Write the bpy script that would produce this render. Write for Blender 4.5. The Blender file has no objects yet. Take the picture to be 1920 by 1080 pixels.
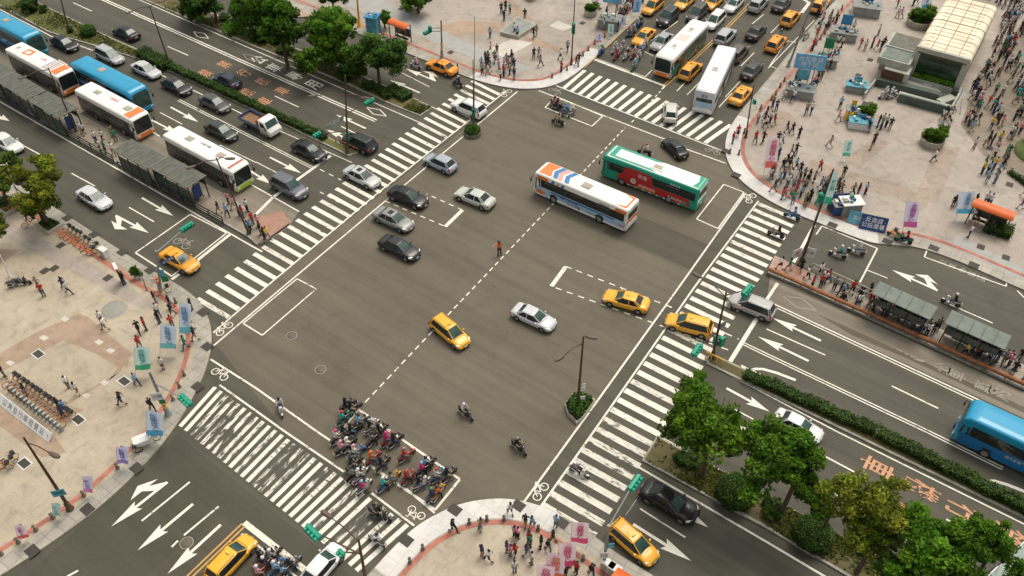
import bpy, bmesh, math, random
from mathutils import Vector, Matrix
from mathutils.geometry import tessellate_polygon
random.seed(7)
SC = bpy.context.scene
COL = SC.collection
PI = math.pi
# ---------------------------------------------------------------- survey of the photograph: camera and plan positions
F = 1590.0; H = 57.0; PITCH = math.atan2(1570, F); SP, CP = math.sin(PITCH), math.cos(PITCH)
DB = math.radians(-36.4)      # the avenue (towards lower right)
DA = math.radians(57.3)       # the cross street (towards upper right)
def W(px, py, z=0.0):
    """plan position of a point of the place, seen at px,py and standing at height z"""
    dx, dy = (px-960)/F, -(py-540)/F
    w = (dx, dy*SP+CP, dy*CP-SP)
    t = (H-z)/-w[2]
    return Vector((w[0]*t, w[1]*t, z))
def P(v):
    x, y, z = v[0], v[1], v[2]-H
    r, u, f = x, y*SP+z*CP, y*CP-z*SP
    return (960+F*r/f, 540-F*u/f)
def zof(base, topy):
    b = W(*base); lo, hi = 0, 40
    for _ in range(40):
        m = (lo+hi)/2
        if P((b.x, b.y, m))[1] > topy: lo = m
        else: hi = m
    return lo
def U(a): return Vector((math.cos(a), math.sin(a), 0))
def heading(a, b):
    d = W(*b)-W(*a); return math.atan2(d.y, d.x)

# ---------------------------------------------------------------- materials
MATS = {}
def nodes_of(name):
    m = bpy.data.materials.new(name); m.use_nodes = True
    n = m.node_tree.nodes; l = m.node_tree.links
    return m, n, l, n['Principled BSDF']
def lin(c):
    return tuple(((v/12.92) if v <= .04045 else ((v+.055)/1.055)**2.4) for v in c)
def mat(name, col, rough=.6, var=.12, scale=3.0, metal=0, spec=.4, coat=0, obj=False, emis=0, bump=0, bscale=40, world=False):
    """plain procedural material: colour modulated by noise; obj=True takes the colour from the object"""
    if name in MATS: return MATS[name]
    m, n, l, p = nodes_of(name)
    p.inputs['Roughness'].default_value = rough; p.inputs['Metallic'].default_value = metal
    p.inputs['Specular IOR Level'].default_value = spec
    p.inputs['Coat Weight'].default_value = coat; p.inputs['Coat Roughness'].default_value = .08
    if obj:
        oi = n.new('ShaderNodeObjectInfo'); src = oi.outputs['Color']
    else:
        rgb = n.new('ShaderNodeRGB'); rgb.outputs[0].default_value = (*col, 1); src = rgb.outputs[0]
    if world:
        g = n.new('ShaderNodeNewGeometry'); vec = g.outputs['Position']
    else:
        tc = n.new('ShaderNodeTexCoord'); vec = tc.outputs['Object']
    nt = n.new('ShaderNodeTexNoise'); nt.inputs['Scale'].default_value = scale; nt.inputs['Detail'].default_value = 4
    l.new(vec, nt.inputs['Vector'])
    mr = n.new('ShaderNodeMapRange'); mr.inputs['From Min'].default_value = .3; mr.inputs['From Max'].default_value = .7
    mr.inputs['To Min'].default_value = 1-var; mr.inputs['To Max'].default_value = 1+var
    l.new(nt.outputs['Fac'], mr.inputs['Value'])
    vm = n.new('ShaderNodeVectorMath'); vm.operation = 'SCALE'
    l.new(src, vm.inputs[0]); l.new(mr.outputs[0], vm.inputs['Scale'])
    l.new(vm.outputs[0], p.inputs['Base Color'])
    if emis:
        l.new(vm.outputs[0], p.inputs['Emission Color']); p.inputs['Emission Strength'].default_value = emis
    if bump:
        nb = n.new('ShaderNodeTexNoise'); nb.inputs['Scale'].default_value = bscale; l.new(vec, nb.inputs['Vector'])
        b = n.new('ShaderNodeBump'); b.inputs['Strength'].default_value = bump; b.inputs['Distance'].default_value = .02
        l.new(nb.outputs['Fac'], b.inputs['Height']); l.new(b.outputs[0], p.inputs['Normal'])
    MATS[name] = m; return m
def ramp(n, l, src, stops):
    r = n.new('ShaderNodeValToRGB'); e = r.color_ramp.elements
    e[0].position, e[0].color = stops[0][0], (*stops[0][1], 1); e[1].position, e[1].color = stops[-1][0], (*stops[-1][1], 1)
    for p_, c in stops[1:-1]:
        k = e.new(p_); k.color = (*c, 1)
    l.new(src, r.inputs[0]); return r.outputs[0]
def noise(n, l, vec, scale, detail=5, dist=0, rough=.55):
    t = n.new('ShaderNodeTexNoise'); t.inputs['Scale'].default_value = scale; t.inputs['Detail'].default_value = detail
    t.inputs['Distortion'].default_value = dist; t.inputs['Roughness'].default_value = rough
    l.new(vec, t.inputs['Vector']); return t.outputs['Fac']
def mixc(n, l, fac, a, b, mode='MIX'):
    m = n.new('ShaderNodeMix'); m.data_type = 'RGBA'; m.blend_type = mode
    for s, v in ((m.inputs['Factor'], fac), (m.inputs['A'], a), (m.inputs['B'], b)):
        if isinstance(v, (int, float)): s.default_value = v
        elif isinstance(v, tuple): s.default_value = (*v, 1)
        else: l.new(v, s)
    return m.outputs['Result']
def rotpos(n, l, ang, sx=1, sy=1):
    g = n.new('ShaderNodeNewGeometry'); mp = n.new('ShaderNodeMapping')
    mp.vector_type = 'POINT'; mp.inputs['Rotation'].default_value = (0, 0, -ang)
    l.new(g.outputs['Position'], mp.inputs['Vector']); m2 = n.new('ShaderNodeMapping'); m2.inputs['Scale'].default_value = (sx, sy, 1)
    l.new(mp.outputs[0], m2.inputs['Vector']); return m2.outputs[0], g.outputs['Position']
def asphalt(name, base, ang, streak=.16, patch=.12):
    m, n, l, p = nodes_of(name)
    st, pos = rotpos(n, l, ang, .05, 1.0)
    a = noise(n, l, pos, .045, 4, .6); b = noise(n, l, st, .75, 5, .2); c = noise(n, l, pos, 9, 3); d = noise(n, l, pos, .35, 6, 1.2)
    g = lambda k: tuple(v*k for v in base)
    col = ramp(n, l, a, [(.3, g(1-patch)), (.7, g(1+patch))])
    col = mixc(n, l, 1.0, col, ramp(n, l, b, [(.35, (1-streak,)*3), (.65, (1+streak*.6,)*3)]), 'MULTIPLY')
    col = mixc(n, l, 1.0, col, ramp(n, l, c, [(.3, (.88, .88, .88)), (.7, (1.1, 1.1, 1.1))]), 'MULTIPLY')
    col = mixc(n, l, 1.0, col, ramp(n, l, d, [(.30, (.90, .90, .89)), (.5, (1, 1, 1)), (.72, (1.04, 1.035, 1.03))]), 'MULTIPLY')
    st2, _ = rotpos(n, l, ang+.02, .018, 1.0); e = noise(n, l, st2, 1.9, 3, .35); o = noise(n, l, pos, 1.35, 3, .4)
    col = mixc(n, l, 1.0, col, ramp(n, l, e, [(.36, (1-streak*.5,)*3), (.5, (1, 1, 1)), (.66, (1+streak*.25,)*3)]), 'MULTIPLY')
    col = mixc(n, l, 1.0, col, ramp(n, l, o, [(.66, (1, 1, 1)), (.74, (.84, .84, .83))]), 'MULTIPLY')
    v = n.new('ShaderNodeTexVoronoi'); v.feature = 'DISTANCE_TO_EDGE'; v.inputs['Scale'].default_value = .11; 
    wv = n.new('ShaderNodeVectorMath'); wv.operation = 'ADD'
    nn = n.new('ShaderNodeTexNoise'); nn.inputs['Scale'].default_value = .6; nn.inputs['Detail'].default_value = 6
    l.new(pos, nn.inputs['Vector']); sc = n.new('ShaderNodeVectorMath'); sc.operation = 'SCALE'; sc.inputs['Scale'].default_value = 3.0
    l.new(nn.outputs['Color'], sc.inputs[0]); l.new(pos, wv.inputs[0]); l.new(sc.outputs[0], wv.inputs[1]); l.new(wv.outputs[0], v.inputs['Vector'])
    col = mixc(n, l, 1.0, col, ramp(n, l, v.outputs['Distance'], [(0, (.9, .9, .9)), (.005, (1, 1, 1))]), 'MULTIPLY')
    l.new(col, p.inputs['Base Color']); p.inputs['Roughness'].default_value = .72; p.inputs['Specular IOR Level'].default_value = .35
    bp = n.new('ShaderNodeBump'); bp.inputs['Strength'].default_value = .25; bp.inputs['Distance'].default_value = .01
    l.new(noise(n, l, pos, 60, 2), bp.inputs['Height']); l.new(bp.outputs[0], p.inputs['Normal'])
    MATS[name] = m; return m
def roadpaint(name, col, wear, under=(.075, .068, .052), scale=5.0, ang=0):
    """traffic paint worn through to the asphalt"""
    m, n, l, p = nodes_of(name)
    st, pos = rotpos(n, l, ang, .3, 1.0)
    a = noise(n, l, st, scale, 6, .3, .7); b = noise(n, l, pos, .25, 3)
    s = n.new('ShaderNodeMath'); s.operation = 'ADD'; l.new(a, s.inputs[0])
    k = n.new('ShaderNodeMath'); k.operation = 'MULTIPLY'; k.inputs[1].default_value = .5; l.new(b, k.inputs[0]); l.new(k.outputs[0], s.inputs[1])
    f = n.new('ShaderNodeMapRange'); f.inputs['From Min'].default_value = .56+wear*.26-.06; f.inputs['From Max'].default_value = .56+wear*.26+.05
    l.new(s.outputs[0], f.inputs['Value'])
    tint = ramp(n, l, noise(n, l, pos, 1.3, 4), [(.3, tuple(v*.82 for v in col)), (.7, col)])
    l.new(mixc(n, l, f.outputs[0], tuple(under), tint), p.inputs['Base Color']); p.inputs['Roughness'].default_value = .6
    MATS[name] = m; return m
def paving(name, c1, c2, tile=.6, ang=DA, stain=.2, mort=.95):
    m, n, l, p = nodes_of(name)
    v, pos = rotpos(n, l, ang)
    br = n.new('ShaderNodeTexBrick'); br.inputs['Scale'].default_value = 1/tile; br.offset = 0
    br.inputs['Brick Width'].default_value = 1; br.inputs['Row Height'].default_value = 1; br.inputs['Mortar Size'].default_value = .03
    br.inputs['Color1'].default_value = (*c1, 1); br.inputs['Color2'].default_value = (*c2, 1); br.inputs['Mortar'].default_value = (*tuple(a*mort for a in c1), 1)
    l.new(v, br.inputs['Vector'])
    a = noise(n, l, pos, .12, 5, 1.0); b = noise(n, l, pos, .9, 6, .8); c = noise(n, l, pos, 6, 4)
    col = mixc(n, l, 1.0, br.outputs['Color'], ramp(n, l, a, [(.3, (1-stain, 1-stain*1.05, 1-stain*1.15)), (.7, (1.08, 1.08, 1.08))]), 'MULTIPLY')
    col = mixc(n, l, 1.0, col, ramp(n, l, b, [(.28, (1-stain, 1-stain, 1-stain)), (.5, (1, 1, 1)), (.75, (1.05, 1.05, 1.05))]), 'MULTIPLY')
    col = mixc(n, l, 1.0, col, ramp(n, l, c, [(.3, (.93, .93, .93)), (.7, (1.05, 1.05, 1.05))]), 'MULTIPLY')
    l.new(col, p.inputs['Base Color']); p.inputs['Roughness'].default_value = .55; p.inputs['Specular IOR Level'].default_value = .4
    MATS[name] = m; return m
def foliage(name, dark, light, scale=1.2, trans=.25):
    m, n, l, p = nodes_of(name)
    tc = n.new('ShaderNodeTexCoord'); a = noise(n, l, tc.outputs['Object'], scale, 3)
    at = n.new('ShaderNodeAttribute'); at.attribute_name = 'shade'  # leaf tone; crowns, bushes and hedges carry painted shade by height and depth
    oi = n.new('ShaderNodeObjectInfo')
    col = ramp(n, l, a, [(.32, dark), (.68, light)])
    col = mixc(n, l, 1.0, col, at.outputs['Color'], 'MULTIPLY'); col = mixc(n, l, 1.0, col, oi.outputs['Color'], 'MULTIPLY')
    l.new(col, p.inputs['Base Color']); p.inputs['Roughness'].default_value = .6; p.inputs['Specular IOR Level'].default_value = .25
    tr = n.new('ShaderNodeBsdfTranslucent'); l.new(col, tr.inputs['Color'])
    mx = n.new('ShaderNodeMixShader'); mx.inputs[0].default_value = trans
    l.new(p.outputs[0], mx.inputs[1]); l.new(tr.outputs[0], mx.inputs[2])
    l.new(mx.outputs[0], n['Material Output'].inputs['Surface'])
    MATS[name] = m; return m

# ---------------------------------------------------------------- mesh builder
class MB:
    def __init__(s): s.v = []; s.f = []; s.mi = []; s.sm = []; s.mats = []; s.shade = None
    def _m(s, m):
        if m not in s.mats: s.mats.append(m)
        return s.mats.index(m)
    def add(s, vs, fs, m, smooth=False, M=None):
        o = len(s.v); k = s._m(m)
        for v in vs:
            v = Vector(v); s.v.append(M @ v if M else v)
        for f in fs: s.f.append([i+o for i in f]); s.mi.append(k); s.sm.append(smooth)
        return s
    def box(s, c, d, m, rz=0, M=None, taper=1.0, bev=0):
        x, y, z = d[0]/2, d[1]/2, d[2]/2
        if bev:
            ring = lambda X, Y, Z: [(-X+bev, -Y, Z), (X-bev, -Y, Z), (X, -Y+bev, Z), (X, Y-bev, Z), (X-bev, Y, Z), (-X+bev, Y, Z), (-X, Y-bev, Z), (-X, -Y+bev, Z)]
            rs = [ring(x-bev*.6, y-bev*.6, -z), ring(x, y, -z+bev*.6), ring(x*taper, y*taper, z-bev*.6), ring(x*taper-bev*.6, y*taper-bev*.6, z)]
            R = Matrix.Translation(c) @ Matrix.Rotation(rz, 4, 'Z')
            return s.loft(rs, m, False, True, (M @ R) if M else R)
        t = taper
        vs = [(-x, -y, -z), (x, -y, -z), (x, y, -z), (-x, y, -z), (-x*t, -y*t, z), (x*t, -y*t, z), (x*t, y*t, z), (-x*t, y*t, z)]
        R = Matrix.Translation(c) @ Matrix.Rotation(rz, 4, 'Z')
        return s.add(vs, [(0, 3, 2, 1), (4, 5, 6, 7), (0, 1, 5, 4), (1, 2, 6, 5), (2, 3, 7, 6), (3, 0, 4, 7)], m, False, (M @ R) if M else R)
    def loft(s, rings, m, smooth=True, caps=True, M=None):
        n = len(rings[0]); vs = [p for r in rings for p in r]; fs = []
        for i in range(len(rings)-1):
            for j in range(n):
                k = (j+1) % n; fs.append((i*n+j, i*n+k, (i+1)*n+k, (i+1)*n+j))
        s.add(vs, fs, m, smooth, M)
        if caps:
            s.add(rings[0], [tuple(range(n))[::-1]], m, False, M); s.add(rings[-1], [tuple(range(n))], m, False, M)
        return s
    def tube(s, pts, rad, m, n=8, caps=True, smooth=True, M=None, sq=1.0):
        pts = [Vector(p) for p in pts]
        if not isinstance(rad, (list, tuple)): rad = [rad]*len(pts)
        rings = []
        for i, p in enumerate(pts):
            t = (pts[min(i+1, len(pts)-1)]-pts[max(i-1, 0)]).normalized()
            up = Vector((0, 0, 1)) if abs(t.z) < .9 else Vector((1, 0, 0))
            a = t.cross(up).normalized(); b = a.cross(t)
            rings.append([p+(a*math.cos(2*PI*k/n)+b*math.sin(2*PI*k/n)*sq)*rad[i] for k in range(n)])
        return s.loft(rings, m, smooth, caps, M)
    def lathe(s, prof, m, n=16, c=(0, 0, 0), smooth=True, M=None, caps=True):
        rings = [[(c[0]+r*math.cos(2*PI*k/n), c[1]+r*math.sin(2*PI*k/n), c[2]+z) for k in range(n)] for r, z in prof]
        return s.loft(rings, m, smooth, caps, M)
    def ball(s, c, r, m, n=10, M=None, sx=1, sy=1, sz=1):
        prof = [(math.sin(PI*i/6)*r, -math.cos(PI*i/6)*r) for i in range(7)]
        rings = [[(c[0]+max(q, 1e-3)*math.cos(2*PI*k/n)*sx, c[1]+max(q, 1e-3)*math.sin(2*PI*k/n)*sy, c[2]+z*sz) for k in range(n)] for q, z in prof]
        return s.loft(rings, m, True, True, M)
    def poly(s, pts, m, z0=None, z1=None, zoff=0):
        """horizontal polygon (any outline); with z0,z1 it is extruded"""
        pts = [Vector((p[0], p[1], 0)) for p in pts]
        tri = tessellate_polygon([pts])
        zt = z1 if z1 is not None else zoff
        area = sum(pts[i].x*pts[(i+1) % len(pts)].y-pts[(i+1) % len(pts)].x*pts[i].y for i in range(len(pts)))
        top = [(p.x, p.y, zt) for p in pts]; fs = []
        for a, b, c in tri:
            nz = (pts[b]-pts[a]).cross(pts[c]-pts[a]).z
            fs.append((a, b, c) if nz > 0 else (a, c, b))
        s.add(top, fs, m)
        if z0 is not None:
            n = len(pts); vs = top+[(p.x, p.y, z0) for p in pts]
            side = [((i, n+i, n+(i+1) % n, (i+1) % n) if area > 0 else (i, (i+1) % n, n+(i+1) % n, n+i)) for i in range(n)]
            s.add(vs, side, m)
        return s
    def build(s, name, parent=None, loc=None, rz=0, color=None):
        me = bpy.data.meshes.new(name); me.from_pydata([tuple(v) for v in s.v], [], s.f)
        for m in s.mats: me.materials.append(m)
        me.polygons.foreach_set('material_index', s.mi); me.polygons.foreach_set('use_smooth', s.sm)
        if s.shade:
            at = me.color_attributes.new('shade', 'FLOAT_COLOR', 'POINT')
            at.data.foreach_set('color', [c for v in s.shade for c in (v[0], v[1], v[2], 1.0)])
        me.update()
        o = bpy.data.objects.new(name, me); COL.objects.link(o)
        if parent is not None: o.parent = parent
        if loc is not None: o.location = loc
        o.rotation_euler = (0, 0, rz)
        if color: o.color = (*color, 1)
        return o
def tag(o, label=None, cat=None, group=None, kind=None):
    if label: o['label'] = label
    if cat: o['category'] = cat
    if group: o['group'] = group
    if kind: o['kind'] = kind
    return o
def empty(name, loc=(0, 0, 0), rz=0):
    o = bpy.data.objects.new(name, None); COL.objects.link(o); o.location = loc; o.rotation_euler = (0, 0, rz)
    o.empty_display_size = .3; return o
KIDS = {}
def kids_index():
    KIDS.clear()
    for o in COL.objects:
        if o.parent: KIDS.setdefault(o.parent.name, []).append(o)
def copy_tree(o, parent=None, paint=None):
    c = o.copy(); COL.objects.link(c)
    if parent is not None: c.parent = parent
    if paint and c.get('painted'): c.color = (*paint, 1)
    for ch in KIDS.get(o.name, []): copy_tree(ch, c, paint)
    return c
TMP = bpy.data.scenes.new('scratch')     # small side scene in which text and clothing meshes are evaluated; removed at the end
TCACHE = {}
def evaluated_mesh(o):
    vl = TMP.view_layers[0]; vl.update(); dg = vl.depsgraph; return bpy.data.meshes.new_from_object(o.evaluated_get(dg))
def textmesh(body, size, m, name='lettering', align='CENTER', ext=0.0, sx=1.0, sy=1.0, spacing=1.0, bold=0.0):
    key = (body, round(size, 3), m.name, name, sx, sy, spacing, bold)
    if key in TCACHE and name == 'lettering': return TCACHE[key]
    c = bpy.data.curves.new('t', 'FONT'); c.body = body; c.size = size; c.align_x = align; c.align_y = 'CENTER'
    c.extrude = ext; c.space_line = spacing; c.offset = bold; c.resolution_u = 2
    o = bpy.data.objects.new('t', c); TMP.collection.objects.link(o); me = evaluated_mesh(o)
    bpy.data.objects.remove(o); bpy.data.curves.remove(c)
    for v in me.vertices: v.co.x *= sx; v.co.y *= sy
    me.materials.clear(); me.materials.append(m); me.name = name; TCACHE[key] = me
    return me
def setobj(name, me, parent=None, M=None):
    o = bpy.data.objects.new(name, me); COL.objects.link(o)
    if parent is not None: o.parent = parent
    if M is not None: o.matrix_local = M
    return o
def frame(o, x, y):
    """matrix with origin o and local axes x, y"""
    x = Vector(x).normalized(); y = Vector(y).normalized(); z = x.cross(y)
    M = Matrix.Identity(4)
    for i in range(3): M[i][0], M[i][1], M[i][2], M[i][3] = x[i], y[i], z[i], o[i]
    return M
LAND = []     # (x, y, phrase) landmarks used to word the labels of people and small things
def land(p, s): LAND.append((p[0], p[1], s))
# ---------------------------------------------------------------- camera, light
cam = bpy.data.cameras.new('camera'); cam.lens = F/1920*36; cam.sensor_width = 36; cam.clip_start = .5; cam.clip_end = 3000
co = bpy.data.objects.new('camera', cam); COL.objects.link(co); co.location = (0, 0, H); co.rotation_euler = (PI/2-PITCH, 0, 0); SC.camera = co
wd = bpy.data.worlds.new('World'); SC.world = wd; wd.use_nodes = True
wn, wl = wd.node_tree.nodes, wd.node_tree.links
sky = wn.new('ShaderNodeTexSky'); sky.sky_type = 'NISHITA'; sky.sun_disc = False
SUN_EL, SUN_AZ = math.radians(66), math.radians(35)     # azimuth clockwise from +Y
sky.sun_elevation = SUN_EL; sky.sun_rotation = SUN_AZ; sky.dust_density = 4; sky.air_density = 1.5
hs = wn.new('ShaderNodeHueSaturation'); hs.inputs['Saturation'].default_value = .3
wl.new(sky.outputs[0], hs.inputs['Color'])
wt = wn.new('ShaderNodeMix'); wt.data_type = 'RGBA'; wt.blend_type = 'MULTIPLY'; wt.inputs['Factor'].default_value = 1; wt.inputs['B'].default_value = (1, .965, .89, 1); wl.new(hs.outputs[0], wt.inputs['A'])
bg = wn['Background']; bg.inputs['Strength'].default_value = .155; wl.new(wt.outputs['Result'], bg.inputs['Color'])
sl = bpy.data.lights.new('sun', 'SUN'); sl.energy = 1.6; sl.angle = math.radians(28); sl.color = (1, .94, .84)
so = bpy.data.objects.new('sun', sl); COL.objects.link(so)
sd = Vector((math.sin(SUN_AZ)*math.cos(SUN_EL), math.cos(SUN_AZ)*math.cos(SUN_EL), math.sin(SUN_EL)))
so.rotation_euler = sd.to_track_quat('Z', 'Y').to_euler()
SC.view_settings.view_transform = 'Standard'; SC.view_settings.look = 'None'; SC.view_settings.exposure = 0

# ---------------------------------------------------------------- ground materials
A_ROAD = asphalt('asphalt_road', (.088, .081, .059), DB, .14, .10)
A_BOX = asphalt('asphalt_crossing', (.134, .115, .082), DB, .12, .12)
A_DARK = asphalt('asphalt_new', (.074, .070, .048), DB, .10, .1)
A_PATCH = asphalt('asphalt_repair', (.086, .076, .054), DB, .12, .12)
A_CONC = asphalt('bus_lane_concrete', (.225, .195, .150), DB, .22, .1)
PAINT = roadpaint('paint_white', (.84, .80, .68), 0.22, ang=DB)
PAINT_B = roadpaint('paint_white_fresh', (.84, .80, .69), .02, ang=DB)
PAINT_W = roadpaint('paint_white_worn', (.78, .74, .64), .74, scale=3.0, ang=DA)
PAINT_X = roadpaint('paint_white_scuffed', (.74, .70, .60), .42, scale=4.0, ang=DB)
PAINT_F = roadpaint('paint_white_faded', (.34, .31, .26), .45)
PAINT_O = roadpaint('paint_orange', (.62, .30, .15), .30, ang=DB)
PAINT_Y = roadpaint('paint_yellow', (.62, .36, .10), .1)
PLAZA = paving('plaza_paving', (.455, .385, .29), (.49, .415, .31), .9, DA, .24, .955)
PLAZA_P = paving('plaza_paving_pink', (.385, .33, .28), (.415, .355, .30), .9, DA, .24, .955)
BAND = paving('paving_band', (.385, .275, .195), (.41, .295, .21), .45, DA, .25, .94)
BANDN = paving('paving_band_faint', (.37, .29, .225), (.395, .31, .24), .45, DA, .3, .95)
BAND2 = paving('paving_light', (.56, .53, .46), (.60, .56, .49), .6, DA, .12, .9)
KERB = paving('kerb_concrete', (.38, .35, .30), (.43, .40, .34), 1.0, DA, .25, .7)
KWHITE = paving('corner_ramp_pale', (.62, .60, .57), (.66, .64, .60), 1.2, DA, .14, .88)
REDLINE = mat('red_line', (.40, .15, .105), .7, .3, 1.2, world=True)
SOIL = asphalt('soil_grass', (.125, .105, .038), DB, .3, .35)
TURF = asphalt('turf', (.115, .122, .030), DB, .25, .35)
GRASS_M = foliage('grass_blade', (.055, .075, .014), (.12, .13, .03), .5, .2)
PLAT = paving('platform_paving', (.30, .255, .20), (.34, .285, .22), .5, DA, .3, .85)
REDPAV = paving('platform_red_paving', (.40, .22, .16), (.45, .26, .19), .5, DA, .2, .85)

def sheet(name, pts, m, z, z0=None):
    b = MB(); w = [W(*p) for p in pts]
    if z0 is None: b.poly(w, m, zoff=z)
    else: b.poly(w, m, z0, z)
    return tag(b.build(name), kind='structure')
g = MB(); g.add([(-900, -400, 0), (900, -400, 0), (900, 1500, 0), (-900, 1500, 0)], [(0, 1, 2, 3)], A_ROAD)
tag(g.build('road'), kind='structure')
# the crossing itself and repaired patches
sheet('crossing_asphalt', [(400, 640), (398, 625), (505, 533), (700, 375), (960, 171), (1012, 168), (1240, 255), (1362, 300), (1395, 365), (1272, 540), (1120, 752), (985, 942), (905, 935), (850, 945), (780, 985), (640, 880), (535, 808)], A_BOX, .004)
sheet('road_patch', [(1180, 400), (1205, 408), (1345, 466), (1320, 517), (1130, 436)], A_PATCH, .008)
sheet('road_patch', [(-120, 1230), (270, 880), (335, 812), (360, 838), (640, 1060), (760, 1180), (480, 1350)], A_DARK, .004)
sheet('road_patch', [(420, 965), (505, 1030), (345, 1180), (230, 1110)], A_PATCH, .008)

def inset(pts, d):
    """world polyline moved to its left by d"""
    out = []
    for i, p in enumerate(pts):
        a = pts[max(i-1, 0)]; c = pts[min(i+1, len(pts)-1)]
        t1 = (p-a).normalized() if i else (c-p).normalized(); t2 = (c-p).normalized() if i < len(pts)-1 else t1
        n1 = Vector((-t1.y, t1.x, 0)); n2 = Vector((-t2.y, t2.x, 0)); n = (n1+n2).normalized()
        out.append(p+n*d/max(.5, n.dot(n1)))
    return out
def smooth(pts, k=2):
    for _ in range(k):
        q = [pts[0]]
        for a, b in zip(pts, pts[1:]): q += [a*.75+b*.25, a*.25+b*.75]
        pts = q+[pts[-1]]
    return pts
def ribbon(b, pts, d0, d1, m, z):
    L, R = inset(pts, d1), inset(pts, d0)
    for i in range(len(pts)-1):
        v = [(R[i].x, R[i].y, z), (R[i+1].x, R[i+1].y, z), (L[i+1].x, L[i+1].y, z), (L[i].x, L[i].y, z)]
        nz = (Vector(v[1])-Vector(v[0])).cross(Vector(v[2])-Vector(v[0])).z
        b.add(v, [(0, 1, 2, 3) if nz > 0 else (3, 2, 1, 0)], m)
ZP = .13
def plaza(name, edge, back, sgn, m=PLAZA, white=None, red=(1.55, 1.95)):
    """raised paved corner: edge = kerb line seen in the photo, back = the far outline"""
    e = smooth([W(*p) for p in edge]); bk = [W(*p) for p in back]
    b = MB(); b.poly(e+bk, m, 0, ZP); tag(b.build(name), kind='structure')
    k = MB(); ribbon(k, e, sgn*.004, sgn*1.35, KERB, ZP+.016); tag(k.build('kerb_strip'), kind='structure')
    if white:
        w = MB(); i0, i1 = int(white[0]*(len(e)-1)), int(white[1]*(len(e)-1)); ribbon(w, e[i0:i1+1], sgn*.02, sgn*1.7, KWHITE, ZP+.020)
        tag(w.build('corner_ramp'), kind='structure')
    r = MB(); ribbon(r, e, sgn*(red[0]+.25), sgn*(red[1]+.25), REDLINE, ZP+.024); tag(r.build('red_kerb_line'), kind='structure')
    return e
E1 = plaza('plaza_pavement', [(100, -163), (320, -78), (430, -35), (530, 8), (640, 52), (722, 84), (800, 116), (865, 142), (905, 156), (950, 166), (990, 169), (1030, 165), (1062, 152), (1090, 132), (1150, 78), (1205, 26), (1260, -30), (1360, -130)], [(1200, -330), (200, -330)], 1, PLAZA_P, (.44, .80))
E2 = plaza('plaza_pavement', [(-420, 60), (-200, 200), (0, 325), (100, 388), (225, 470), (287, 510), (335, 535), (375, 565), (393, 597), (399, 640), (390, 685), (373, 728), (327, 808), (270, 875), (187, 955), (75, 1035), (-100, 1145), (-260, 1240)], [(-700, 1250), (-900, 400)], -1, PLAZA, None)
E3 = plaza('plaza_pavement', [(560, 1300), (625, 1160), (665, 1105), (697, 1072), (735, 1030), (777, 990), (815, 967), (855, 948), (905, 937), (960, 936), (1017, 950), (1060, 971), (1115, 1007), (1150, 1035), (1215, 1075), (1330, 1145), (1480, 1240)], [(1480, 1500), (560, 1500)], -1, PLAZA, (.22, .68))
E4 = plaza('plaza_pavement', [(1760, -160), (1640, -66), (1590, -22), (1527, 42), (1440, 150), (1400, 196), (1372, 232), (1359, 262), (1360, 300), (1385, 340), (1440, 378), (1490, 402), (1540, 422), (1627, 456), (1660, 460), (1740, 466), (1920, 546), (2140, 640), (2400, 750)], [(2900, 560), (2700, -160), (2300, -280)], 1, PLAZA_P, (.33, .75))
# pattern of coloured bands and inlays in the paving (each lies in the pavement)
def band(pts, m=BAND, z=ZP+.006, name='paving_band'): sheet(name, pts, m, z)
band([(0, 665), (75, 622), (150, 590), (165, 605), (245, 660), (240, 690), (120, 640), (0, 700)])
band([(150, 590), (168, 597), (248, 665), (225, 700), (118, 760), (160, 770), (135, 785), (110, 770), (205, 715), (222, 690), (120, 628)], z=ZP+.009)
band([(0, 408), (60, 440), (180, 500), (290, 570), (268, 582), (150, 520), (0, 440)], PLAZA_P, ZP+.005)
band([(0, 468), (40, 470), (10, 492), (0, 496)])
band([(0, 740), (90, 800), (125, 850), (80, 860), (0, 800)], BAND, ZP+.005)
band([(60, 418), (100, 410), (250, 505), (290, 540), (270, 548), (200, 500)], BAND, ZP+.008)
band([(1520, 300), (1580, 320), (1700, 350), (1740, 385), (1725, 400), (1680, 372), (1560, 350), (1510, 330)], BANDN)
band([(1755, 275), (1800, 278), (1755, 385), (1715, 372)], BANDN, ZP+.009)
band([(1580, 300), (1640, 262), (1668, 270), (1610, 318)], BANDN, ZP+.009)
band([(1440, 205), (1480, 215), (1500, 235), (1440, 262), (1420, 250)], BANDN, ZP+.009)
band([(780, 60), (860, 40), (950, 45), (930, 62), (850, 70), (800, 82)], BAND, ZP+.006)
band([(985, 70), (1060, 92), (1050, 100), (975, 80)], BAND, ZP+.006)
band([(930, 0), (960, 0), (1000, 40), (985, 45)], BAND, ZP+.006)
band([(900, 100), (960, 75), (1000, 82), (940, 112)], BAND2, ZP+.009)
band([(470, 5), (540, -10), (600, 30), (560, 34)], BAND, ZP+.006)
band([(1045, 40), (1075, 52), (1056, 60), (1030, 50)], BAND2, ZP+.009)
for x, y in ((20, 682), (83, 635), (122, 600), (186, 643), (208, 659), (197, 719), (163, 743)):
    band([(x-9, y), (x, y-5), (x+10, y), (x+1, y+6)], BAND2, ZP+.012, 'paving_inlay')
DIRTY = paving('plaza_paving_stained', (.25, .205, .15), (.275, .228, .166), .9, DA, .35, .95)
band([(1800, 235), (1828, 160), (1850, 118), (1905, 60), (1960, -40), (2300, -40), (2300, 420), (1960, 400), (1900, 330), (1840, 290)], DIRTY, ZP+.010, 'stained_paving')
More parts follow.
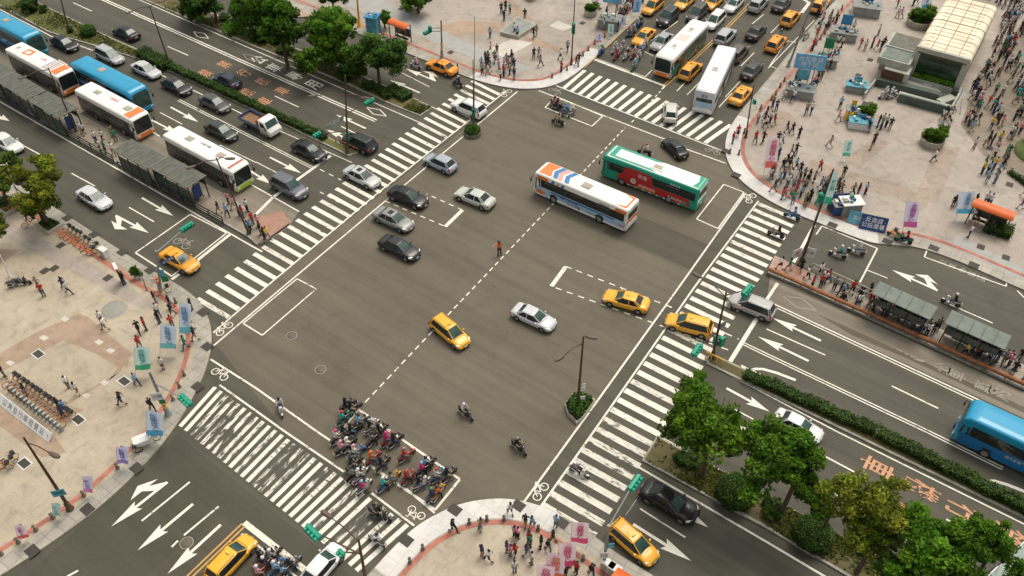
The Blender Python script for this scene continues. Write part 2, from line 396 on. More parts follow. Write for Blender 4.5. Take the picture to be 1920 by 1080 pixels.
band([(1420, 330), (1500, 330), (1590, 370), (1600, 400), (1540, 405), (1450, 375)], paving('plaza_paving_trodden', (.30, .26, .21), (.33, .285, .23), .9, DA, .3, .95), ZP+.003, 'stained_paving')
# cycle track paving on the upper corner and lower right pavement
CYC = paving('cycle_track_grey', (.36, .35, .33), (.38, .37, .35), 1.5, DB, .12, .9)
band([(640, 8), (700, -8), (880, 85), (1000, 130), (960, 142), (840, 92)], CYC, ZP+.012, 'cycle_track')
band([(1790, 440), (1920, 505), (2100, 580), (2100, 625), (1920, 530), (1785, 464)], CYC, ZP+.012, 'cycle_track')

# medians and platforms ------------------------------------------------
def raised(name, pts, m, h=.16, kerb=KERB, kw=.18):
    w = [W(*p) for p in pts]; b = MB(); b.poly(w, kerb, 0, h)
    area = sum(w[i].x*w[(i+1) % len(w)].y-w[(i+1) % len(w)].x*w[i].y for i in range(len(w)))
    s = 1 if area > 0 else -1
    n = len(w); inn = []
    for i in range(n):
        t1 = (w[i]-w[i-1]).normalized(); t2 = (w[(i+1) % n]-w[i]).normalized()
        nn = (Vector((-t1.y, t1.x, 0))+Vector((-t2.y, t2.x, 0))).normalized(); inn.append(w[i]+nn*kw*s*1.2)
    b.poly(inn, m, zoff=h+.02)
    return tag(b.build(name), kind='structure')
TM1 = [(-60, -150), (120, -66), (337, 0), (480, 60), (635, 125), (712, 157), (770, 182), (811, 203), (788, 219), (730, 196), (650, 157), (480, 92), (275, 0), (110, -70), (-60, -135)]
TM1 = [(-160, -175), (200, -56), (337, 0), (480, 60), (635, 125), (712, 157), (770, 182), (811, 203), (788, 219), (730, 196), (650, 158), (480, 90), (275, 3), (60, -85), (-160, -160)]
raised('median_bed', TM1, SOIL)
HM1 = [(-200, -115), (62, 1), (200, 68), (272, 100), (330, 127), (480, 197), (600, 250), (672, 288), (655, 294), (600, 268), (480, 210), (320, 136), (257, 111), (180, 88), (92, 62), (0, 12), (-200, -85)]
raised('median_bed', HM1, TURF)
TM2 = [(1232, 818), (1203, 865), (1320, 929), (1440, 994), (1580, 1077), (1760, 1180), (1960, 1300), (2000, 1240), (1800, 1128), (1650, 1047), (1515, 972), (1440, 932), (1365, 890), (1300, 855)]
raised('median_bed', TM2, SOIL)
HM2 = [(1322, 673), (1335, 665), (1440, 714), (1630, 806), (1920, 948), (2140, 1055), (2140, 1080), (1920, 974), (1590, 813), (1440, 740), (1326, 684)]
raised('median_bed', HM2, SOIL, kerb=mat('painted_kerb', (.36, .33, .27), .8, .25, 2, world=True))
raised('bus_platform_pavement', [(-160, 88), (0, 180), (160, 274), (300, 353), (465, 446), (482, 461), (506, 449), (480, 405), (430, 371), (375, 341), (225, 257), (100, 187), (-160, 44)], PLAT, .22)
sheet('bus_lane', [(-160, 42), (100, 186), (225, 256), (375, 340), (430, 370), (482, 405), (508, 449), (542, 424), (561, 396), (515, 372), (450, 336), (300, 256), (277, 243), (-160, 10)], A_CONC, .006)
sheet('platform_end_paving', [(484, 459), (506, 448), (545, 420), (530, 398), (484, 410), (470, 440)], REDPAV, .232)
raised('bus_platform_pavement', [(1452, 482), (1437, 513), (1502, 540), (1700, 631), (1920, 732), (2140, 835), (2140, 782), (1920, 688), (1785, 630), (1647, 571), (1515, 512)], PLAT, .22)
sheet('platform_end_paving', [(1453, 484), (1440, 512), (1500, 536), (1520, 514)], REDPAV, .245)
sheet('bus_lane', [(1444, 519), (1502, 544), (1700, 635), (1920, 736), (2140, 840), (2140, 890), (1917, 783), (1438, 562)], A_CONC, .006)
sheet('bus_lane_wheel_track', [(1530, 588), (1600, 618), (1700, 664), (1920, 764), (2140, 866), (2140, 874), (1920, 774), (1700, 672), (1600, 630)], asphalt('wheel_track', (.115, .098, .070), DB, .3, .2), .010)

# ---------------------------------------------------------------- road markings
QN = [0]
def quad(b, a, c, w, m, z=.012):
    QN[0] += 1; z = z+(QN[0] % 60)*.0004
    d = (c-a).normalized(); n = Vector((-d.y, d.x, 0))*w/2
    b.add([a-n+Vector((0, 0, z)), c-n+Vector((0, 0, z)), c+n+Vector((0, 0, z)), a+n+Vector((0, 0, z))], [(0, 1, 2, 3)], m)
def line(b, a, c, w=.15, m=PAINT, z=.012): quad(b, W(*a), W(*c), w, m, z)
def dbl(b, a, c, w=.12, gap=.28, m=PAINT, z=.012):
    A, C = W(*a), W(*c); d = (C-A).normalized(); n = Vector((-d.y, d.x, 0))*gap/2
    quad(b, A+n, C+n, w, m, z); quad(b, A-n, C-n, w, m, z)
def dash(b, a, c, w=.15, L=1.0, gap=1.0, m=PAINT, z=.012, ph=0):
    A, C = W(*a), W(*c); d = (C-A); D = d.length; d = d/D; t = ph
    while t < D:
        quad(b, A+d*t, A+d*min(t+L, D), w, m, z); t += L+gap
lm = MB()
for a, c, w in [((-120, 122), (475, 463), .18), ((475, 463), (492, 472), .18),        # left roads
    ((262, 0), (787, 230), .14), ((60, -90), (262, 0), .14),
    ((110, 112), (127, 122), .15), ((137, 5), (172, 21), .15), ((314, 87), (353, 104), .15), ((515, 180), (560, 201), .15), ((640, 237), (670, 252), .15),
    ((300, 211), (342, 233), .13), ((0, -9), (92, 39), .0), ((480, 304), (521, 325), .12), ((412, 272), (480, 305), .12),
    ((257, 119), (480, 226), .15), ((480, 226), (660, 305), .12), ((0, 18), (100, 70), .15), ((150, 86), (180, 97), .15),
    ((134, 325), (178, 349), .15), ((40, 271), (75, 290), .15), ((242, 389), (289, 416), .15), 
    ((460, 340), (561, 397), .16), ((277, 242), (300, 256), .16),
    ((754, 137), (805, 163), .12), ((380, 18), (432, 42), .14), ((515, 75), (568, 99), .14), ((600, 112), (637, 128), .0), ((770, 182), (821, 206), .14),
    ((1245, 256), (1355, 282), .0), ((1395, 361), (1346, 429), .14),
    # right roads
    ((1440, 565), (2140, 893), .16), ((1440, 570), (2140, 899), .13), ((1425, 660), (1560, 735), .0), ((1672, 724), (1759, 766), .15),
    ((1437, 617), (1547, 666), .14), ((1325, 681), (1570, 810), .14), ((1570, 810), (1920, 983), .14), ((1920, 983), (2140, 1090), .14),
    ((1543, 854), (1624, 897), .15), ((1774, 974), (1826, 1001), .15), ((1376, 767), (1417, 789), .13), ((1440, 640), (1494, 712), .0),
    ((1197, 876), (1440, 1018), .18), ((1440, 1018), (1760, 1208), .18), ((1200, 954), (1285, 1008), .14), ((1200, 983), (1230, 1001), .0),
    ((1626, 507), (1664, 522), .12), ((1780, 571), (1861, 606), .14), ((1240, 820), (1365, 890), .13), ((1365, 890), (1650, 1047), .13),
    # cross street lower left
    ((266, 977), (356, 904), .16), ((345, 1004), (410, 950), .16), ((322, 1026), (334, 1014), .16), ((125, 1082), (147, 1070), .16), ((362, 838), (360, 840), 0)]:
    if w: line(lm, a, c, w)
dbl(lm, (195, 0), (480, 127), .2, .38); dbl(lm, (480, 127), (705, 227), .2, .38); dbl(lm, (60, -60), (195, 0), .2, .38)
dbl(lm, (335, 188), (590, 317)); dbl(lm, (1390, 643), (1740, 810)); dbl(lm, (1740, 810), (1880, 879)); dbl(lm, (1560, 927), (1712, 1015), .14, .32)
line(lm, (1880, 879), (2140, 1003), .0001)
# cross street, upper right
for a, c, w in [((1247, 160), (1240, 167), .12), ((1218, 78), (1271, 40), .14), ((1290, 158), (1315, 178), 0), ((1269, 171), (1285, 154), .14), ((1288, 178), (1315, 151), .14),
    ((1348, 201), (1372, 175), .14), ((1389, 124), (1414, 99), .14), ((1410, 45), (1432, 27), .14), ((1445, 62), (1462, 45), .14), ((1360, 182), (1390, 150), .12), ((1440, 128), (1527, 38), .12),
    ((1500, -5), (1518, 6), .5), ((1503, 24), (1517, 6), .5), ((1310, 8), (1325, -5), .14)]:
    if w: line(lm, a, c, w)
line(lm, (1110, 110), (1248, 162), .38); line(lm, (1108, 106), (1210, 144), .10); line(lm, (1210, 144), (1222, 132), .14); line(lm, (1205, 95), (1225, 105), .12)
line(lm, (1443, 124), (1475, 77), .12); line(lm, (1475, 77), (1512, 82), .12); line(lm, (1443, 124), (1470, 134), .12)
# bicycle crossings beside the zebras
for a, c in [((400, 624), (505, 533)), ((505, 533), (700, 369)), ((700, 369), (950, 170)), ((401, 648), (530, 539)), ((530, 539), (725, 375)), ((725, 375), (970, 172)),
             ((982, 942), (1120, 752)), ((1120, 752), (1272, 540)), ((1272, 540), (1397, 364)), ((1014, 950), (1112, 811)), ((1112, 811), (1301, 540)), ((1301, 540), (1422, 377)),
             ((1010, 170), (1235, 257)), ((1287, 280), (1362, 307)), ((1235, 257), (1260, 266)), ((1043, 161), (1320, 270)), ((1320, 270), (1357, 284)),
             ((395, 674), (480, 728)), ((480, 728), (595, 810)), ((595, 810), (628, 832)), ((762, 917), (815, 962)), ((412, 722), (535, 810)), ((535, 810), (645, 885)), ((697, 925), (777, 986))]:
    line(lm, a, c, .17)
# boxes
def box4(pts, w=.14, thick=None):
    for i in range(len(pts)):
        line(lm, pts[i], pts[(i+1) % len(pts)], .32 if thick == i else w)
box4([(456, 607), (557, 523), (593, 542), (492, 629)]); box4([(1357, 346), (1395, 361), (1346, 429), (1306, 411)]); box4([(1022, 202), (1110, 237), (1130, 218), (1042, 181)], .16)
box4([(672, 768), (862, 899), (816, 956), (625, 826)], .2); box4([(254, 474), (357, 402), (425, 437), (322, 518)], .16)
line(lm, (322, 524), (336, 514), .35); line(lm, (368, 490), (432, 439), .35)
line(lm, (1541, 424), (1645, 466), .14); line(lm, (1645, 466), (1612, 530), .16); line(lm, (1541, 424), (1530, 440), .14); line(lm, (1527, 422), (1488, 492), .3)
line(lm, (1369, 678), (1419, 597), .38); line(lm, (1733, 482), (1886, 537), .13); line(lm, (1733, 482), (1738, 469), .13); line(lm, (1886, 537), (1890, 520), .13); line(lm, (1907, 545), (1920, 558), .13)
line(lm, (1437, 563), (1458, 531), .3); line(lm, (512, 370), (480, 402), .35); line(lm, (620, 292), (512, 370), .38)
line(lm, (835, 425), (867, 394), .42); line(lm, (1034, 537), (1061, 500), .42)
dash(lm, (722, 377), (835, 425), .14, .62, .55); dash(lm, (867, 394), (800, 364), .14, .62, .55)
dash(lm, (1042, 540), (1375, 660), .14, .62, .55); dash(lm, (1061, 500), (1260, 577), .14, .62, .55); dash(lm, (1360, 625), (1385, 636), .14, .62, .55)
dash(lm, (670, 770), (1172, 240), .13, .58, .42); dash(lm, (600, 318), (640, 338), .14, .7, .7); dash(lm, (1184, 230), (1247, 162), .14, .6, .5); dash(lm, (600, 360), (640, 382), .12, .6, .6)
line(lm, (500, 1013), (458, 980), .45); line(lm, (458, 980), (580, 1075), .45); line(lm, (580, 1075), (640, 1125), .45); line(lm, (470, 1012), (560, 1085), .15)
tag(lm.build('road_marking'), kind='structure')
ym = MB()
dbl(ym, (1247, 160), (1345, 70), .14, .34, PAINT_Y); dbl(ym, (1345, 70), (1430, -16), .14, .34, PAINT_Y)
dbl(ym, (457, 984), (362, 1075), .14, .34, PAINT_Y); dbl(ym, (362, 1075), (250, 1185), .14, .34, PAINT_Y); line(ym, (1095, 130), (1202, 28), .12, PAINT_Y, ZP+.02)
tag(ym.build('centre_line_marking'), kind='structure')
# zebras
def zebra(name, a0, a1, b0, b1, n, w, mats, off=0):
    b = MB(); A0, A1, B0, B1 = W(*a0), W(*a1), W(*b0), W(*b1)
    for i in range(n):
        t = (i+off)/(n-1); m = mats[i % len(mats)] if isinstance(mats, list) else mats(i)
        quad(b, A0.lerp(A1, t), B0.lerp(B1, t), w, m)
    return tag(b.build(name), kind='structure')
def zn(p, q, s): return round((W(*q)-W(*p)).length/s)+1
n1 = 38
zebra('crosswalk', (370, 560), (884, 152), (429, 595), (937, 178), n1, .50, lambda i: PAINT if i % 7 else PAINT_X)
zebra('crosswalk', (1097, 132), (1370, 234), (1057, 166), (1322, 268), 18, .52, lambda i: PAINT_B if i % 5 else PAINT)
n3 = 37
zebra('crosswalk', (1018, 947), (1421, 382), (1117, 1005), (1494, 413), n3, .56, lambda i: (PAINT_X if i < 9 else PAINT if i % 6 else PAINT_X))
n4 = 30
zebra('crosswalk', (404, 726), (764, 984), (338, 800), (668, 1070), n4, .37, lambda i: PAINT_W if i in (2, 3, 4, 5, 6, 7, 8, 10, 13, 14, 15, 18, 22, 25, 26) else PAINT)
print('zebra', n1, n3)

def arrow(b, tail, tip, kind='S', m=PAINT_B, z=.013):
    A, B = W(*tail), W(*tip); L = (B-A).length; a = math.atan2((B-A).y, (B-A).x); M = Matrix.Translation(A+Vector((0, 0, z))) @ Matrix.Rotation(a, 4, 'Z')
    hl = L*.42; hw = .48
    if kind[0] == 'S':
        b.add([(0, -.12, 0), (L-hl, -.12, 0), (L-hl, .12, 0), (0, .12, 0)], [(0, 1, 2, 3)], m, M=M)
        b.add([(L-hl-.25, -hw, 0), (L, 0, 0), (L-hl-.25, hw, 0), (L-hl, .12, 0), (L-hl, -.12, 0)], [(4, 0, 1), (4, 1, 3), (3, 1, 2)], m, M=M)
        if len(kind) > 1:
            s = -1 if kind[1] == 'R' else 1
            b.add([(.1, s*.12, .001), (L*.22, s*.12, .001), (L*.36, s*.85, .001), (L*.24, s*.85, .001)], [(0, 1, 2, 3) if s > 0 else (3, 2, 1, 0)], m, M=M)
            b.add([(L*.06, s*.82, .002), (L*.56, s*.82, .002), (L*.34, s*1.5, .002)], [(0, 1, 2) if s > 0 else (2, 1, 0)], m, M=M)
    else:
        s = 1
        pts = [(0, 0), (L*.35, 0), (L*.6, .15), (L*.75, .5), (L*.8, .8)]
        for (x0, y0), (x1, y1) in zip(pts, pts[1:]): b.add([(x0, y0-.14, 0), (x1, y1-.14, 0), (x1, y1+.14, 0), (x0, y0+.14, 0)], [(0, 1, 2, 3)], m, M=M)
        b.add([(L*.55, .75, .001), (L*1.0, .6, .001), (L*.85, 1.6, .001)], [(0, 1, 2)], m, M=M)
am = MB()
for t in [((314, 904), (209, 987), 'SR'), ((362, 945), (258, 1032)), ((414, 984), (314, 1076)), ((266, 371), (325, 405)), ((217, 404), (279, 437), 'SR'),
          ((320, 201), (372, 229)), ((284, 225), (335, 251)), ((506, 295), (565, 325)), ((462, 316), (508, 345)), ((-20, 210), (18, 227)),
          ((686, 241), (630, 215)), ((664, 266), (612, 243)), ((787, 174), (731, 150)), ((817, 152), (761, 129), 'SR'), ((1187, 983), (1336, 1052)), ((1240, 932), (1328, 989)),
          ((1362, 728), (1443, 772)), ((1345, 775), (1412, 815)), ((1539, 639), (1448, 596)), ((1516, 677), (1421, 631)), ((1492, 713), (1393, 675), 'L'), ((1922, 922), (1826, 884), 'L'), ((1758, 545), (1672, 506), 'SR')]:
    if t[0] == (1187, 983): t = ((1187, 983), (1296, 1052))
    arrow(am, *t)
tag(am.build('arrow_marking'), kind='structure')
def diamond(px, py, h, m=PAINT, r=1.0, w=.14):
    c = W(px, py); u, n = U(h), U(h+PI/2); q = [c+u*1.6*r, c+n*.6*r, c-u*1.6*r, c-n*.6*r]
    b = MB()
    for i in range(4): quad(b, q[i], q[(i+1) % 4], w, m)
    tag(b.build('diamond_marking'), kind='structure')
diamond(377, 66, DB); diamond(470, 108, DB, PAINT_F); diamond(706, 210, DB, PAINT_B); diamond(1498, 568, DB, PAINT_F, 1.1); diamond(1840, 975, DB, PAINT_F, .01)
def bike_mark(px, py, ang, s=1.0, m=PAINT):
    b = MB(); M = Matrix.Translation(W(px, py)) @ Matrix.Rotation(ang, 4, 'Z')
    for x in (-.55*s, .55*s):
        r0, r1, N = .29*s, .38*s, 14
        for k in range(N):
            a, c = 2*PI*k/N, 2*PI*(k+1)/N
            b.add([(x+r0*math.cos(a), r0*math.sin(a), .013), (x+r1*math.cos(a), r1*math.sin(a), .013), (x+r1*math.cos(c), r1*math.sin(c), .013), (x+r0*math.cos(c), r0*math.sin(c), .013)], [(0, 1, 2, 3)], m, M=M)
    for p, q in [((-.55, 0), (-.2, .5)), ((-.2, .5), (.4, .5)), ((.55, 0), (.35, .75)), ((-.2, .5), (0, 0)), ((0, 0), (.4, .5)), ((-.35, .62), (-.1, .62)), ((.35, .75), (.6, .8))]:
        A, B = M @ Vector((p[0]*s, p[1]*s, 0)), M @ Vector((q[0]*s, q[1]*s, 0)); quad(b, A, B, .085*s, m, .014)
    return tag(b.build('bicycle_marking'), kind='structure')
bike_mark(421, 617, DA); bike_mark(412, 702, DB); bike_mark(1014, 922, DA, .95, PAINT_B); bike_mark(781, 961, DB+PI, .85, PAINT_B); bike_mark(1408, 372, DA, 1, PAINT); bike_mark(950, 175, DA); bike_mark(1040, 171, DB, 1, PAINT_F); bike_mark(1336, 284, DB, 1, PAINT_F)
bike_mark(341, 457, DB, 1.2, PAINT_F)
def roadtext(ch, px, py, up, L, Wd, m, z=.013):
    """one painted character, stretched along the lane (up = reading direction)"""
    me = textmesh(ch, 1.0, m, 'road_lettering', bold=.012)
    xs = [v.co.x for v in me.vertices]; ys = [v.co.y for v in me.vertices]
    cx, cy, w, h = (max(xs)+min(xs))/2, (max(ys)+min(ys))/2, max(xs)-min(xs), max(ys)-min(ys)
    for v in me.vertices: v.co.x = (v.co.x-cx)/max(w, .3)*Wd; v.co.y = (v.co.y-cy)/max(h, .3)*L
    o = setobj('road_lettering', me, None, frame(W(px, py)+Vector((0, 0, z)), U(up-PI/2), U(up))); return tag(o, kind='structure')
for ch, x, y in (('公', 485, 112), ('車', 514, 127), ('專', 552, 142), ('用', 588, 159)): roadtext(ch, x, y, DB+PI, 2.4, 1.5, PAINT)
for ch, x, y in (('禁', 420, 120), ('行', 457, 136), ('機', 492, 152), ('車', 529, 169), ('禁', 385, 136), ('機', 463, 172), ('車', 496, 189)): roadtext(ch, x, y+1, DB+PI, 2.15, 1.3, PAINT_O)
for ch, x, y in (('車', 1645, 876), ('機', 1728, 918), ('行', 1808, 962), ('禁', 1897, 1005), ('車', 1636, 936), ('機', 1700, 963)): roadtext(ch, x, y, DB, 2.7, 1.45, PAINT_O)
for i, ch in enumerate('公車停靠區'): roadtext(ch, 1768+i*18, 492+i*7.4, DB+PI, .75, .75, PAINT_F)
for ch, x, y in (('公', 1768, 690), ('車', 1792, 702), ('專', 1846, 726), ('用', 1874, 738)): roadtext(ch, x, y, DB+PI, 1.7, 1.1, PAINT_F)
line_b = MB(); line(line_b, (1681, 655), (1712, 671), .14, PAINT_F); line(line_b, (1712, 671), (1732, 678), .3, PAINT_F); tag(line_b.build('road_marking'), kind='structure')
# ---------------------------------------------------------------- vehicles
CARP = mat('car_paint', (.5, .5, .5), .34, .05, 2, spec=.4, coat=.35, obj=True)
GLASS = mat('dark_glass', (.020, .028, .028), .12, .4, 1.2, spec=.5)
GLASSW = mat('windscreen_glass', (.040, .085, .075), .16, .4, 1.5, spec=.38)
TYRE = mat('tyre_rubber', (.018, .018, .018), .85, .2, 8)
RIM = mat('wheel_rim', (.42, .42, .41), .35, .2, 9, metal=.7)
BLACK = mat('black_plastic', (.02, .02, .02), .55, .2, 6)
CHROME = mat('chrome_trim', (.6, .6, .58), .25, .1, 6, metal=.9)
HLAMP = mat('headlamp_lens', (.72, .72, .68), .12, .1, 9, spec=.8)
TLAMP = mat('tail_lamp_lens', (.42, .02, .02), .2, .2, 9)
PLATE = mat('number_plate', (.7, .7, .68), .5, .05, 9)
SEAT = mat('seat_fabric', (.06, .055, .05), .9, .2, 9)
SIGN_Y = mat('taxi_lamp', (.85, .62, .12), .35, .1, 9)
def painted(o, c=(.5, .5, .5)): o['painted'] = 1; o.color = (*c, 1); return o
CARS = dict(
 # L, half width, stations (x, w, zt), belt, base(x rear, x front, half width), roof (x rear, x front, half width, z), hood z
 sedan=dict(L=4.6, W=.89, st=[(-2.30, .70, .66), (-2.22, .82, .88), (-2.0, .86, .97), (-1.6, .88, .97), (-1.0, .89, .93), (0, .89, .91), (.9, .89, .91), (1.15, .88, .90), (1.6, .87, .84), (2.0, .82, .75), (2.2, .73, .66), (2.30, .55, .52)], belt=.90, base=(-1.72, 1.12, .80), roof=(-1.02, .28, .60, 1.43)),
 wagon=dict(L=4.6, W=.89, st=[(-2.30, .78, .62), (-2.25, .85, .92), (-2.0, .87, .98), (-1.0, .89, .96), (0, .89, .94), (.9, .89, .93), (1.25, .88, .93), (1.6, .87, .88), (2.0, .82, .78), (2.2, .74, .68), (2.30, .58, .52)], belt=.93, base=(-2.2, 1.28, .82), roof=(-1.85, .35, .63, 1.62)),
 suv=dict(L=4.6, W=.92, st=[(-2.30, .80, .70), (-2.25, .88, 1.02), (-2.0, .90, 1.08), (-1.0, .92, 1.06), (0, .92, 1.04), (.9, .92, 1.03), (1.2, .91, 1.02), (1.6, .90, .98), (2.0, .86, .90), (2.2, .80, .78), (2.30, .66, .60)], belt=1.03, base=(-2.15, 1.10, .84), roof=(-1.85, .35, .66, 1.70)),
 hatch=dict(L=4.1, W=.86, st=[(-2.05, .74, .62), (-2.0, .82, .90), (-1.8, .85, .96), (-1.0, .86, .94), (0, .86, .92), (.7, .86, .91), (1.0, .85, .90), (1.4, .84, .84), (1.8, .79, .75), (1.98, .70, .66), (2.05, .54, .5)], belt=.91, base=(-1.85, 1.05, .78), roof=(-1.35, .25, .60, 1.50)))
def car_proto(kind, taxi=False, name='car', roofwin=False):
    C = CARS[kind]; r = empty(name); Wd = C['W']; bz = C['belt']; R = .32; fx, rx = C['L']/2-.88, -C['L']/2+.86
    b = MB(); rings = []
    for x, w, zt in C['st']:
        zb = .24 if abs(x) < C['L']/2-.2 else .32
        h = [(0, zb), (w-.14, zb), (w-.03, zb+.10), (w, zb+.25), (w-.005, max(zt-.22, zb+.27)), (w-.05, zt-.06), (w-.16, zt-.005), (w*.5, zt+.015), (0, zt+.025)]
        rings.append([(x, y, z) for y, z in h]+[(x, -y, z) for y, z in h[-2:0:-1]])
    b.loft(rings, CARP); body = painted(b.build('body', r)); 
    # greenhouse: lower and upper outline
    x0, x1, w0 = C['base']; X0, X1, W1, Z = C['roof']; w0b = w0*.93
    lo = [(x0, -w0*.86), (x0+.2, -w0), (x1-.45, -w0), (x1, -w0*.80), (x1, w0*.80), (x1-.45, w0), (x0+.2, w0), (x0, w0*.86)]
    hi = [(X0, -W1*.86), (X0+.12, -W1), (X1-.2, -W1), (X1, -W1*.86), (X1, W1*.86), (X1-.2, W1), (X0+.12, W1), (X0, W1*.86)]
    zl, zh = bz-.03, Z-.07
    lo3 = [Vector((x, y, zl)) for x, y in lo]; hi3 = [Vector((x, y, zh)) for x, y in hi]
    def pane(nm, idx, m, k=0.0):
        q = MB(); 
        for i in idx:
            j = (i+1) % 8; a, c2, d, e = lo3[i], lo3[j], hi3[j], hi3[i]; q.add([a, c2, d, e], [(0, 1, 2, 3)], m, True)
        return q.build(nm, r)
    pane('windscreen', [3], GLASSW); pane('rear_window', [7], GLASS)
    pane('side_window', [0, 1, 2], GLASS); pane('side_window', [4, 5, 6], GLASS)
    q = MB()
    def strut(i, t0, t1, wd, m=CARP, off=.012):
        """pillar between lower edge i..j at parameter t0 and upper at t1"""
        j = (i+1) % 8; a = lo3[i].lerp(lo3[j], t0); c2 = hi3[i].lerp(hi3[j], t1); n = (lo3[j]-lo3[i]).cross(hi3[i]-lo3[i]).normalized()*off
        d = (lo3[j]-lo3[i]).normalized()*wd/2
        q.add([a-d+n, a+d+n, c2+d*.8+n, c2-d*.8+n], [(0, 1, 2, 3)], m)
    for i, t in ((0, 0), (0, 1), (2, .9), (2, 1.0), (3, 0), (3, 1), (4, 0), (4, .1), (6, 0), (6, 1), (7, 0), (7, 1)): pass
    def pil(fn):
        nonlocal q
        q = MB(); fn(); painted(q.build('pillar', r))
    for k in (0, 3, 4, 7): pil(lambda: q.tube([lo3[k], hi3[k]], [.05, .045], CARP, 6))
    for k in (1, 6): pil(lambda: q.tube([lo3[k], hi3[k]], [.06 if kind == 'sedan' else .05, .05], CARP, 6))
    for i in (1, 5):
        for t in ((.5,) if kind in ('sedan', 'hatch') else (.30, .62)):
            tt = t if i == 1 else 1-t; pil(lambda: strut(i, tt, tt, .09, BLACK if kind != 'sedan' else CARP))
    rf = MB(); ex = lambda s, z, g: [(x*1.0+(0 if abs(x) < .01 else math.copysign(g, x-(X0+X1)/2)), y+math.copysign(g, y), z) for x, y in hi]
    ctr = (X0+X1)/2
    def ro(k, z): return [(ctr+(x-ctr)*k, y*k, z) for x, y in hi]
    rf.loft([ro(1.02, zh-.015), ro(1.03, zh+.01), ro(.96, zh+.045), ro(.80, zh+.066), ro(.4, zh+.078)], CARP); roof = painted(rf.build('roof', r))
    if kind in ('wagon', 'suv'):
        for s in (-1, 1):
            t = MB(); t.tube([(X0+.15, s*W1*.86, zh+.07), (X0+.3, s*W1*.86, zh+.11), (X1-.35, s*W1*.86, zh+.11), (X1-.2, s*W1*.86, zh+.06)], .018, BLACK if taxi else CHROME, 5); t.build('roof_rail', roof)
    for x in (fx, rx):
        for s in (-1, 1):
            t = MB(); M = Matrix.Translation((x, s*(Wd+.003), R+.02)) @ Matrix.Rotation(PI/2, 4, 'X')
            t.lathe([(.39, -.006), (.39, .006)], BLACK, 16, M=M); t.build('wheel_arch', r)
            w = MB(); M = Matrix.Translation((x, s*(Wd-.07), R)) @ Matrix.Rotation(-s*PI/2, 4, 'X')
            w.lathe([(.20, -.10), (.31, -.10), (R, -.06), (R, .05), (.30, .088), (.22, .09)], TYRE, 16, M=M); wo = w.build('wheel', r)
            i = MB(); i.lathe([(.05, .093), (.21, .092), (.215, .075)], RIM, 14, M=M)
            for k in range(5):
                a = k*2*PI/5; i.add([(.06*math.cos(a+.6), .06*math.sin(a+.6), .096), (.2*math.cos(a+.35), .2*math.sin(a+.35), .096), (.2*math.cos(a+.9), .2*math.sin(a+.9), .096)], [(0, 1, 2)], BLACK, M=M)
            i.build('rim', wo)
    L2 = C['L']/2
    for s in (-1, 1):
        st = C['st']; zf = st[-3][2]
        h = MB(); h.loft([[(L2-.16, s*.50, zf-.13), (L2-.16, s*.50, zf-.01), (L2-.28, s*.62, zf+.03), (L2-.28, s*.62, zf-.13)], [(L2-.27, s*(st[-3][1]-.02), zf-.12), (L2-.27, s*(st[-3][1]-.03), zf), (L2-.48, s*(st[-4][1]-.03), zf+.045), (L2-.48, s*(st[-4][1]+.015), zf-.10)]], HLAMP, False); h.build('headlight', r)
        t = MB(); zr = st[1][2]; t.box((-L2+.13, s*(st[1][1]-.12), zr-.17), (.18, .26, .16), TLAMP, bev=.02) if kind == 'sedan' else t.box((-L2+.10, s*(st[1][1]-.05), zr-.08), (.16, .13, .36), TLAMP, bev=.02); t.build('tail_light', r)
        m = MB(); m.box((x1-.38, s*(w0+.13), bz+.06), (.13, .2, .14), CARP, bev=.03); painted(m.build('wing_mirror', r))
        for i, (da, db) in enumerate((((x1-.42), .02), (.0, -1.02))):
            d = MB(); d.add([(da, s*(Wd+.005), .46), (db, s*(Wd+.005), .46), (db-.0, s*(Wd+.004), bz-.22), (da, s*(Wd+.004), bz-.22)], [(0, 1, 2, 3) if s < 0 else (3, 2, 1, 0)], CARP)
            do = painted(d.build('door', r)); hd = MB(); hd.box((db+.16, s*(Wd+.012), bz-.27), (.17, .025, .03), CHROME); hd.build('door_handle', do)
    zf = C['st'][-2][2]
    gr = MB(); gr.box((L2-.07, 0, zf-.10), (.06, .9, .15), BLACK, bev=.02); gr.box((L2-.02, 0, .33), (.08, 1.1, .14), BLACK, bev=.02); gr.build('grille', r)
    pl = MB(); pl.box((L2+.03, 0, .43), (.02, .36, .15), PLATE); pl.build('number_plate', r)
    pl = MB(); pl.box((-L2-.01, 0, .62 if kind == 'sedan' else .7), (.02, .36, .15), PLATE); pl.build('number_plate', r)
    bp = MB(); bp.box((-L2+.02, 0, .36), (.10, 1.3, .14), BLACK, bev=.02); bp.build('rear_bumper_trim', r)
    # cut lines of bonnet and boot
    hl = MB(); hl.tube([(x1+.02, -.66, C['st'][6][2]+.022), (x1+.06, 0, C['st'][6][2]+.035), (x1+.02, .66, C['st'][6][2]+.022)], .012, BLACK, 4)
    for s in (-1, 1): hl.tube([(x1+.05, s*.70, C['st'][7][2]-.0), (L2-.3, s*.58, zf+.075)], .006, BLACK, 4)
    hl.tube([(x1-.04, -.35, bz+.055), (x1-.30, -.02, bz+.20)], .010, BLACK, 4); hl.tube([(x1-.04, .3, bz+.055), (x1-.30, .55, bz+.20)], .010, BLACK, 4); hl.build('bonnet_seam', r)
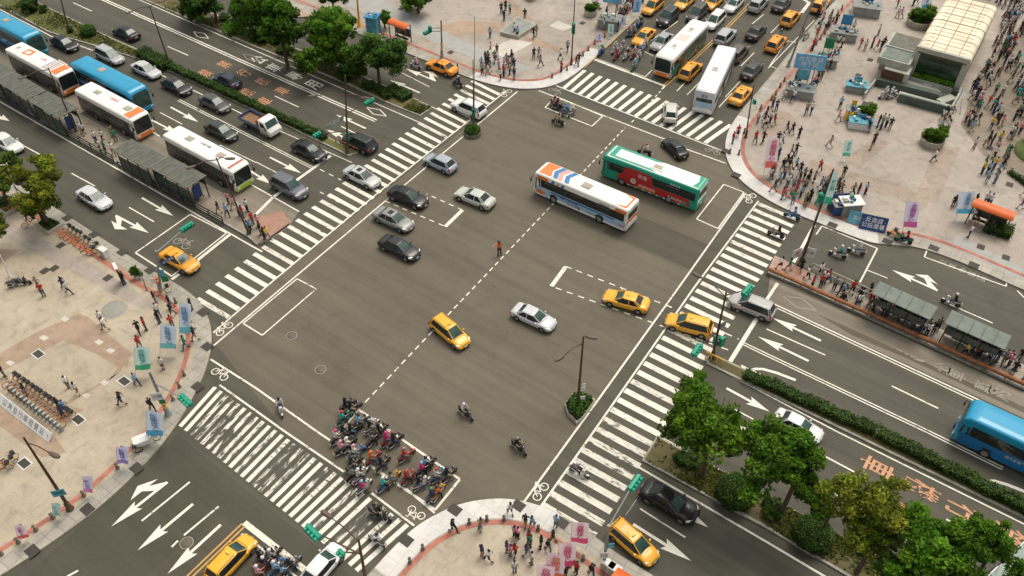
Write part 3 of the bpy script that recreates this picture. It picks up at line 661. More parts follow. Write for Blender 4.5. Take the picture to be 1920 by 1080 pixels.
    if taxi:
        t = MB(); t.box((X1-.45, 0, Z+.09), (.16, .42, .13), SIGN_Y, bev=.03, taper=.85)
        ts = t.build('taxi_sign', roof)
        me = textmesh('TAXI', .12, BLACK); setobj('lettering', me, ts, frame((X1-.36, 0, Z+.085), (0, 1, 0), (0, 0, 1)))
        me = textmesh('TAXI', .12, BLACK); setobj('lettering', me, ts, frame((X1-.54, 0, Z+.085), (0, -1, 0), (0, 0, 1)))
    elif kind == 'sedan' and roofwin:
        t = MB(); t.box((ctr+.1, 0, zh+.073), (.55, .62, .012), GLASS, bev=.004); t.build('sunroof', roof)
    return r
PROTO = {}
HIDE = []
PROTO['sedans'] = car_proto('sedan', roofwin=True)
for nm, kd, tx in (('sedan', 'sedan', 0), ('wagon', 'wagon', 0), ('suv', 'suv', 0), ('hatch', 'hatch', 0), ('taxis', 'sedan', 1), ('taxiw', 'wagon', 1)):
    PROTO[nm] = car_proto(kd, bool(tx), 'taxi' if tx else 'car')
kids_index()
USED = set()
def drop_tree(o):
    for c in KIDS.get(o.name, []): drop_tree(c)
    bpy.data.objects.remove(o)
def paint_tree(o, c):
    if o.get('painted'): o.color = (*c, 1)
    for k in KIDS.get(o.name, []): paint_tree(k, c)
def put(key, loc, rz, label, cat, group, paint=None, scale=1.0):
    p = PROTO[key]
    if key not in USED: USED.add(key); o = p
    else: o = copy_tree(p)
    todo.append((o, loc, rz, label, cat, group, paint, scale)); return o
todo = []
def flush():
    """give every placed thing its position, paint and words (after all copies are made from the untouched first one)"""
    kids_index()
    for o, loc, rz, label, cat, group, paint, sc in todo:
        o.location = loc; o.rotation_euler = (0, 0, rz); o.scale = (sc, sc, sc)
        tag(o, label, cat, group)
        if paint: paint_tree(o, paint)
    todo.clear()
WHITE = (.72, .72, .70); SILVER = (.40, .42, .43); GREY = (.16, .16, .155); DARK = (.020, .020, .021); BLK = (.006, .006, .007); NAVY = (.02, .03, .06)
YEL = (.85, .36, .018); YEL2 = (.86, .43, .03); GRN = (.03, .04, .032); BRN = (.10, .075, .065); SBL = (.36, .40, .44)
def car(key, px, h, label, paint, front=None, z=.62, sc=None):
    if sc is None: sc = 1.0 if px[1] < 430 else max(.88, 1.0-(px[1]-430)/2600)
    """px = middle of the car as seen; h = 'F' away along the avenue etc. or two points rear -> front"""
    rz = {'E': DB, 'W': DB+PI, 'N': DA, 'S': DA+PI}.get(h) if isinstance(h, str) else heading(*h)
    p = W(px[0], px[1], z); p.z = 0.012
    if key in ('taxis', 'taxiw'): cat, grp = 'taxi', 'yellow taxis'
    else: cat, grp = 'car', 'cars on the roads'
    return put(key, p, rz, label, cat, grp, paint, sc)
CL = [
 ('sedan', (121, 81), 'E', 'black saloon car beside the grass median at far upper left', BLK),
 ('wagon', (206, 105), 'E', 'silver estate car next to the grass median behind the blue coach', SILVER),
 ('sedan', (274, 131), 'E', 'pale silver saloon at the start of the clipped hedge beside the blue coach', (.55, .56, .56)),
 ('sedan', (331, 161), 'E', 'black saloon at the hedge, third from the grass median', DARK),
 ('sedan', (403, 193), 'E', 'dark grey saloon at the hedge just behind the small lorry', (.07, .07, .065)),
 ('sedan', (415, 245), 'E', 'dark green-grey saloon in the lane between lorry and white bus', GRN),
 ('sedan', (580, 282), 'E', 'black saloon waiting at the stop line beside the hedge end', BLK),
 ('suv', (543, 351), 'E', 'blue-grey off-road car crossing the stop line by the platform end', (.13, .135, .16)),
 ('wagon', (673, 267), 'W', 'dark brown-black car under the double street lamp beside the hedge end', DARK),
 ('sedan', (236, 61), 'W', 'black saloon driving away on the far side of the grass median', BLK),
 ('hatch', (425, 151), 'W', 'dark blue hatchback driving over the orange road lettering', NAVY),
 ('sedan', (14, 268), 'E', 'white saloon at the left edge beside the bus platform road', WHITE),
 ('sedan', (177, 371), 'E', 'white saloon driving alone on the road left of the bus platform', (.62, .63, .65)),
 ('sedans', (679, 331), 'E', 'silver white saloon with dark sunroof on the left zebra crossing', (.50, .51, .50)),
 ('hatch', (825, 305), 'W', 'small silver blue car leaving the crossing at the left bicycle lane', SBL),
 ('sedan', (765, 369), ((735, 358), (795, 382)), 'glossy black saloon just past the left zebra in the dashed turning box', BLK),
 ('sedans', (738, 411), ((713, 400), (765, 424)), 'grey silver saloon between two black saloons inside the crossing', (.26, .26, .25)),
 ('sedan', (749, 464), ((722, 452), (776, 478)), 'black saloon lowest of the three turning side by side in the crossing', (.016, .016, .017)),
 ('sedan', (890, 370), ((914, 378), (867, 359)), 'light silver green saloon alone in the middle upper crossing', (.52, .53, .48)),
 ('suv', (878, 203), 'W', 'white off-road car on the upper end of the left zebra', WHITE),
 ('sedan', (1265, 276), ((1284, 293), (1250, 262)), 'black saloon with red tail lamps beside the green bus', (.006, .006, .007), None, .62, .86),
 ('hatch', (1257, 210), ((1257, 231), (1258, 190)), 'small cream white car on the upper zebra beside the white bus', (.60, .58, .52)),
 ('sedan', (1410, 131), 'N', 'dark grey saloon behind a taxi right of the white bus', (.04, .04, .04)),
 ('wagon', (1384, 99), 'N', 'brown roofed off-road car directly ahead of the white bus', BRN),
 ('suv', (1360, 69), 'N', 'silver off-road car ahead of the brown roofed car', (.42, .43, .43)),
 ('sedan', (1418, 59), 'N', 'dark car with brown reflections beside the silver off-road car', (.03, .025, .024)),
 ('wagon', (1340, 39), 'S', 'white people carrier left of the yellow centre line', WHITE),
 ('wagon', (1307, 25), 'S', 'dark van just behind the white roofed bus', (.05, .045, .04)),
 ('sedan', (1241, 78), 'S', 'grey silver saloon beside the white roofed bus', (.34, .35, .35)),
 ('suv', (1252, 33), 'S', 'black people carrier with chrome front behind a waiting taxi', (.025, .023, .024)),
 ('sedan', (1376, 8), 'S', 'white saloon at the top edge left of the centre line', (.66, .66, .66)),
 ('suv', (1422, 8), 'N', 'silver grey off-road car at the top edge right of the centre line', (.38, .39, .40)),
 ('sedan', (1466, 7), 'N', 'dark grey car at the top edge beside a taxi', (.05, .05, .05)),
 ('sedan', (1001, 594), ((972, 583), (1035, 612)), 'silver saloon in the lower middle of the crossing heading for the right zebra', (.56, .57, .58)),
 ('wagon', (1409, 573), ((1440, 584), (1380, 560)), 'silver people carrier at the right stop line', (.44, .43, .41)),
 ('sedan', (1497, 797), 'E', 'white saloon half hidden under the roadside tree by the hedge', (.72, .72, .73)),
 ('sedan', (1255, 940), 'E', 'large glossy black car beside the planted median at the bottom', (.004, .004, .005), None, .62, 1.0),
 ('hatch', (606, 1058), 'N', 'white car at the bottom edge waiting at the stop line', (.78, .78, .76)),
 # taxis
 ('taxis', (337, 487), ((312, 474), (364, 503)), 'yellow taxi on the stop line left of the bus platform', YEL),
 ('taxis', (828, 125), ((850, 132), (806, 114)), 'orange taxi beside the kerb of the upper corner pavement', (.85, .30, .012)),
 ('taxiw', (1295, 132), 'N', 'yellow taxi at the centre line between the two white roofed buses', YEL),
 ('taxis', (1389, 178), 'N', 'yellow taxi right of the white bus nearest the upper zebra', YEL),
 ('taxiw', (1455, 81), 'N', 'orange taxi beside the parking grid of the big plaza', (.86, .31, .012)),
 ('taxiw', (1482, 34), 'N', 'yellow taxi in the kerb lane near the top edge', YEL),
 ('taxiw', (1538, 9), 'N', 'yellow taxi at the top edge next to the big plaza', YEL),
 ('taxis', (1207, 69), 'S', 'yellow taxi behind the waiting scooters of the upper street', YEL),
 ('taxiw', (1224, 12), 'S', 'yellow taxi in the kerb lane at the top edge', YEL),
 ('taxis', (1284, 3), 'S', 'yellow taxi at the top edge behind the black people carrier', YEL2),
 ('taxis', (1338, 3), 'S', 'orange taxi at the top edge behind the dark van', YEL),
 ('taxiw', (844, 622), ((816, 600), (872, 646)), 'yellow taxi crossing the dashed centre line in the middle', YEL2),
 ('taxis', (1174, 563), ((1213, 572), (1136, 551)), 'yellow taxi saloon inside the right dashed turning box', YEL2),
 ('taxiw', (1292, 608), ((1330, 618), (1254, 598)), 'yellow taxi van on the right zebra', YEL2),
 ('taxiw', (1188, 1016), ((1155, 990), (1220, 1046)), 'yellow taxi beside the bottom pavement corner', YEL2),
 ('taxiw', (434, 1046), 'N', 'yellow taxi waiting at the bottom left stop line', YEL2)]
for c in CL: car(*c)

# ---------------------------------------------------------------- buses
LOUV = mat('roof_hatch', (.40, .38, .30), .7, .2, 3)
def bm(name, c, r=.35): return mat('bus_'+name, c, r, .06, .8, coat=.4)
BW = bm('white', (.84, .82, .77)); BO = bm('orange', (.78, .20, .035)); BB = bm('cyan_blue', (.008, .29, .50)); BBD = bm('deep_blue', (.010, .17, .42)); BLB = bm('pale_blue', (.36, .52, .68)); BG = bm('green', (.010, .33, .22)); BR = bm('red', (.50, .022, .022)); BLG = bm('lime', (.38, .52, .04)); BLIL = bm('lilac_white', (.60, .60, .68)); BNV = bm('navy', (.03, .07, .20)); BRD = bm('stripe_red', (.5, .08, .06)); BSK = bm('stripe_blue', (.04, .20, .42)); BDK = bm('dark_side', (.045, .040, .034)); BPK = bm('pink', (.7, .35, .32))
CHAR = mat('lettering_dark', (.03, .04, .10), .6); CHARW = mat('lettering_white', (.75, .75, .75), .6); CHARR = mat('lettering_red', (.55, .05, .04), .6)
def rrect(x, w, z0, z1, r, ins=0):
    """cross section across the bus (y,z) with rounded top corners"""
    w -= ins; pts = [(0, z0), (w-.06, z0), (w, z0+.08), (w, (z0+z1)/2), (w-.012, z1-r)]
    for k in range(1, 5):
        a = k/4*PI/2; pts.append((w-r+r*math.cos(a)-.012, z1-r+r*math.sin(a)))
    pts.append((w*.4, z1+.02-.004)); pts.append((0, z1+.03-.004))
    return [(x, y, z) for y, z in pts]+[(x, -y, z) for y, z in pts[-2:0:-1]]
def bus(fpx, fz, h, L, label, body, skirt, roofm, frontm, name='bus', coach=False, hatches=(), roofart=None, sideart=None, reart=None, cat='bus', mirror=True, Hh=3.05):
    rz = {'E': DB, 'W': DB+PI, 'N': DA, 'S': DA+PI}.get(h) if isinstance(h, str) else heading(*h)
    f = W(fpx[0], fpx[1], fz); c = Vector((f.x, f.y, 0))-U(rz)*(L/2); c.z = .012
    r = empty(name, c, rz); Wd = 1.25; z0 = .32; hl = L/2
    b = MB(); xs = [(-hl, .10, .08, .05), (-hl+.08, .02, .03, 0), (-hl+.4, 0, 0, 0), (hl-1.3, 0, 0, 0), (hl-.45, .0, .02, 0), (hl-.1, .05, .10 if not coach else .35, 0), (hl, .16, .28 if not coach else .8, .05)]
    for i in range(len(xs)-1):
        pass
    b.loft([rrect(x, Wd, z0+d, Hh-dz, .20, ins) for x, ins, dz, d in xs], body); b.build('body', r)
    sk = MB()      # skirt panel below the windows
    zs0, zs1 = z0+.05, 1.44 if not coach else 1.55
    for s in (-1, 1):
        sk.add([(-hl+.1, s*(Wd+.006), zs0), (hl-.35, s*(Wd+.006), zs0), (hl-.35, s*(Wd+.006), zs1), (-hl+.1, s*(Wd+.006), zs1)], [(0, 1, 2, 3) if s < 0 else (3, 2, 1, 0)], skirt)
    sk.build('side_panel', r)
    zw0, zw1 = (1.50, 2.42) if not coach else (1.60, 2.62)
    for s in (-1, 1):
        w = MB(); x = -hl+.45; n = int((L-1.6)/1.45); stp = (L-1.75)/n
        w.add([(-hl+.30, s*(Wd+.004), zw0-.03), (hl-.9, s*(Wd+.004), zw0-.03), (hl-.9, s*(Wd+.004), zw1+.03), (-hl+.30, s*(Wd+.004), zw1+.03)], [(0, 1, 2, 3) if s < 0 else (3, 2, 1, 0)], BLACK); wf = w.build('window_band', r)
        for i in range(n):
            xa, xb = x+i*stp+.05, x+(i+1)*stp-.05; g_ = MB()
            g_.add([(xa, s*(Wd+.009), zw0), (xb, s*(Wd+.009), zw0), (xb, s*(Wd+.009), zw1), (xa, s*(Wd+.009), zw1)], [(0, 1, 2, 3) if s < 0 else (3, 2, 1, 0)], GLASS); g_.build('window', wf)
            if i % 2: g_ = MB(); g_.box(((xa+xb)/2, s*(Wd+.012), zw0+.70), (xb-xa, .012, .03), RIM); g_.build('window_bar', wf)
        dgl = MB(); dgl.add([(hl-.85, s*(Wd+.008), .95 if not coach else 1.5), (hl-.18, s*(Wd-.02), .95 if not coach else 1.5), (hl-.22, s*(Wd-.02), 2.45), (hl-.85, s*(Wd+.008), 2.45)], [(0, 1, 2, 3) if s < 0 else (3, 2, 1, 0)], GLASSW); dgl.build('driver_window', r)
    if not coach:   # doors on the right side
        for xd in (hl-1.55, -.2):
            d = MB(); d.box((xd, -(Wd+.012), 1.38), (1.05, .03, 2.0), BLACK); dd = d.build('door', r)
            for k in (-1, 1): d = MB(); d.box((xd+k*.26, -(Wd+.03), 1.45), (.44, .012, 1.7), GLASS); d.build('door_glass', dd)
    ws = MB(); zc = 1.0 if not coach else .95; lean = 0 if not coach else .35
    GW = GLASS if not coach else GLASSW
    zm, xt, zt_ = (2.30, hl+.022, Hh-.30) if not coach else (Hh-.86, hl-.06, Hh-.38)
    ws.add([(hl+.012, -1.08, zc), (hl+.012, 1.08, zc), (hl+.02, 1.06, zm), (hl+.02, -1.06, zm), (xt, 1.0, zt_), (xt, -1.0, zt_)], [(0, 1, 2, 3), (3, 2, 4, 5)], GW, True); ws.build('windscreen', r)
    fb = MB(); fb.box((hl+.02, 0, .62), (.14, 2.36, .52), frontm, bev=.05); fbo = fb.build('front_bumper', r)
    ds = MB(); ds.box((hl-.06-lean*.3, 0, Hh-.40-lean*.2), (.22, 1.5, .24), BLACK, bev=.02); dso = ds.build('destination_sign', r)
    for s in (-1, 1):
        q = MB(); q.box((hl+.09, s*.92, .72), (.06, .34, .18), HLAMP, bev=.02); q.build('headlight', r)
        q = MB(); q.box((-hl-.01, s*1.02, .95), (.04, .16, .42), TLAMP, bev=.01); q.build('tail_light', r)
        if mirror:
            q = MB(); q.tube([(hl-.15, s*1.15, 2.5), (hl+.2, s*1.36, 2.45), (hl+.25, s*1.38, 2.2)], .03, BLACK, 6); q.box((hl+.25, s*1.38, 2.0), (.10, .2, .42), BLACK, bev=.02); q.build('wing_mirror', r)
    rw = MB(); rw.box((-hl-.008, 0, 2.05), (.03, 1.9, .75), GLASS, bev=.01); rw.build('rear_window', r)
    rp = MB(); rp.box((-hl-.01, 0, .78), (.05, 2.2, .42), frontm, bev=.01); rpo = rp.build('rear_panel', r); q = MB(); q.box((-hl-.045, 0, .62), (.02, .4, .16), PLATE); q.build('number_plate', rpo)
    for x in (hl-2.55, -hl+(3.1 if not coach else 3.3)):
        for s in (-1, 1):
            t = MB(); M = Matrix.Translation((x, s*(Wd+.010), .50)) @ Matrix.Rotation(PI/2, 4, 'X'); t.lathe([(.60, -.006), (.60, .006)], BLACK, 18, M=M); t.build('wheel_arch', r)
            w = MB(); M = Matrix.Translation((x, s*(Wd-.12), .48)) @ Matrix.Rotation(-s*PI/2, 4, 'X')
            w.lathe([(.3, -.14), (.46, -.14), (.48, -.08), (.48, .08), (.45, .142), (.30, .148)], TYRE, 18, M=M); wo = w.build('wheel', r)
            i = MB(); i.lathe([(.06, .17), (.14, .165), (.18, .13), (.29, .152)], RIM, 14, M=M); i.build('rim', wo)
    rf = MB(); zr = Hh+.012   # roof skin, slightly crowned
    ys = [-1.12, -1.0, -.45, 0, .45, 1.0, 1.12]
    def rz_(y): return Hh+.036 - (.06 if abs(y) > 1.0 else 0)
    x_a, x_b = -hl+.25, hl-(.45 if not coach else 1.0)
    grid = [[(x, y, rz_(y)) for y in ys] for x in (x_a, x_b)]
    rf.add(grid[0]+grid[1], [(j, 7+j, 8+j, j+1) for j in range(6)], roofm, True); ro = rf.build('roof', r)
    for hx, hy, hw, hd, m_ in hatches:
        q = MB(); q.box((hx, hy, Hh+.075), (hw, hd, .11), m_, bev=.03, taper=.9)
        q.box((hx, hy, Hh+.135), (hw*.6, hd*.6, .03), LOUV, bev=.01); q.build('roof_hatch', ro)
    def roofpatch(poly, m, z=.016):
        q = MB(); q.poly([(x, max(-1.0, min(1.0, y))) for x, y in poly], m, zoff=Hh+.036+z*1.0)
        q.build('roof_stripe', ro)
    def side(poly, m, s, z=.014, nm='side_graphic'):
        q = MB(); vs = [(x, s*(Wd+z), zz) for x, zz in poly]
        q.add(vs, [tuple(range(len(vs))) if s < 0 else tuple(range(len(vs)))[::-1]], m); return q.build(nm, r)
    def sidetext(t, x, z, size, m, s, off=.03):
        M = frame((x, s*(Wd+off), z), (-s, 0, 0), (0, 0, 1)); return setobj('lettering', textmesh(t, size, m), r, M)
    def rooftext(t, x, y, size, m):
        return setobj('lettering', textmesh(t, size, m), ro, frame((x, y, Hh+.075), (1, 0, 0), (0, 1, 0)))
    if roofart: roofart(roofpatch, rooftext, hl)
    if sideart: sideart(side, sidetext, hl)
    if reart: reart(r, hl)
    tag(r, label, cat, 'buses and coaches'); land((c.x, c.y), None) if False else None
    return r
def art_blue_roof(rp, rt, hl):
    rp([(hl-2.0, -1.08), (hl-.5, -1.08), (hl-.5, 1.08), (hl-2.0, 1.08), (hl-1.6, 0)], BO, .018)
    for x, m in ((hl-2.75, BSK), (hl-3.35, BPK), (hl-4.15, BSK)):
        rp([(x, -1.1), (x+.55, -1.1), (x+.95, 0), (x+.4, 0)], m, .02); rp([(x+.4, 0), (x+.95, 0), (x+.55, 1.1), (x, 1.1)], m, .02)
    rp([(-hl+.3, -1.1), (-hl+1.5, -1.1), (-hl+.5, -.7), (-hl+.5, .7), (-hl+1.5, 1.1), (-hl+.3, 1.1)], BO, .02)
def art_blue_side(sd, st, hl):
    for s in (-1, 1):
        sd([(-hl+.2, .38), (hl-1.9, .38), (hl-1.9, .70), (-hl+.2, .62)], BW, s, .018); sd([(-hl+1.4, 1.2), (hl-2.2, 1.16), (hl-2.2, 1.40), (-hl+1.4, 1.40)], BSK, s, .018)
        sd([(hl-1.4, .55), (hl-.4, .55), (hl-.4, 1.0), (hl-1.5, 1.0)], BO, s, .02); sd([(hl-1.6, .38), (hl-.4, .38), (hl-.4, .55), (hl-1.6, .55)], BW, s, .02)
        sd([(-hl+.25, .8), (-hl+.8, .8), (-hl+.8, 1.0), (-hl+.25, 1.0)], BO, s, .02)
        sd([(hl-1.9, 2.44), (hl-.42, 2.44), (hl-.42, 2.86), (hl-1.7, 2.86)], BO, s, .016, 'corner_panel'); sd([(-hl+.12, 2.44), (-hl+1.5, 2.44), (-hl+1.3, 2.86), (-hl+.12, 2.86)], BO, s, .016, 'corner_panel')
        for k, m_ in ((0, BSK), (.6, BPK), (1.2, BSK)): sd([(hl-2.5-k, 2.44), (hl-2.15-k, 2.44), (hl-2.3-k, 2.86), (hl-2.65-k, 2.86)], m_, s, .016)
        st('首都之星幼兒園', s*0+hl-4.4, 1.12, .32, CHAR, s); st('全心守護', .6, .72, .42, CHAR, s); st('健康 安心 陪伴', -1.9, .74, .24, mat('lettering_teal', (.03, .30, .28), .6), s)
        st('大都會客運', -2.9, 2.52, .26, CHAR, s, .012)
def art_rear(r, hl, m1, m2):
    q = MB(); q.box((-hl-.02, 0, 2.75), (.03, 1.9, .32), m1, bev=.008); a = q.build('rear_sign', r)
    q = MB(); q.box((-hl-.015, 0, 1.35), (.03, 2.1, .36), m2, bev=.008); q.build('rear_panel', r)
    setobj('lettering', textmesh('307', .26, CHAR), a, frame((-hl-.04, 0, 2.75), (0, -1, 0), (0, 0, 1)))
C_ = [(1176, 404), (1012, 339)]
bus((1013, 333), 1.5, ((1180, 404), (1013, 333)), 11.3, 'white roofed bus with orange ends and pale blue sides in the middle of the crossing', BW, BLB, BW, BW, hatches=[(-1.6+1.4, .15, 1.1, .9, LOUV)], roofart=art_blue_roof, sideart=art_blue_side, reart=lambda r, hl: art_rear(r, hl, BW, BO))
def art_green_roof(rp, rt, hl):
    rp([(hl-.6, -1.1), (hl-.6, 1.1), (hl-1.0, 1.1), (hl-1.2, .75), (hl-1.2, -.75), (hl-1.0, -1.1)], BG, .02)
    for s in (-1, 1): rp([(hl-1.0, s*1.12), (-.6, s*1.12), (.2, s*.72), (hl-1.2, s*.72)][::1 if s > 0 else -1], BG, .02)
    rp([(-hl+.3, -1.1), (-hl+.9, -1.1), (-hl+.6, 0), (-hl+.9, 1.1), (-hl+.3, 1.1)], BG, .02)
def art_green_side(sd, st, hl):
    for s in (-1, 1):
        sd([(hl-2.0, .5), (hl-2.0, 1.44), (-hl+.9, 1.44), (-hl+.7, .5)], BR, s, .018); sd([(hl-2.3, 1.2), (hl-2.9, 2.62), (hl-5.9, 2.62), (hl-6.3, 1.2)], BR, s, .02)
        for k in range(9): sd([(hl-2.8-k*.85, .40), (hl-2.4-k*.85, .40), (hl-2.5-k*.85, .56)], BW, s, .024)
        q = [(hl-3.9+.33*math.cos(a), 1.15+.33*math.sin(a)) for a in [k*PI/6 for k in range(12)]]
        sd(q if s < 0 else q, BW, s, .028); st('福', hl-3.9, 1.15, .42, CHARR, s, .036); st('幸福', hl-4.9, 2.0, .55, CHARW, s, .036); st('好康大放送', hl-5.6, .9, .38, CHARW, s, .036)
        st('首都客運', -3.0, 2.55, .3, CHARW, s, .03); st('新春特賣會', -3.2, .85, .34, CHARW, s, .036)
        sd([(1.2, .62), (-.9, .62), (-.9, .95), (1.2, .95)], BO, s, .03)
        sd([(-hl+1.6, .62), (-hl+1.1, .62), (-hl+1.1, 1.0), (-hl+1.6, 1.0)], BG, s, .03)
bus((1139, 301), 1.5, ((1300, 362), (1139, 301)), 11.3, 'green and white bus with red advertising on its side inside the crossing', BG, BG, BW, BG, hatches=[(-.4, .1, 1.6, 1.1, BW)], roofart=art_green_roof, sideart=art_green_side, reart=lambda r, hl: art_rear(r, hl, BW, BW))
def art_orange(n=1):
    def f(rp, rt, hl):
        rp([(hl-1.6, -1.1), (hl-.46, -1.1), (hl-.46, 1.1), (hl-1.6, 1.1)], BO, .02)
        if n == 1:
            for k in range(4): rp([(hl-2.1-k*.42, -1.1), (hl-1.95-k*.42, -1.1), (hl-1.95-k*.42, 1.1), (hl-2.1-k*.42, 1.1)], BNV if k % 2 else BRD, .02)
            rp([(-2.9, -.6), (-1.4, -.3), (-1.6, .8), (-3.0, .6)], BO, .02); rp([(-2.6, -.3), (-1.8, -.1), (-1.9, .4), (-2.6, .3)], BW, .024); rt('公車', .9, .2, .5, CHARR)
        else: rt('三重客運', .3, .25, .42, CHARR)
    return f
bus((130, 157), 1.5, 'E', 11.3, 'white roofed bus with orange front and blue stripes, rearmost at the left platform', BW, BDK, BW, BO, roofart=art_orange(1), hatches=[(-4.2, 0, .9, .8, BW)])
bus((270, 240), 1.4, 'E', 11.0, 'white bus with orange front beside the blue coach at the left platform', BW, BDK, BW, BO, roofart=art_orange(2), hatches=[(-2.6, .1, 1.0, .7, LOUV), (3.2, .1, 1.0, .8, LOUV)])
bus((457, 336), 1.4, 'E', 11.6, 'white bus with lime green front, first at the left platform', BW, BDK, BW, BLG, roofart=lambda rp, rt, hl: (rt('大南汽車', -.2, .3, .42, CHAR), rp([(hl-.9, -1.05), (hl-.6, -1.05), (hl-.6, 1.05), (hl-.9, 1.05)], BRD, .02)), hatches=[(-2.6, .1, 1.0, .8, LOUV), (2.6, .1, 1.0, .8, bm('hatch_rose', (.5, .36, .3)))])
def art_coach(sd, st, hl):
    for s in (-1, 1):
        sd([(-hl+.3, .45), (hl-1.2, .45), (hl-2.2, .9), (-hl+3, .8)], BBD, s, .018); sd([(-1.2, .9), (.2, 1.5), (1.0, 1.4), (-.2, .85)], BLB, s, .022); sd([(-hl+.3, 1.25), (-1.8, 1.0), (-1.8, 1.12), (-hl+.3, 1.45)], BLB, s, .022)
        st('國光客運', 1.6, 1.2, .30, CHARW, s, .03)
bus((268, 192), 1.6, 'E', 12.0, 'bright blue coach driving between the white bus and the row of cars', BB, BBD, BB, BB, 'coach', True, [(-1.3, .1, .9, .9, LOUV)], sideart=art_coach, cat='coach', Hh=3.35)
bus((70, 88), 1.6, 'E', 12.0, 'bright blue coach cut off by the left edge near the grass median', BB, BBD, BB, BB, 'coach', True, [(-.2, .1, .9, .9, LOUV)], sideart=art_coach, cat='coach', Hh=3.35)
bus((1802, 786), 1.6, 'W', 12.0, 'bright blue coach coming in from the right edge', BB, BBD, BB, BB, 'coach', True, [(-3.3, .1, .9, .9, LOUV)], sideart=art_coach, cat='coach', Hh=3.35)
def art_white_rear(r, hl):
    q = MB(); q.box((-hl-.02, 0, 2.6), (.03, 2.0, .5), BLIL, bev=.008); a = q.build('rear_sign', r)
    setobj('lettering', textmesh('麗星', .42, CHAR), a, frame((-hl-.04, 0, 2.62), (0, -1, 0), (0, 0, 1)))
    q = MB(); q.box((-hl-.02, 0, 1.5), (.03, 2.1, .7), BLB, bev=.008); q.build('rear_panel', r)
f_ = W(1340, 160, 1.6)
bus((1360, 108), 1.6, ((1311, 217), (1364, 105)), 11.8, 'long plain white coach leaving over the upper zebra', BLIL, BLIL, BW, BW, 'coach', False, [(-.5, .1, 1.0, .8, BLIL)], reart=art_white_rear, cat='coach', Hh=3.3)
def art_wo(rp, rt, hl):
    rp([(-1, -.7), (.8, -.8), (.8, .6), (-1, .7)], bm('faint_pink', (.68, .60, .54)), .018)
def art_wo_side(sd, st, hl):
    for s in (-1, 1):
        sd([(hl-2, .5), (-hl+.4, .5), (-hl+.4, 2.6), (hl-3.5, 2.6)], bm('dark_green', (.05, .09, .06)), s, .016)
        for k in range(7): sd([(hl-3-k*1.1, .6), (hl-3.5-k*1.1, .6), (hl-3.2-k*1.1, 1.5+.4*(k % 3))], (BRD, BO, BG)[k % 3], s, .022)
bus((1242, 128), 1.5, 'S', 11.3, 'white roofed bus with orange front waiting at the upper stop line', BW, BG, BW, BO, hatches=[(2.6, 0, 1.3, .9, BW), (-2.6, 0, 1.3, .9, BW)], roofart=art_wo, sideart=art_wo_side)

# ---------------------------------------------------------------- flatbed lorry
def lorry():
    r = empty('lorry'); b = MB(); 
    b.loft([[(x, -w, z0), (x, w, z0), (x, w, z1-.1), (x, w-.12, z1), (x, -w+.12, z1), (x, -w, z1-.1)] for x, w, z0, z1 in ((.9, .92, .5, 2.15), (1.0, .95, .45, 2.2), (1.9, .95, .45, 2.15), (2.25, .94, .45, 1.35), (2.6, .92, .45, 1.15), (2.7, .86, .5, .95))], BW); b.build('cab', r)
    q = MB(); q.add([(2.28, -.82, 1.36), (2.28, .82, 1.36), (1.95, .78, 2.08), (1.95, -.78, 2.08)], [(0, 1, 2, 3)], GLASSW); q.build('windscreen', r)
    for s in (-1, 1):
        q = MB(); q.add([(1.2, s*.958, 1.35), (2.1, s*.955, 1.35), (1.85, s*.955, 1.95), (1.2, s*.958, 1.95)], [(0, 1, 2, 3) if s < 0 else (3, 2, 1, 0)], GLASS); q.build('side_window', r)
        q = MB(); q.box((2.68, s*.68, .8), (.08, .3, .16), HLAMP, bev=.02); q.build('headlight', r)
        q = MB(); q.tube([(2.2, s*.95, 1.5), (2.35, s*1.15, 1.6)], .02, BLACK, 5); q.box((2.35, s*1.18, 1.5), (.06, .16, .3), BLACK); q.build('wing_mirror', r)
        q = MB(); q.box((-1.0, s*.95, 1.08), (3.5, .05, .38), BNV); q.build('side_board', r)
    q = MB(); q.box((-1.0, 0, .86), (3.5, 1.9, .10), mat('bed_planks', (.22, .13, .07), .85, .3, 4)); q.build('load_bed', r)
    q = MB(); q.box((-2.76, 0, 1.06), (.05, 1.9, .36), BNV); q.build('tailboard', r)
    q = MB(); q.box((-.2, 0, .6), (4.9, .8, .3), BLACK); q.build('chassis', r)
    q = MB(); q.box((.62, 0, 1.5), (.1, 1.8, .9), mat('rack_rust', (.35, .10, .04), .8, .3, 5)); q.build('headboard', r)
    for x in (1.9, -1.6):
        for s in (-1, 1):
            M = Matrix.Translation((x, s*.84, .38)) @ Matrix.Rotation(-s*PI/2, 4, 'X'); w = MB(); w.lathe([(.22, -.1), (.36, -.1), (.38, 0), (.36, .1), (.22, .11)], TYRE, 16, M=M); wo = w.build('wheel', r)
            i = MB(); i.lathe([(.05, .12), (.21, .115)], RIM, 12, M=M); i.build('rim', wo)
    p = W(488, 231, .9); r.location = (p.x, p.y, .012); r.rotation_euler = (0, 0, DB); tag(r, 'small lorry with white cab and open blue load bed beside the hedge', 'lorry')
    q = MB(); q.box((0, 0, .25), (.7, .9, .5), mat('crate_orange', (.5, .13, .04), .8, .2, 4), bev=.02); q.tube([(-.2, -.3, .5), (.1, .2, .9)], .06, mat('machine_red', (.4, .05, .03), .7), 6)
    M = U(DB)*.0; o = q.build('machine', None, (p.x+U(DB).x*.1, p.y+U(DB).y*.1, .012+.91), DB); tag(o, 'orange red machine lying on the bed of the small lorry', 'machine')
lorry()
flush()
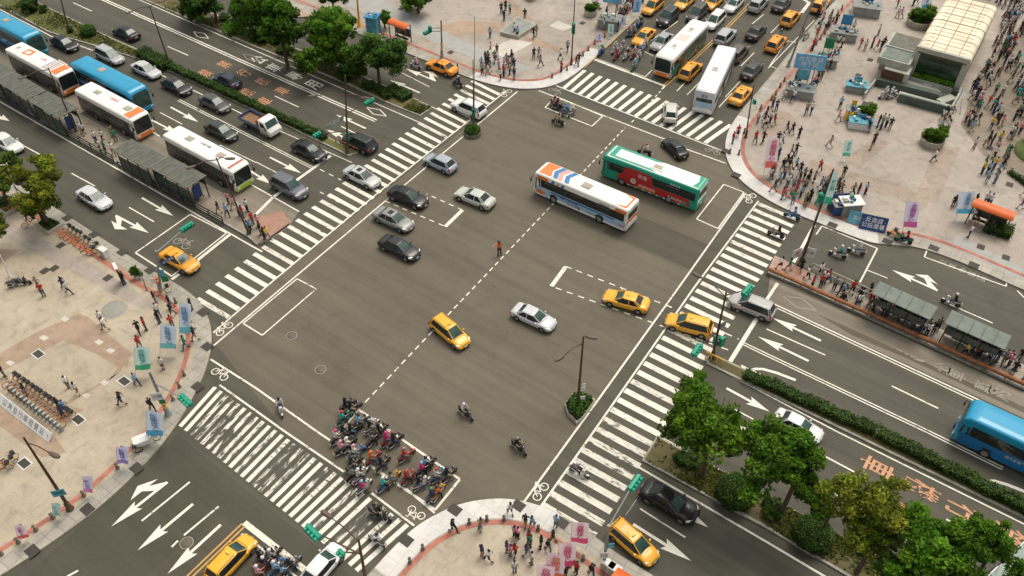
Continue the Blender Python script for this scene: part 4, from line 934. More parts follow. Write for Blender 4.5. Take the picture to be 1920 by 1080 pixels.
# ---------------------------------------------------------------- trees, bushes, hedges, grass
LEAF = foliage('leaf_green', (.075, .185, .016), (.23, .42, .042), .9, .45)
LEAFD = foliage('leaf_dark', (.045, .105, .020), (.115, .215, .034), 1.1, .32)
LEAFY = foliage('leaf_olive', (.17, .22, .022), (.40, .44, .05), .9, .42)
HEDGEM = foliage('hedge_leaf', (.036, .080, .012), (.085, .160, .022), 1.4, .22)
BARK = mat('bark', (.085, .060, .040), .9, .35, 5, bump=.5)
def leafquad(b, p, s, m, sh, rnd, flat=.5):
    n = Vector((rnd.gauss(0, 1), rnd.gauss(0, 1), rnd.gauss(0, 1)+flat)).normalized()
    a = n.cross(Vector((rnd.random()-.5, rnd.random()-.5, rnd.random()-.5))).normalized()*s; c = n.cross(a).normalized()*s*.62
    b.add([p-a, p-a*.2-c, p+a, p+a*.2+c], [(0, 1, 2, 3)], m); b.shade += [sh]*4
def crown(R, seed, m, nc=64, nl=170, ls=.16, flat=.85):
    rnd = random.Random(seed); b = MB(); b.shade = []
    lob = [(Vector((rnd.gauss(0, .5)*R*.75, rnd.gauss(0, .5)*R*.75, rnd.gauss(0, .38)*R*flat)), R*rnd.uniform(.42, .62)) for _ in range(8)]+[(Vector((0, 0, 0)), R*.7)]
    for i in range(nc):
        c0, r0 = lob[i % len(lob)]
        d = Vector((rnd.gauss(0, 1), rnd.gauss(0, 1), rnd.gauss(0, 1)+.35)).normalized(); c = c0+d*r0*rnd.uniform(.6, 1.0); c.z *= flat; r = R*rnd.uniform(.14, .30)
        t = rnd.uniform(.72, 1.32); warm = rnd.uniform(.9, 1.18)
        for k in range(nl):
            e = Vector((rnd.gauss(0, 1), rnd.gauss(0, 1), rnd.gauss(0, 1))).normalized()*(rnd.random()**.4)
            p = c+Vector((e.x*r, e.y*r, e.z*r*.72)); h = .62+.42*max(-.5, e.z)+.16*(p.z/R)  # paler tops, darker undersides: shade painted into the leaf colour
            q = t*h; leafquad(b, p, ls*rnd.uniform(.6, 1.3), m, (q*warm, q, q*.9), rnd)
    for c0, r0 in lob:     # inner leaves, darkened in colour to paint the shade inside the crown
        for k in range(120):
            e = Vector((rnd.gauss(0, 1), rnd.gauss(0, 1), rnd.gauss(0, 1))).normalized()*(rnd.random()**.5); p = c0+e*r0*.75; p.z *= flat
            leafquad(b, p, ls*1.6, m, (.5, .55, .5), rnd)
    me = b.build('crown'); 
    d = me.data; bpy.data.objects.remove(me); return d
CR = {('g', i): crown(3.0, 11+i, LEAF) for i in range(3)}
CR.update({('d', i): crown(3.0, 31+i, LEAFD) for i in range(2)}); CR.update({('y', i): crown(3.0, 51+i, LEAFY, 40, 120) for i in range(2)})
def clipped(R, seed, m):
    rnd = random.Random(seed); b = MB(); b.shade = []
    for k in range(4200):
        e = Vector((rnd.gauss(0, 1), rnd.gauss(0, 1), rnd.gauss(0, 1))).normalized(); r = R*(.93+.07*math.sin(e.x*7+e.y*5)*math.cos(e.z*6)+rnd.gauss(0, .025))
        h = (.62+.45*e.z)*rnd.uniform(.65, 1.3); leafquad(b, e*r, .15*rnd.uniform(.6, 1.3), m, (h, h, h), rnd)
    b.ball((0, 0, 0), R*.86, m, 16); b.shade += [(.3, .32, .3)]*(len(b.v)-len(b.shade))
    o = b.build('bush'); d = o.data; bpy.data.objects.remove(o); return d
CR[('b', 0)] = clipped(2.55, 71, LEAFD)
def trunk(h, r, seed, R):
    rnd = random.Random(seed); b = MB(); top = h
    b.tube([(0, 0, 0), (rnd.uniform(-.1, .1), rnd.uniform(-.1, .1), h*.45), (rnd.uniform(-.25, .25), rnd.uniform(-.2, .2), h*.8), (0, 0, h)], [r*1.35, r, r*.8, r*.5], BARK, 9)
    for k in range(6):
        a = k*1.05+rnd.random(); z0 = h*rnd.uniform(.5, .8); q = R*rnd.uniform(.4, .75)
        b.tube([(0, 0, z0), (math.cos(a)*q*.5, math.sin(a)*q*.5, z0+R*.3), (math.cos(a)*q, math.sin(a)*q, h+R*rnd.uniform(-.1, .35))], [r*.5, r*.33, r*.12], BARK, 6)
    return b
NT = [0]
def tree(base, crn, rpx, kind, label, var=0, tint=(1, 1, 1), flat=1.0, cat='tree', group='street trees', z0=.17, grp2=True):
    NT[0] += 1; i = NT[0]; bw = W(*base); zc = max(1.2, zof(base, crn[1])); cw = W(crn[0], crn[1], zc)
    dist = math.sqrt(cw.x**2+cw.y**2+(H-zc)**2); R = rpx*dist/F
    r = empty('tree', (bw.x, bw.y, z0)); tb = trunk(zc-z0, .07+R*.035, i, R); t = tb.build('trunk', r)
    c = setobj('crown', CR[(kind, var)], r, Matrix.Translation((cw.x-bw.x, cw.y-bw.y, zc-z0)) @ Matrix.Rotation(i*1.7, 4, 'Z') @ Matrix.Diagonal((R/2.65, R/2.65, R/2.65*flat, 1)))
    c.color = (*tint, 1); tag(r, label, cat, group if grp2 else None); land((bw.x, bw.y), 'the '+label.split(' tree')[0].split(' with')[0]+' tree'); return r
tree((1315, 893), (1320, 788), 72, 'g', 'big bright green tree at the crossing end of the planted median', 0, (1, 1, 1), 1.15)
tree((1462, 968), (1470, 856), 64, 'g', 'dense green tree hiding the tail of a white car', 1, (.9, .95, .9), 1.1)
tree((1535, 1010), (1528, 925), 34, 'g', 'small green crown between the dense tree and the olive one', 2, (.8, .85, .8))
tree((1605, 1075), (1618, 945), 56, 'y', 'olive yellow tree over the orange road lettering', 0, (1.0, 1.0, 1))
tree((1655, 1130), (1630, 1015), 44, 'y', 'olive tree with thin crown in the lower planted median', 1, (.75, .85, .8))
tree((1745, 1180), (1758, 1042), 66, 'g', 'widest bright green tree at the bottom edge', 2, (1.0, 1.12, .9))
tree((1840, 1190), (1852, 1022), 44, 'g', 'green tree beside the glass canopy in the bottom right corner', 0, (.85, .95, .8))
tree((1690, 1190), (1680, 1072), 30, 'd', 'dark green tree at the bottom edge beside the wide bright tree', 0, (1.1, 1.1, 1))
tree((540, 128), (513, 40), 50, 'g', 'dark green tree second from the left in the upper median', 1, (.62, .72, .62))
tree((612, 132), (612, 68), 52, 'g', 'bright green tree in the middle of the upper median', 0, (.95, 1, .95))
tree((712, 158), (702, 106), 46, 'd', 'dark rounded tree nearest the crossing in the upper median', 1, (1.15, 1.25, 1.1))
tree((408, 44), (372, 5), 36, 'd', 'dark tree leftmost in the upper median', 0, (1.1, 1.2, 1.1))
tree((470, 55), (478, 0), 34, 'g', 'tall dark tree at the top edge over the upper median', 2, (.6, .7, .6))
tree((668, 150), (662, 125), 22, 'd', 'little dark crown squeezed between two median trees', 0, (1.2, 1.3, 1.1))
tree((626, 24), (621, -6), 24, 'd', 'small tree on the upper pavement at the top edge', 1, (1.1, 1.2, 1.1), group='trees on the pavements')
tree((785, 26), (780, -4), 26, 'g', 'small spreading tree in a round pit on the upper pavement', 2, (.8, .9, .8), group='trees on the pavements', z0=.15)
tree((722, 54), (722, 32), 12, 'd', 'tiny dark tree between the blue kiosk and the orange shelter', 0, (1.2, 1.4, 1.2), group='trees on the pavements', z0=.15)
tree((93, 424), (72, 342), 40, 'y', 'olive tree in a square bed on the left pavement', 0, (.95, .95, .9), group='trees on the pavements', z0=.3)
tree((85, 424), (74, 385), 26, 'd', 'low dark green crown under the olive tree on the left pavement', 1, (1.1, 1.1, 1), group='trees on the pavements', z0=.3)
tree((18, 385), (16, 330), 32, 'd', 'dark green tree at the left edge beside the olive tree', 1, (1.3, 1.2, 1), group='trees on the pavements', z0=.3)
tree((-30, 470), (-6, 425), 24, 'y', 'olive tree cut off by the left edge', 1, (.8, .85, .8), group='trees on the pavements', z0=.15)
def bush(c, rpx, kind, label, var=0, flat=.85, tint=(1, 1, 1), z0=.17):
    bw = W(*c); dist = math.sqrt(bw.x**2+bw.y**2+H*H); R = rpx*dist/F
    o = setobj('bush', CR[(kind, var)]); o.location = (bw.x, bw.y, z0+R*.55*flat); o.scale = (R/2.55, R/2.55, R/2.55*flat); o.rotation_euler = (0, 0, c[0]); o.color = (*tint, 1)
    return tag(o, label, 'bush', 'bushes in the planted medians')
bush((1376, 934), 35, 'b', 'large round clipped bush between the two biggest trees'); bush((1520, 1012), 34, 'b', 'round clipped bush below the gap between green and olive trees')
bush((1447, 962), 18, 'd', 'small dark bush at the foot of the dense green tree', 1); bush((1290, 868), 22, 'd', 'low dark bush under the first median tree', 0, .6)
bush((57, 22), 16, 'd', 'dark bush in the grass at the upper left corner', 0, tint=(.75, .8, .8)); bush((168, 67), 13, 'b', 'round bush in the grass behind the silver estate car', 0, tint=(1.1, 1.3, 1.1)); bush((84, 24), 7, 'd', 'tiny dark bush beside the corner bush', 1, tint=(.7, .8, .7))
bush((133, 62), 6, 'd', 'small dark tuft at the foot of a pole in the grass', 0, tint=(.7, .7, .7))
for i, (x, y, r_) in enumerate(((440, 52, 17), (490, 78, 15), (535, 98, 17), (582, 122, 17), (645, 148, 16), (690, 165, 13), (422, 38, 11))):
    bush((x, y), r_, 'd', ('low dark shrub under the upper median trees, %s from the left' % ('second', 'third', 'fourth', 'fifth', 'sixth', 'seventh', 'first')[i]), i % 2, .55, (.85, .9, .8))
def hedge(a, c, w, h, label, z0=.17, dens=95, m=HEDGEM, gap=0, ragged=.06):
    A, C = W(*a), W(*c); d = (C-A); L = d.length; d.normalize(); n = Vector((-d.y, d.x, 0)); rnd = random.Random(int(a[0]+c[1])); b = MB(); b.shade = []
    mid = (A+C)/2
    for k in range(int(L*(w+2*h)*dens)):
        u = rnd.uniform(-L/2, L/2); q = rnd.random()*(w+2*h)
        if gap and math.sin(u*.9+rnd.random()) > 1-gap: continue
        if q < h: y, z = -w/2, q
        elif q > w+h: y, z = w/2, q-w-h
        else: y, z = q-h-w/2, h
        wob = ragged*math.sin(u*1.7)+ragged*.7*math.sin(u*4.1+y*3); p = d*u+n*(y+rnd.gauss(0, .05)+wob*.6)+Vector((0, 0, z+rnd.gauss(0, .04)+wob+z0))
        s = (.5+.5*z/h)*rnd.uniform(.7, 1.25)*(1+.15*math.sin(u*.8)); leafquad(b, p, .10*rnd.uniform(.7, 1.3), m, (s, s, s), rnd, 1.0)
    core = [d*-(L/2-.1), d*(L/2-.1)]
    for i in (0,):
        P4 = [core[0]-n*(w/2-.12), core[1]-n*(w/2-.12), core[1]+n*(w/2-.12), core[0]+n*(w/2-.12)]
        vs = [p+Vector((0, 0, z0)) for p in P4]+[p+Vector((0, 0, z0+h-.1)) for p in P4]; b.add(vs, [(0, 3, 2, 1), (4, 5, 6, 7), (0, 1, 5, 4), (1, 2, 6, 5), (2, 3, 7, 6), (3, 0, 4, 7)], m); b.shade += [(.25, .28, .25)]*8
    o = b.build('hedge', None, mid); return tag(o, label, 'hedge', 'clipped hedges on the medians')
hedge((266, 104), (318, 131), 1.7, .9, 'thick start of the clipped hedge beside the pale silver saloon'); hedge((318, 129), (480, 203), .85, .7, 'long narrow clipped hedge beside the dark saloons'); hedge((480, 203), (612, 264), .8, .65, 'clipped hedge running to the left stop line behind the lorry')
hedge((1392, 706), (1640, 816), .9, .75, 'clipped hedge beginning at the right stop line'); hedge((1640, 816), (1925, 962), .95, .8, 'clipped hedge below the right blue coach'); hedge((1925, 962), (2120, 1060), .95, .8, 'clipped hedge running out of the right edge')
hedge((731, 170), (766, 190), 1.6, .7, 'small hedge block around dark soil near the upper median tip'); hedge((706, 168), (728, 190), .8, .7, 'short hedge side at the upper median tip', dens=70)
hedge((1843, 428), (1895, 445), 1.7, .8, 'low dark hedge beside the orange bus shelter of the big plaza', z0=.13)
hedge((1890, 325), (1925, 352), .5, .5, 'short hedge strip at the right edge of the big plaza', z0=.13)
# grass: uncountable
def inside(p, poly):
    c = False; n = len(poly)
    for i in range(n):
        a, b_ = poly[i], poly[i-1]
        if (a.y > p.y) != (b_.y > p.y) and p.x < (b_.x-a.x)*(p.y-a.y)/(b_.y-a.y)+a.x: c = not c
    return c
def grass(polypx, n, label, m=GRASS_M, seed=3, z0=.19, clump=True):
    poly = [W(*p) for p in polypx]; rnd = random.Random(seed); b = MB(); b.shade = []
    x0, x1 = min(p.x for p in poly), max(p.x for p in poly); y0, y1 = min(p.y for p in poly), max(p.y for p in poly); k = 0; it = 0
    while k < n and it < n*8:
        it += 1; p = Vector((rnd.uniform(x0, x1), rnd.uniform(y0, y1), z0))
        if not inside(p, poly): continue
        if clump and math.sin(p.x*.55+1.3)*math.sin(p.y*.6+.4)+rnd.gauss(0, .35) < -.12: continue
        k += 1; s = rnd.uniform(.6, 1.3); leafquad(b, p+Vector((0, 0, .03)), .16, m, (s*1.05, s, s*.8), rnd, 1.2)
    return tag(b.build('grass'), label, 'grass', kind='stuff')
grass([(-200, -110), (62, 3), (200, 70), (268, 101), (255, 109), (180, 86), (92, 60), (0, 14), (-200, -84)], 9000, 'short yellowish grass on the upper left median')
grass([(780, 186), (808, 203), (788, 216), (756, 204)], 700, 'grass patch on the tip of the upper median')
grass([(330, 6), (480, 64), (635, 128), (740, 172), (730, 192), (650, 155), (480, 88), (280, 5)], 5000, 'thin grass under the upper median trees')
grass([(1234, 822), (1208, 864), (1320, 925), (1440, 990), (1580, 1072), (1700, 1090), (1650, 1050), (1515, 975), (1440, 935), (1365, 893)], 7000, 'dry patchy grass in the lower planted median')
# ---------------------------------------------------------------- poles, signals, shelters, flags ...
POLE = mat('pole_brown', (.10, .062, .042), .6, .25, 3, metal=.2); POLEG = mat('pole_grey', (.24, .27, .27), .5, .15, 3, metal=.3); STEEL = mat('steel', (.42, .43, .43), .4, .15, 4, metal=.6)
TEAL = mat('signal_green', (.012, .30, .19), .4, .12, 3); LAMPB = mat('lamp_housing', (.13, .09, .07), .5, .2, 4); CONC = mat('concrete', (.40, .37, .31), .85, .2, 2.5); CONCD = mat('concrete_dark', (.16, .15, .125), .85, .25, 2.5)
LREDM = mat('signal_red_lens', (.45, .02, .02), .3, .1, 5, emis=.6); LOFF = mat('signal_dark_lens', (.02, .03, .025), .2, .1, 5)
WHT = mat('white_metal', (.70, .69, .66), .5, .08, 4); ORG = mat('orange_metal', (.70, .14, .03), .5, .12, 3); YLW = mat('yellow_metal', (.75, .42, .03), .5, .15, 3); BLU = mat('blue_board', (.04, .24, .45), .5, .15, 3); CYA = mat('cyan_board', (.10, .33, .42), .6, .35, 1.5); NAV = mat('navy_board', (.02, .05, .16), .5, .15, 3); GRNM = mat('green_paint', (.02, .20, .09), .55, .15, 3)
def signal_head(parent, p, rz, n=4, horiz=True, s=1.0, lit=3):
    """row of lamps in a green housing; p in parent space"""
    b = MB(); L = n*.36*s
    if horiz: b.box((0, 0, 0), (L, .28*s, .42*s), TEAL, bev=.05)
    else: b.box((0, 0, 0), (.40*s, .28*s, L), TEAL, bev=.05)
    for k in range(n):
        o = (-L/2+.18*s+k*.36*s); c = (o, -.14*s, 0) if horiz else (0, -.14*s, o)
        M = Matrix.Translation(c) @ Matrix.Rotation(PI/2, 4, 'X')
        b.lathe([(.15*s, 0), (.17*s, .02), (.165*s, .22*s)], TEAL, 10, M=M, caps=False)
        # ribbed back of the housing
        M2 = Matrix.Translation((c[0], .14*s, c[2])) @ Matrix.Rotation(-PI/2, 4, 'X'); b.lathe([(.17*s, 0), (.15*s, .07*s), (.05*s, .10*s)], TEAL, 10, M=M2)
    h = b.build('signal_head', parent, p, rz)
    for k in range(n):
        o = (-L/2+.18*s+k*.36*s); c = (o, -.15*s, 0) if horiz else (0, -.15*s, o); q = MB(); q.lathe([(.001, .01), (.14*s, 0)], LREDM if k == lit else LOFF, 10, M=Matrix.Translation(c) @ Matrix.Rotation(PI/2, 4, 'X'), caps=False); q.build('lens', h)
    return h
def pole(base, top, label, cat='street lamp', r0=.13, r1=.07, m=POLE, name='street_lamp', arms=(), heads=(), z0=.1, group='street lamps and signal poles', extra=None):
    """base, top: where its foot and tip are seen; arms: tips (seen) with a lamp head; heads: signal heads"""
    bw = W(*base, z0); zt = zof(base, top[1]); tw = W(top[0], top[1], zt); o = empty(name, bw); T = tw-bw
    b = MB(); b.tube([(0, 0, 0), (T.x*.5, T.y*.5, T.z*.5), T], [r0, (r0+r1)/2, r1], m, 10); b.lathe([(r0*2.2, 0), (r0*2.2, .12), (r0*1.5, .18), (r0*1.4, .9), (r0*1.02, 1.0)], m, 10); b.build('pole', o)
    for tip, fz, kind in arms:
        at = T*fz; tz = at.z+bw.z+kind.get('dz', .5); tp = W(tip[0], tip[1], tz)-bw; a = MB()
        a.tube([at, at.lerp(tp, .5)+Vector((0, 0, .25)), tp], [.05, .045, .04], m, 6); a.build('arm', o)
        d = (tp-at).normalized(); ang = math.atan2(d.y, d.x); l = MB()
        l.loft([[(x, y*w, z) for y, z in ((-1, 0), (-.7, .10), (0, .15), (.7, .10), (1, 0), (0, -.05))] for x, w in ((-.15, .08), (.1, .17), (.5, .20), (.8, .12))], LAMPB); lh = l.build('lamp_head', o, tp, ang)
        q = MB(); q.lathe([(.12, -.07), (.001, -.09)], HLAMP, 8, c=(.35, 0, 0), caps=False); q.build('lamp_glass', lh)
    for hd in heads:
        px, fz, n, horiz, ang = hd[:5]; s = hd[5] if len(hd) > 5 else 1.0
        at = T*fz; hp = W(px[0], px[1], at.z+bw.z)-bw; 
        if (hp-at).length > .8: a = MB(); a.tube([at, hp], [.06, .045], m, 7); a.build('arm', o)
        signal_head(o, hp+Vector((0, -.05, 0)), ang, n, horiz, s)
    if extra: extra(o, T)
    tag(o, label, cat, group); land(bw, 'the '+label.split(' with')[0].split(' beside')[0].split(' at ')[0].split(' on ')[0]); return o
def board(o, p, w, h, m, ang, txt=None, ts=.3, tm=CHARW, name='sign_plate'):
    b = MB(); b.box((0, 0, 0), (w, .04, h), m, bev=.01); q = b.build(name, o, p, ang)
    if txt: setobj('lettering', textmesh(txt, ts, tm), q, frame((0, -.03, 0), (1, 0, 0), (0, 0, 1)))
    return q
N_ = 0.0
pole((652, 287), (647, 141), 'brown double lamp post with green signals at the left hedge end', arms=[((592, 180), .75, dict(dz=.3)), ((683, 183), .75, dict(dz=.3))], heads=[((692, 190), .52, 4, True, .9), ((594, 252), .30, 3, True, .9), ((651, 256), .16, 3, False, .3)], extra=lambda o, T: (board(o, T*.45+Vector((-1.2, -.6, 0)), 2.6, .5, POLEG, .9, '忠孝西路', .35)))
pole((888, 243), (887, 112), 'slim dark pole standing in the round planter of the crossing', r0=.09, r1=.045, heads=[((888, 210), .25, 3, False, 0)])
pole((889, 243), (890, 30), 'very thin tall flagpole behind the round planter', 'pole', .05, .03, POLEG, 'flagpole')
pole((1083, 762), (1094, 630), 'dark lamp post rising from the triangular planter', arms=[((1056, 668), .90, dict(dz=-.1)), ((1101, 632), .97, dict(dz=.2))], extra=lambda o, T: (board(o, T*.28+Vector((.35, -.1, 0)), .35, .5, WHT, .3), board(o, T*.12+Vector((.35, -.1, 0)), .4, .9, WHT, .1), board(o, T*.34+Vector((.35, -.1, 0)), .3, .3, WHT, .3)))
pole((1335, 672), (1362, 547), 'brown lamp post with four green signals beside the right hedge end', arms=[((1313, 520), .93, dict(dz=.6)), ((1374, 575), .9, dict(dz=-.6))], heads=[((1400, 543), .95, 4, True, .9), ((1305, 655), .42, 4, True, 1.0), ((1341, 636), .22, 3, False, .2), ((1352, 640), .20, 3, False, 2.0)], extra=lambda o, T: board(o, T*.5+Vector((.4, .2, 0)), .7, .7, POLEG, .6))
pole((1500, 497), (1563, 317), 'tall brown lamp post at the tip of the right bus platform', r0=.15, m=POLE, arms=[((1553, 332), .96, dict(dz=.1))], heads=[((1537, 370), .72, 3, False, .8)], extra=lambda o, T: (board(o, T*.13+Vector((-.7, 0, 0)), 1.1, 1.2, WHT, .5, '緩', .6, CHARR), board(o, T*.14+Vector((.55, 0, 0)), 1.0, 1.2, WHT, -.4, '公車', .4, CHAR)))
pole((1398, 258), (1413, 160), 'thin dark pole on the big plaza corner', 'signal pole', .09, .06, POLE, 'signal_pole', heads=[((1414, 190), .8, 2, False, .4, .8)])
pole((1071, 122), (1079, -20), 'thin brown pole with an upright green signal on the upper corner', 'signal pole', .10, .05, POLE, 'signal_pole', heads=[((1075, 52), .55, 4, False, .2)])
pole((829, 108), (827, 38), 'striped signal pole beside the orange taxi', 'signal pole', .14, .1, POLEG, 'signal_pole', heads=[((800, 60), .72, 3, True, .9), ((806, 53), .80, 2, False, .5)], extra=lambda o, T: [MB().lathe([(.15, z), (.15, z+.25)], YLW, 10).build('yellow_stripe', o) for z in (.6, 1.2, 1.8)])
pole((674, 50), (669, -10), 'orange and white pole at the top edge beside the blue kiosk', 'pole', .16, .12, YLW, 'signal_pole')
pole((302, 545), (292, 470), 'grey signal pole at the left pavement corner', 'signal pole', .12, .09, POLEG, 'signal_pole', heads=[((350, 425), .95, 4, True, .95)], extra=lambda o, T: (board(o, T*.45+Vector((.2, 0, 0)), .7, .9, CYA, 0), board(o, T*.30+Vector((.5, 0, 0)), .6, .7, GRNM, .2), board(o, T*.62+Vector((.7, .8, 0)), 1.4, .4, NAV, .9, '中山南路', .28), board(o, T*.25+Vector((-.6, 0, 0)), .6, .7, WHT, 0), [MB().lathe([(.15, z), (.15, z+.2)], ORG, 10).build('orange_stripe', o) for z in (.5, 1.0, 1.5)]))
pole((316, 778), (280, 698), 'green grey signal pole beside the lowest left zebra', 'signal pole', .15, .1, POLEG, 'signal_pole', heads=[((349, 749), .75, 4, True, -.75)], extra=lambda o, T: (board(o, T*.50+Vector((-.1, -.25, 0)), .9, .9, WHT, .2, '公園', .36, CHAR), board(o, T*.38+Vector((.1, -.2, 0)), .5, .6, GRNM, .2), [MB().lathe([(.18, z), (.18, z+.22)], YLW, 10).build('yellow_stripe', o) for z in (1.0, 1.5, 2.0)]))
pole((132, 955), (44, 820), 'brown lamp post leaning over the left pavement', r0=.14, m=POLE, arms=[((95, 850), .93, dict(dz=.2))], extra=lambda o, T: (board(o, T*.28+Vector((.1, -.2, 0)), .9, .75, CYA, .3, '停車', .3, CHAR)))
pole((690, 1110), (672, 1010), 'brown lamp post at the bottom edge on the zebra end', r0=.15, m=POLE, arms=[((620, 970), .95, dict(dz=.6))], heads=[((588, 996), .72, 4, True, -.75), ((640, 1035), .75, 2, True, -.75, .8)])
pole((1132, 1062), (1141, 985), 'grey signal pole beside the lowest yellow taxi', 'signal pole', .13, .10, POLEG, 'signal_pole', heads=[((1189, 904), .95, 4, True, .95)], extra=lambda o, T: (board(o, T*.35+Vector((-.1, -.2, 0)), .6, .8, WHT, 0, '公車', .24, CHAR), board(o, T*.55+Vector((.3, -.1, 0)), .5, .6, CYA, .2), board(o, T*.9+Vector((1.7, 1.6, 0)), 1.5, .4, POLEG, .95, '中山南路', .26)))
for b_, t_, l_ in (((130, 62), (108, -25), 'thin lamp post in the grass of the upper left median'), ((319, 123), (280, 10), 'tall thin lamp post at the hedge start'), ((144, 248), (90, 127), 'thin lamp post on the left platform beside the first white bus'), ((467, 440), (405, 295), 'thin lamp post at the tip of the left platform'), ((463, 66), (447, -20), 'dark thin post between the upper median trees')):
    arms = []
    if t_[0] == 280: arms = [((247, 22), .97, dict(dz=.1)), ((300, 4), .97, dict(dz=.1))]
    if t_[0] == 90: arms = [((48, 144), .97, dict(dz=.1))]
    if t_[0] == 405: arms = [((364, 312), .97, dict(dz=.1)), ((425, 298), .97, dict(dz=.1))]
    pole(b_, t_, l_, 'street lamp', .11, .06, POLE, 'street_lamp', arms=arms)
pole((20, 520), (0, 478), 'white thin pole on the left pavement edge', 'pole', .07, .05, WHT, 'pole'); pole((48, 405), (12, 306), 'white lamp post between the left pavement trees', 'street lamp', .09, .06, WHT, 'street_lamp', arms=[((-10, 318), .97, dict(dz=.1))])
pole((276, 545), (262, 508), 'low bent grey post beside the left signal pole', 'pole', .05, .04, POLEG, 'pole')
pole((1540, 45), (1570, -80), 'white steel mast on the edge of the big plaza', 'pole', .14, .1, WHT, 'mast', arms=[((1545, 2), .5, dict(dz=.2))]); pole((1478, 125), (1540, -40), 'grey steel mast standing in the parking grid', 'pole', .14, .1, POLEG, 'mast')
pole((1595, 45), (1606, -50), 'white flagpole beside the stall at the top of the big plaza', 'pole', .07, .05, WHT, 'flagpole')

# planters in the crossing
def planter(poly, label, h, seed, kind='d', cat='planter', tall=.9):
    w = [W(*p) for p in poly]; c = sum(w, Vector())/len(w); l = [p-c for p in w]; o = empty('planter', (c.x, c.y, .01)); b = MB(); b.poly(l, CONCD if h > .4 else CONC, 0, h); b.build('kerb_wall', o)
    s = MB(); s.poly([p*.88 for p in l], SOIL, zoff=h+.01); s.build('soil', o)
    f = MB(); f.shade = []; rnd = random.Random(seed)
    for k in range(1500):
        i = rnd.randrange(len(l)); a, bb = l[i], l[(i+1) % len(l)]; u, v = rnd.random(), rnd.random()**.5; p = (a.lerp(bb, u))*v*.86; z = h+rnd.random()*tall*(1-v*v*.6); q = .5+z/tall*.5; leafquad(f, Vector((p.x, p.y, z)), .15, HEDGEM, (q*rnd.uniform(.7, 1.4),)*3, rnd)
    f.build('shrub', o); tag(o, label, cat, 'planters'); land(c, 'the '+label.split(' in ')[0].split(' at ')[0]); return o
cc = W(886, 252); R_ = 1.05; circ = [P(cc+Vector((R_*math.cos(a*PI/8), R_*math.sin(a*PI/8), 0))) for a in range(16)]
planter(circ, 'low round planter in the upper crossing', .45, 1, tall=.8)
planter([(1058, 762), (1064, 780), (1081, 797), (1095, 785), (1116, 754), (1105, 744), (1075, 740)], 'triangular planter at the lower right of the crossing', .35, 2, tall=.9)
def potplant(c, rpx, label, hp=.9, ring=CONC, twig=False):
    bw = W(*c); dist = math.sqrt(bw.x**2+bw.y**2+H*H); R = rpx*dist/F; o = empty('planter', (bw.x, bw.y, ZP))
    b = MB(); b.lathe([(R*.86, 0), (R*1.0, hp*.9), (R*1.02, hp), (R*.88, hp), (R*.86, hp-.15)], ring, 24); b.build('pot', o); s = MB(); s.lathe([(R*.86, hp-.12), (.01, hp-.08)], SOIL, 20, caps=False); s.build('soil', o)
    q = setobj('shrub', CR[('g', 1)], o, Matrix.Translation((0, 0, hp+R*.35)) @ Matrix.Diagonal((R/3.0, R/3.0, R/3.6, 1))); q.color = (.85, .9, .8, 1); tag(o, label, 'planter', 'planters'); land(bw, 'the '+label.split(' at ')[0].split(' beside')[0].split(' with')[0])
potplant((1722, 48), 21, 'round grey planter beside the long roofed hall'); potplant((1745, 272), 20, 'round grey planter at the foot of the open plaza'); potplant((1617, 226), 17, 'round pale planter beside the small yellow stall'); potplant((1107, 30), 12, 'round planter of the upper corner near the blue sign'); potplant((996, 0), 10, 'round planter at the top edge of the upper pavement')
# square tree beds
def bed(poly, label, h=.3):
    w = [W(*p) for p in poly]; c = sum(w, Vector())/len(w); l = [p-c for p in w]; o = empty('tree_bed', (c.x, c.y, ZP)); b = MB(); b.poly(l, CONC, 0, h); b.build('kerb_wall', o); s = MB(); s.poly([p*.8 for p in l], SOIL, zoff=h+.01); s.build('soil', o)
    f = MB(); f.shade = []; rnd = random.Random(5)
    for k in range(300): u, v = rnd.random(), rnd.random(); p = (l[0].lerp(l[1], u)).lerp(l[3].lerp(l[2], u), v)*.76; leafquad(f, Vector((p.x, p.y, h+rnd.random()*.25)), .13, HEDGEM, (.5+rnd.random()*.5,)*3, rnd)
    f.build('ground_plants', o); tag(o, label, 'tree bed', 'tree beds')
bed([(70, 425), (92, 411), (122, 424), (93, 443)], 'square kerbed bed of the olive tree on the left pavement'); bed([(-25, 385), (12, 366), (52, 386), (15, 408)], 'square kerbed bed at the left edge')

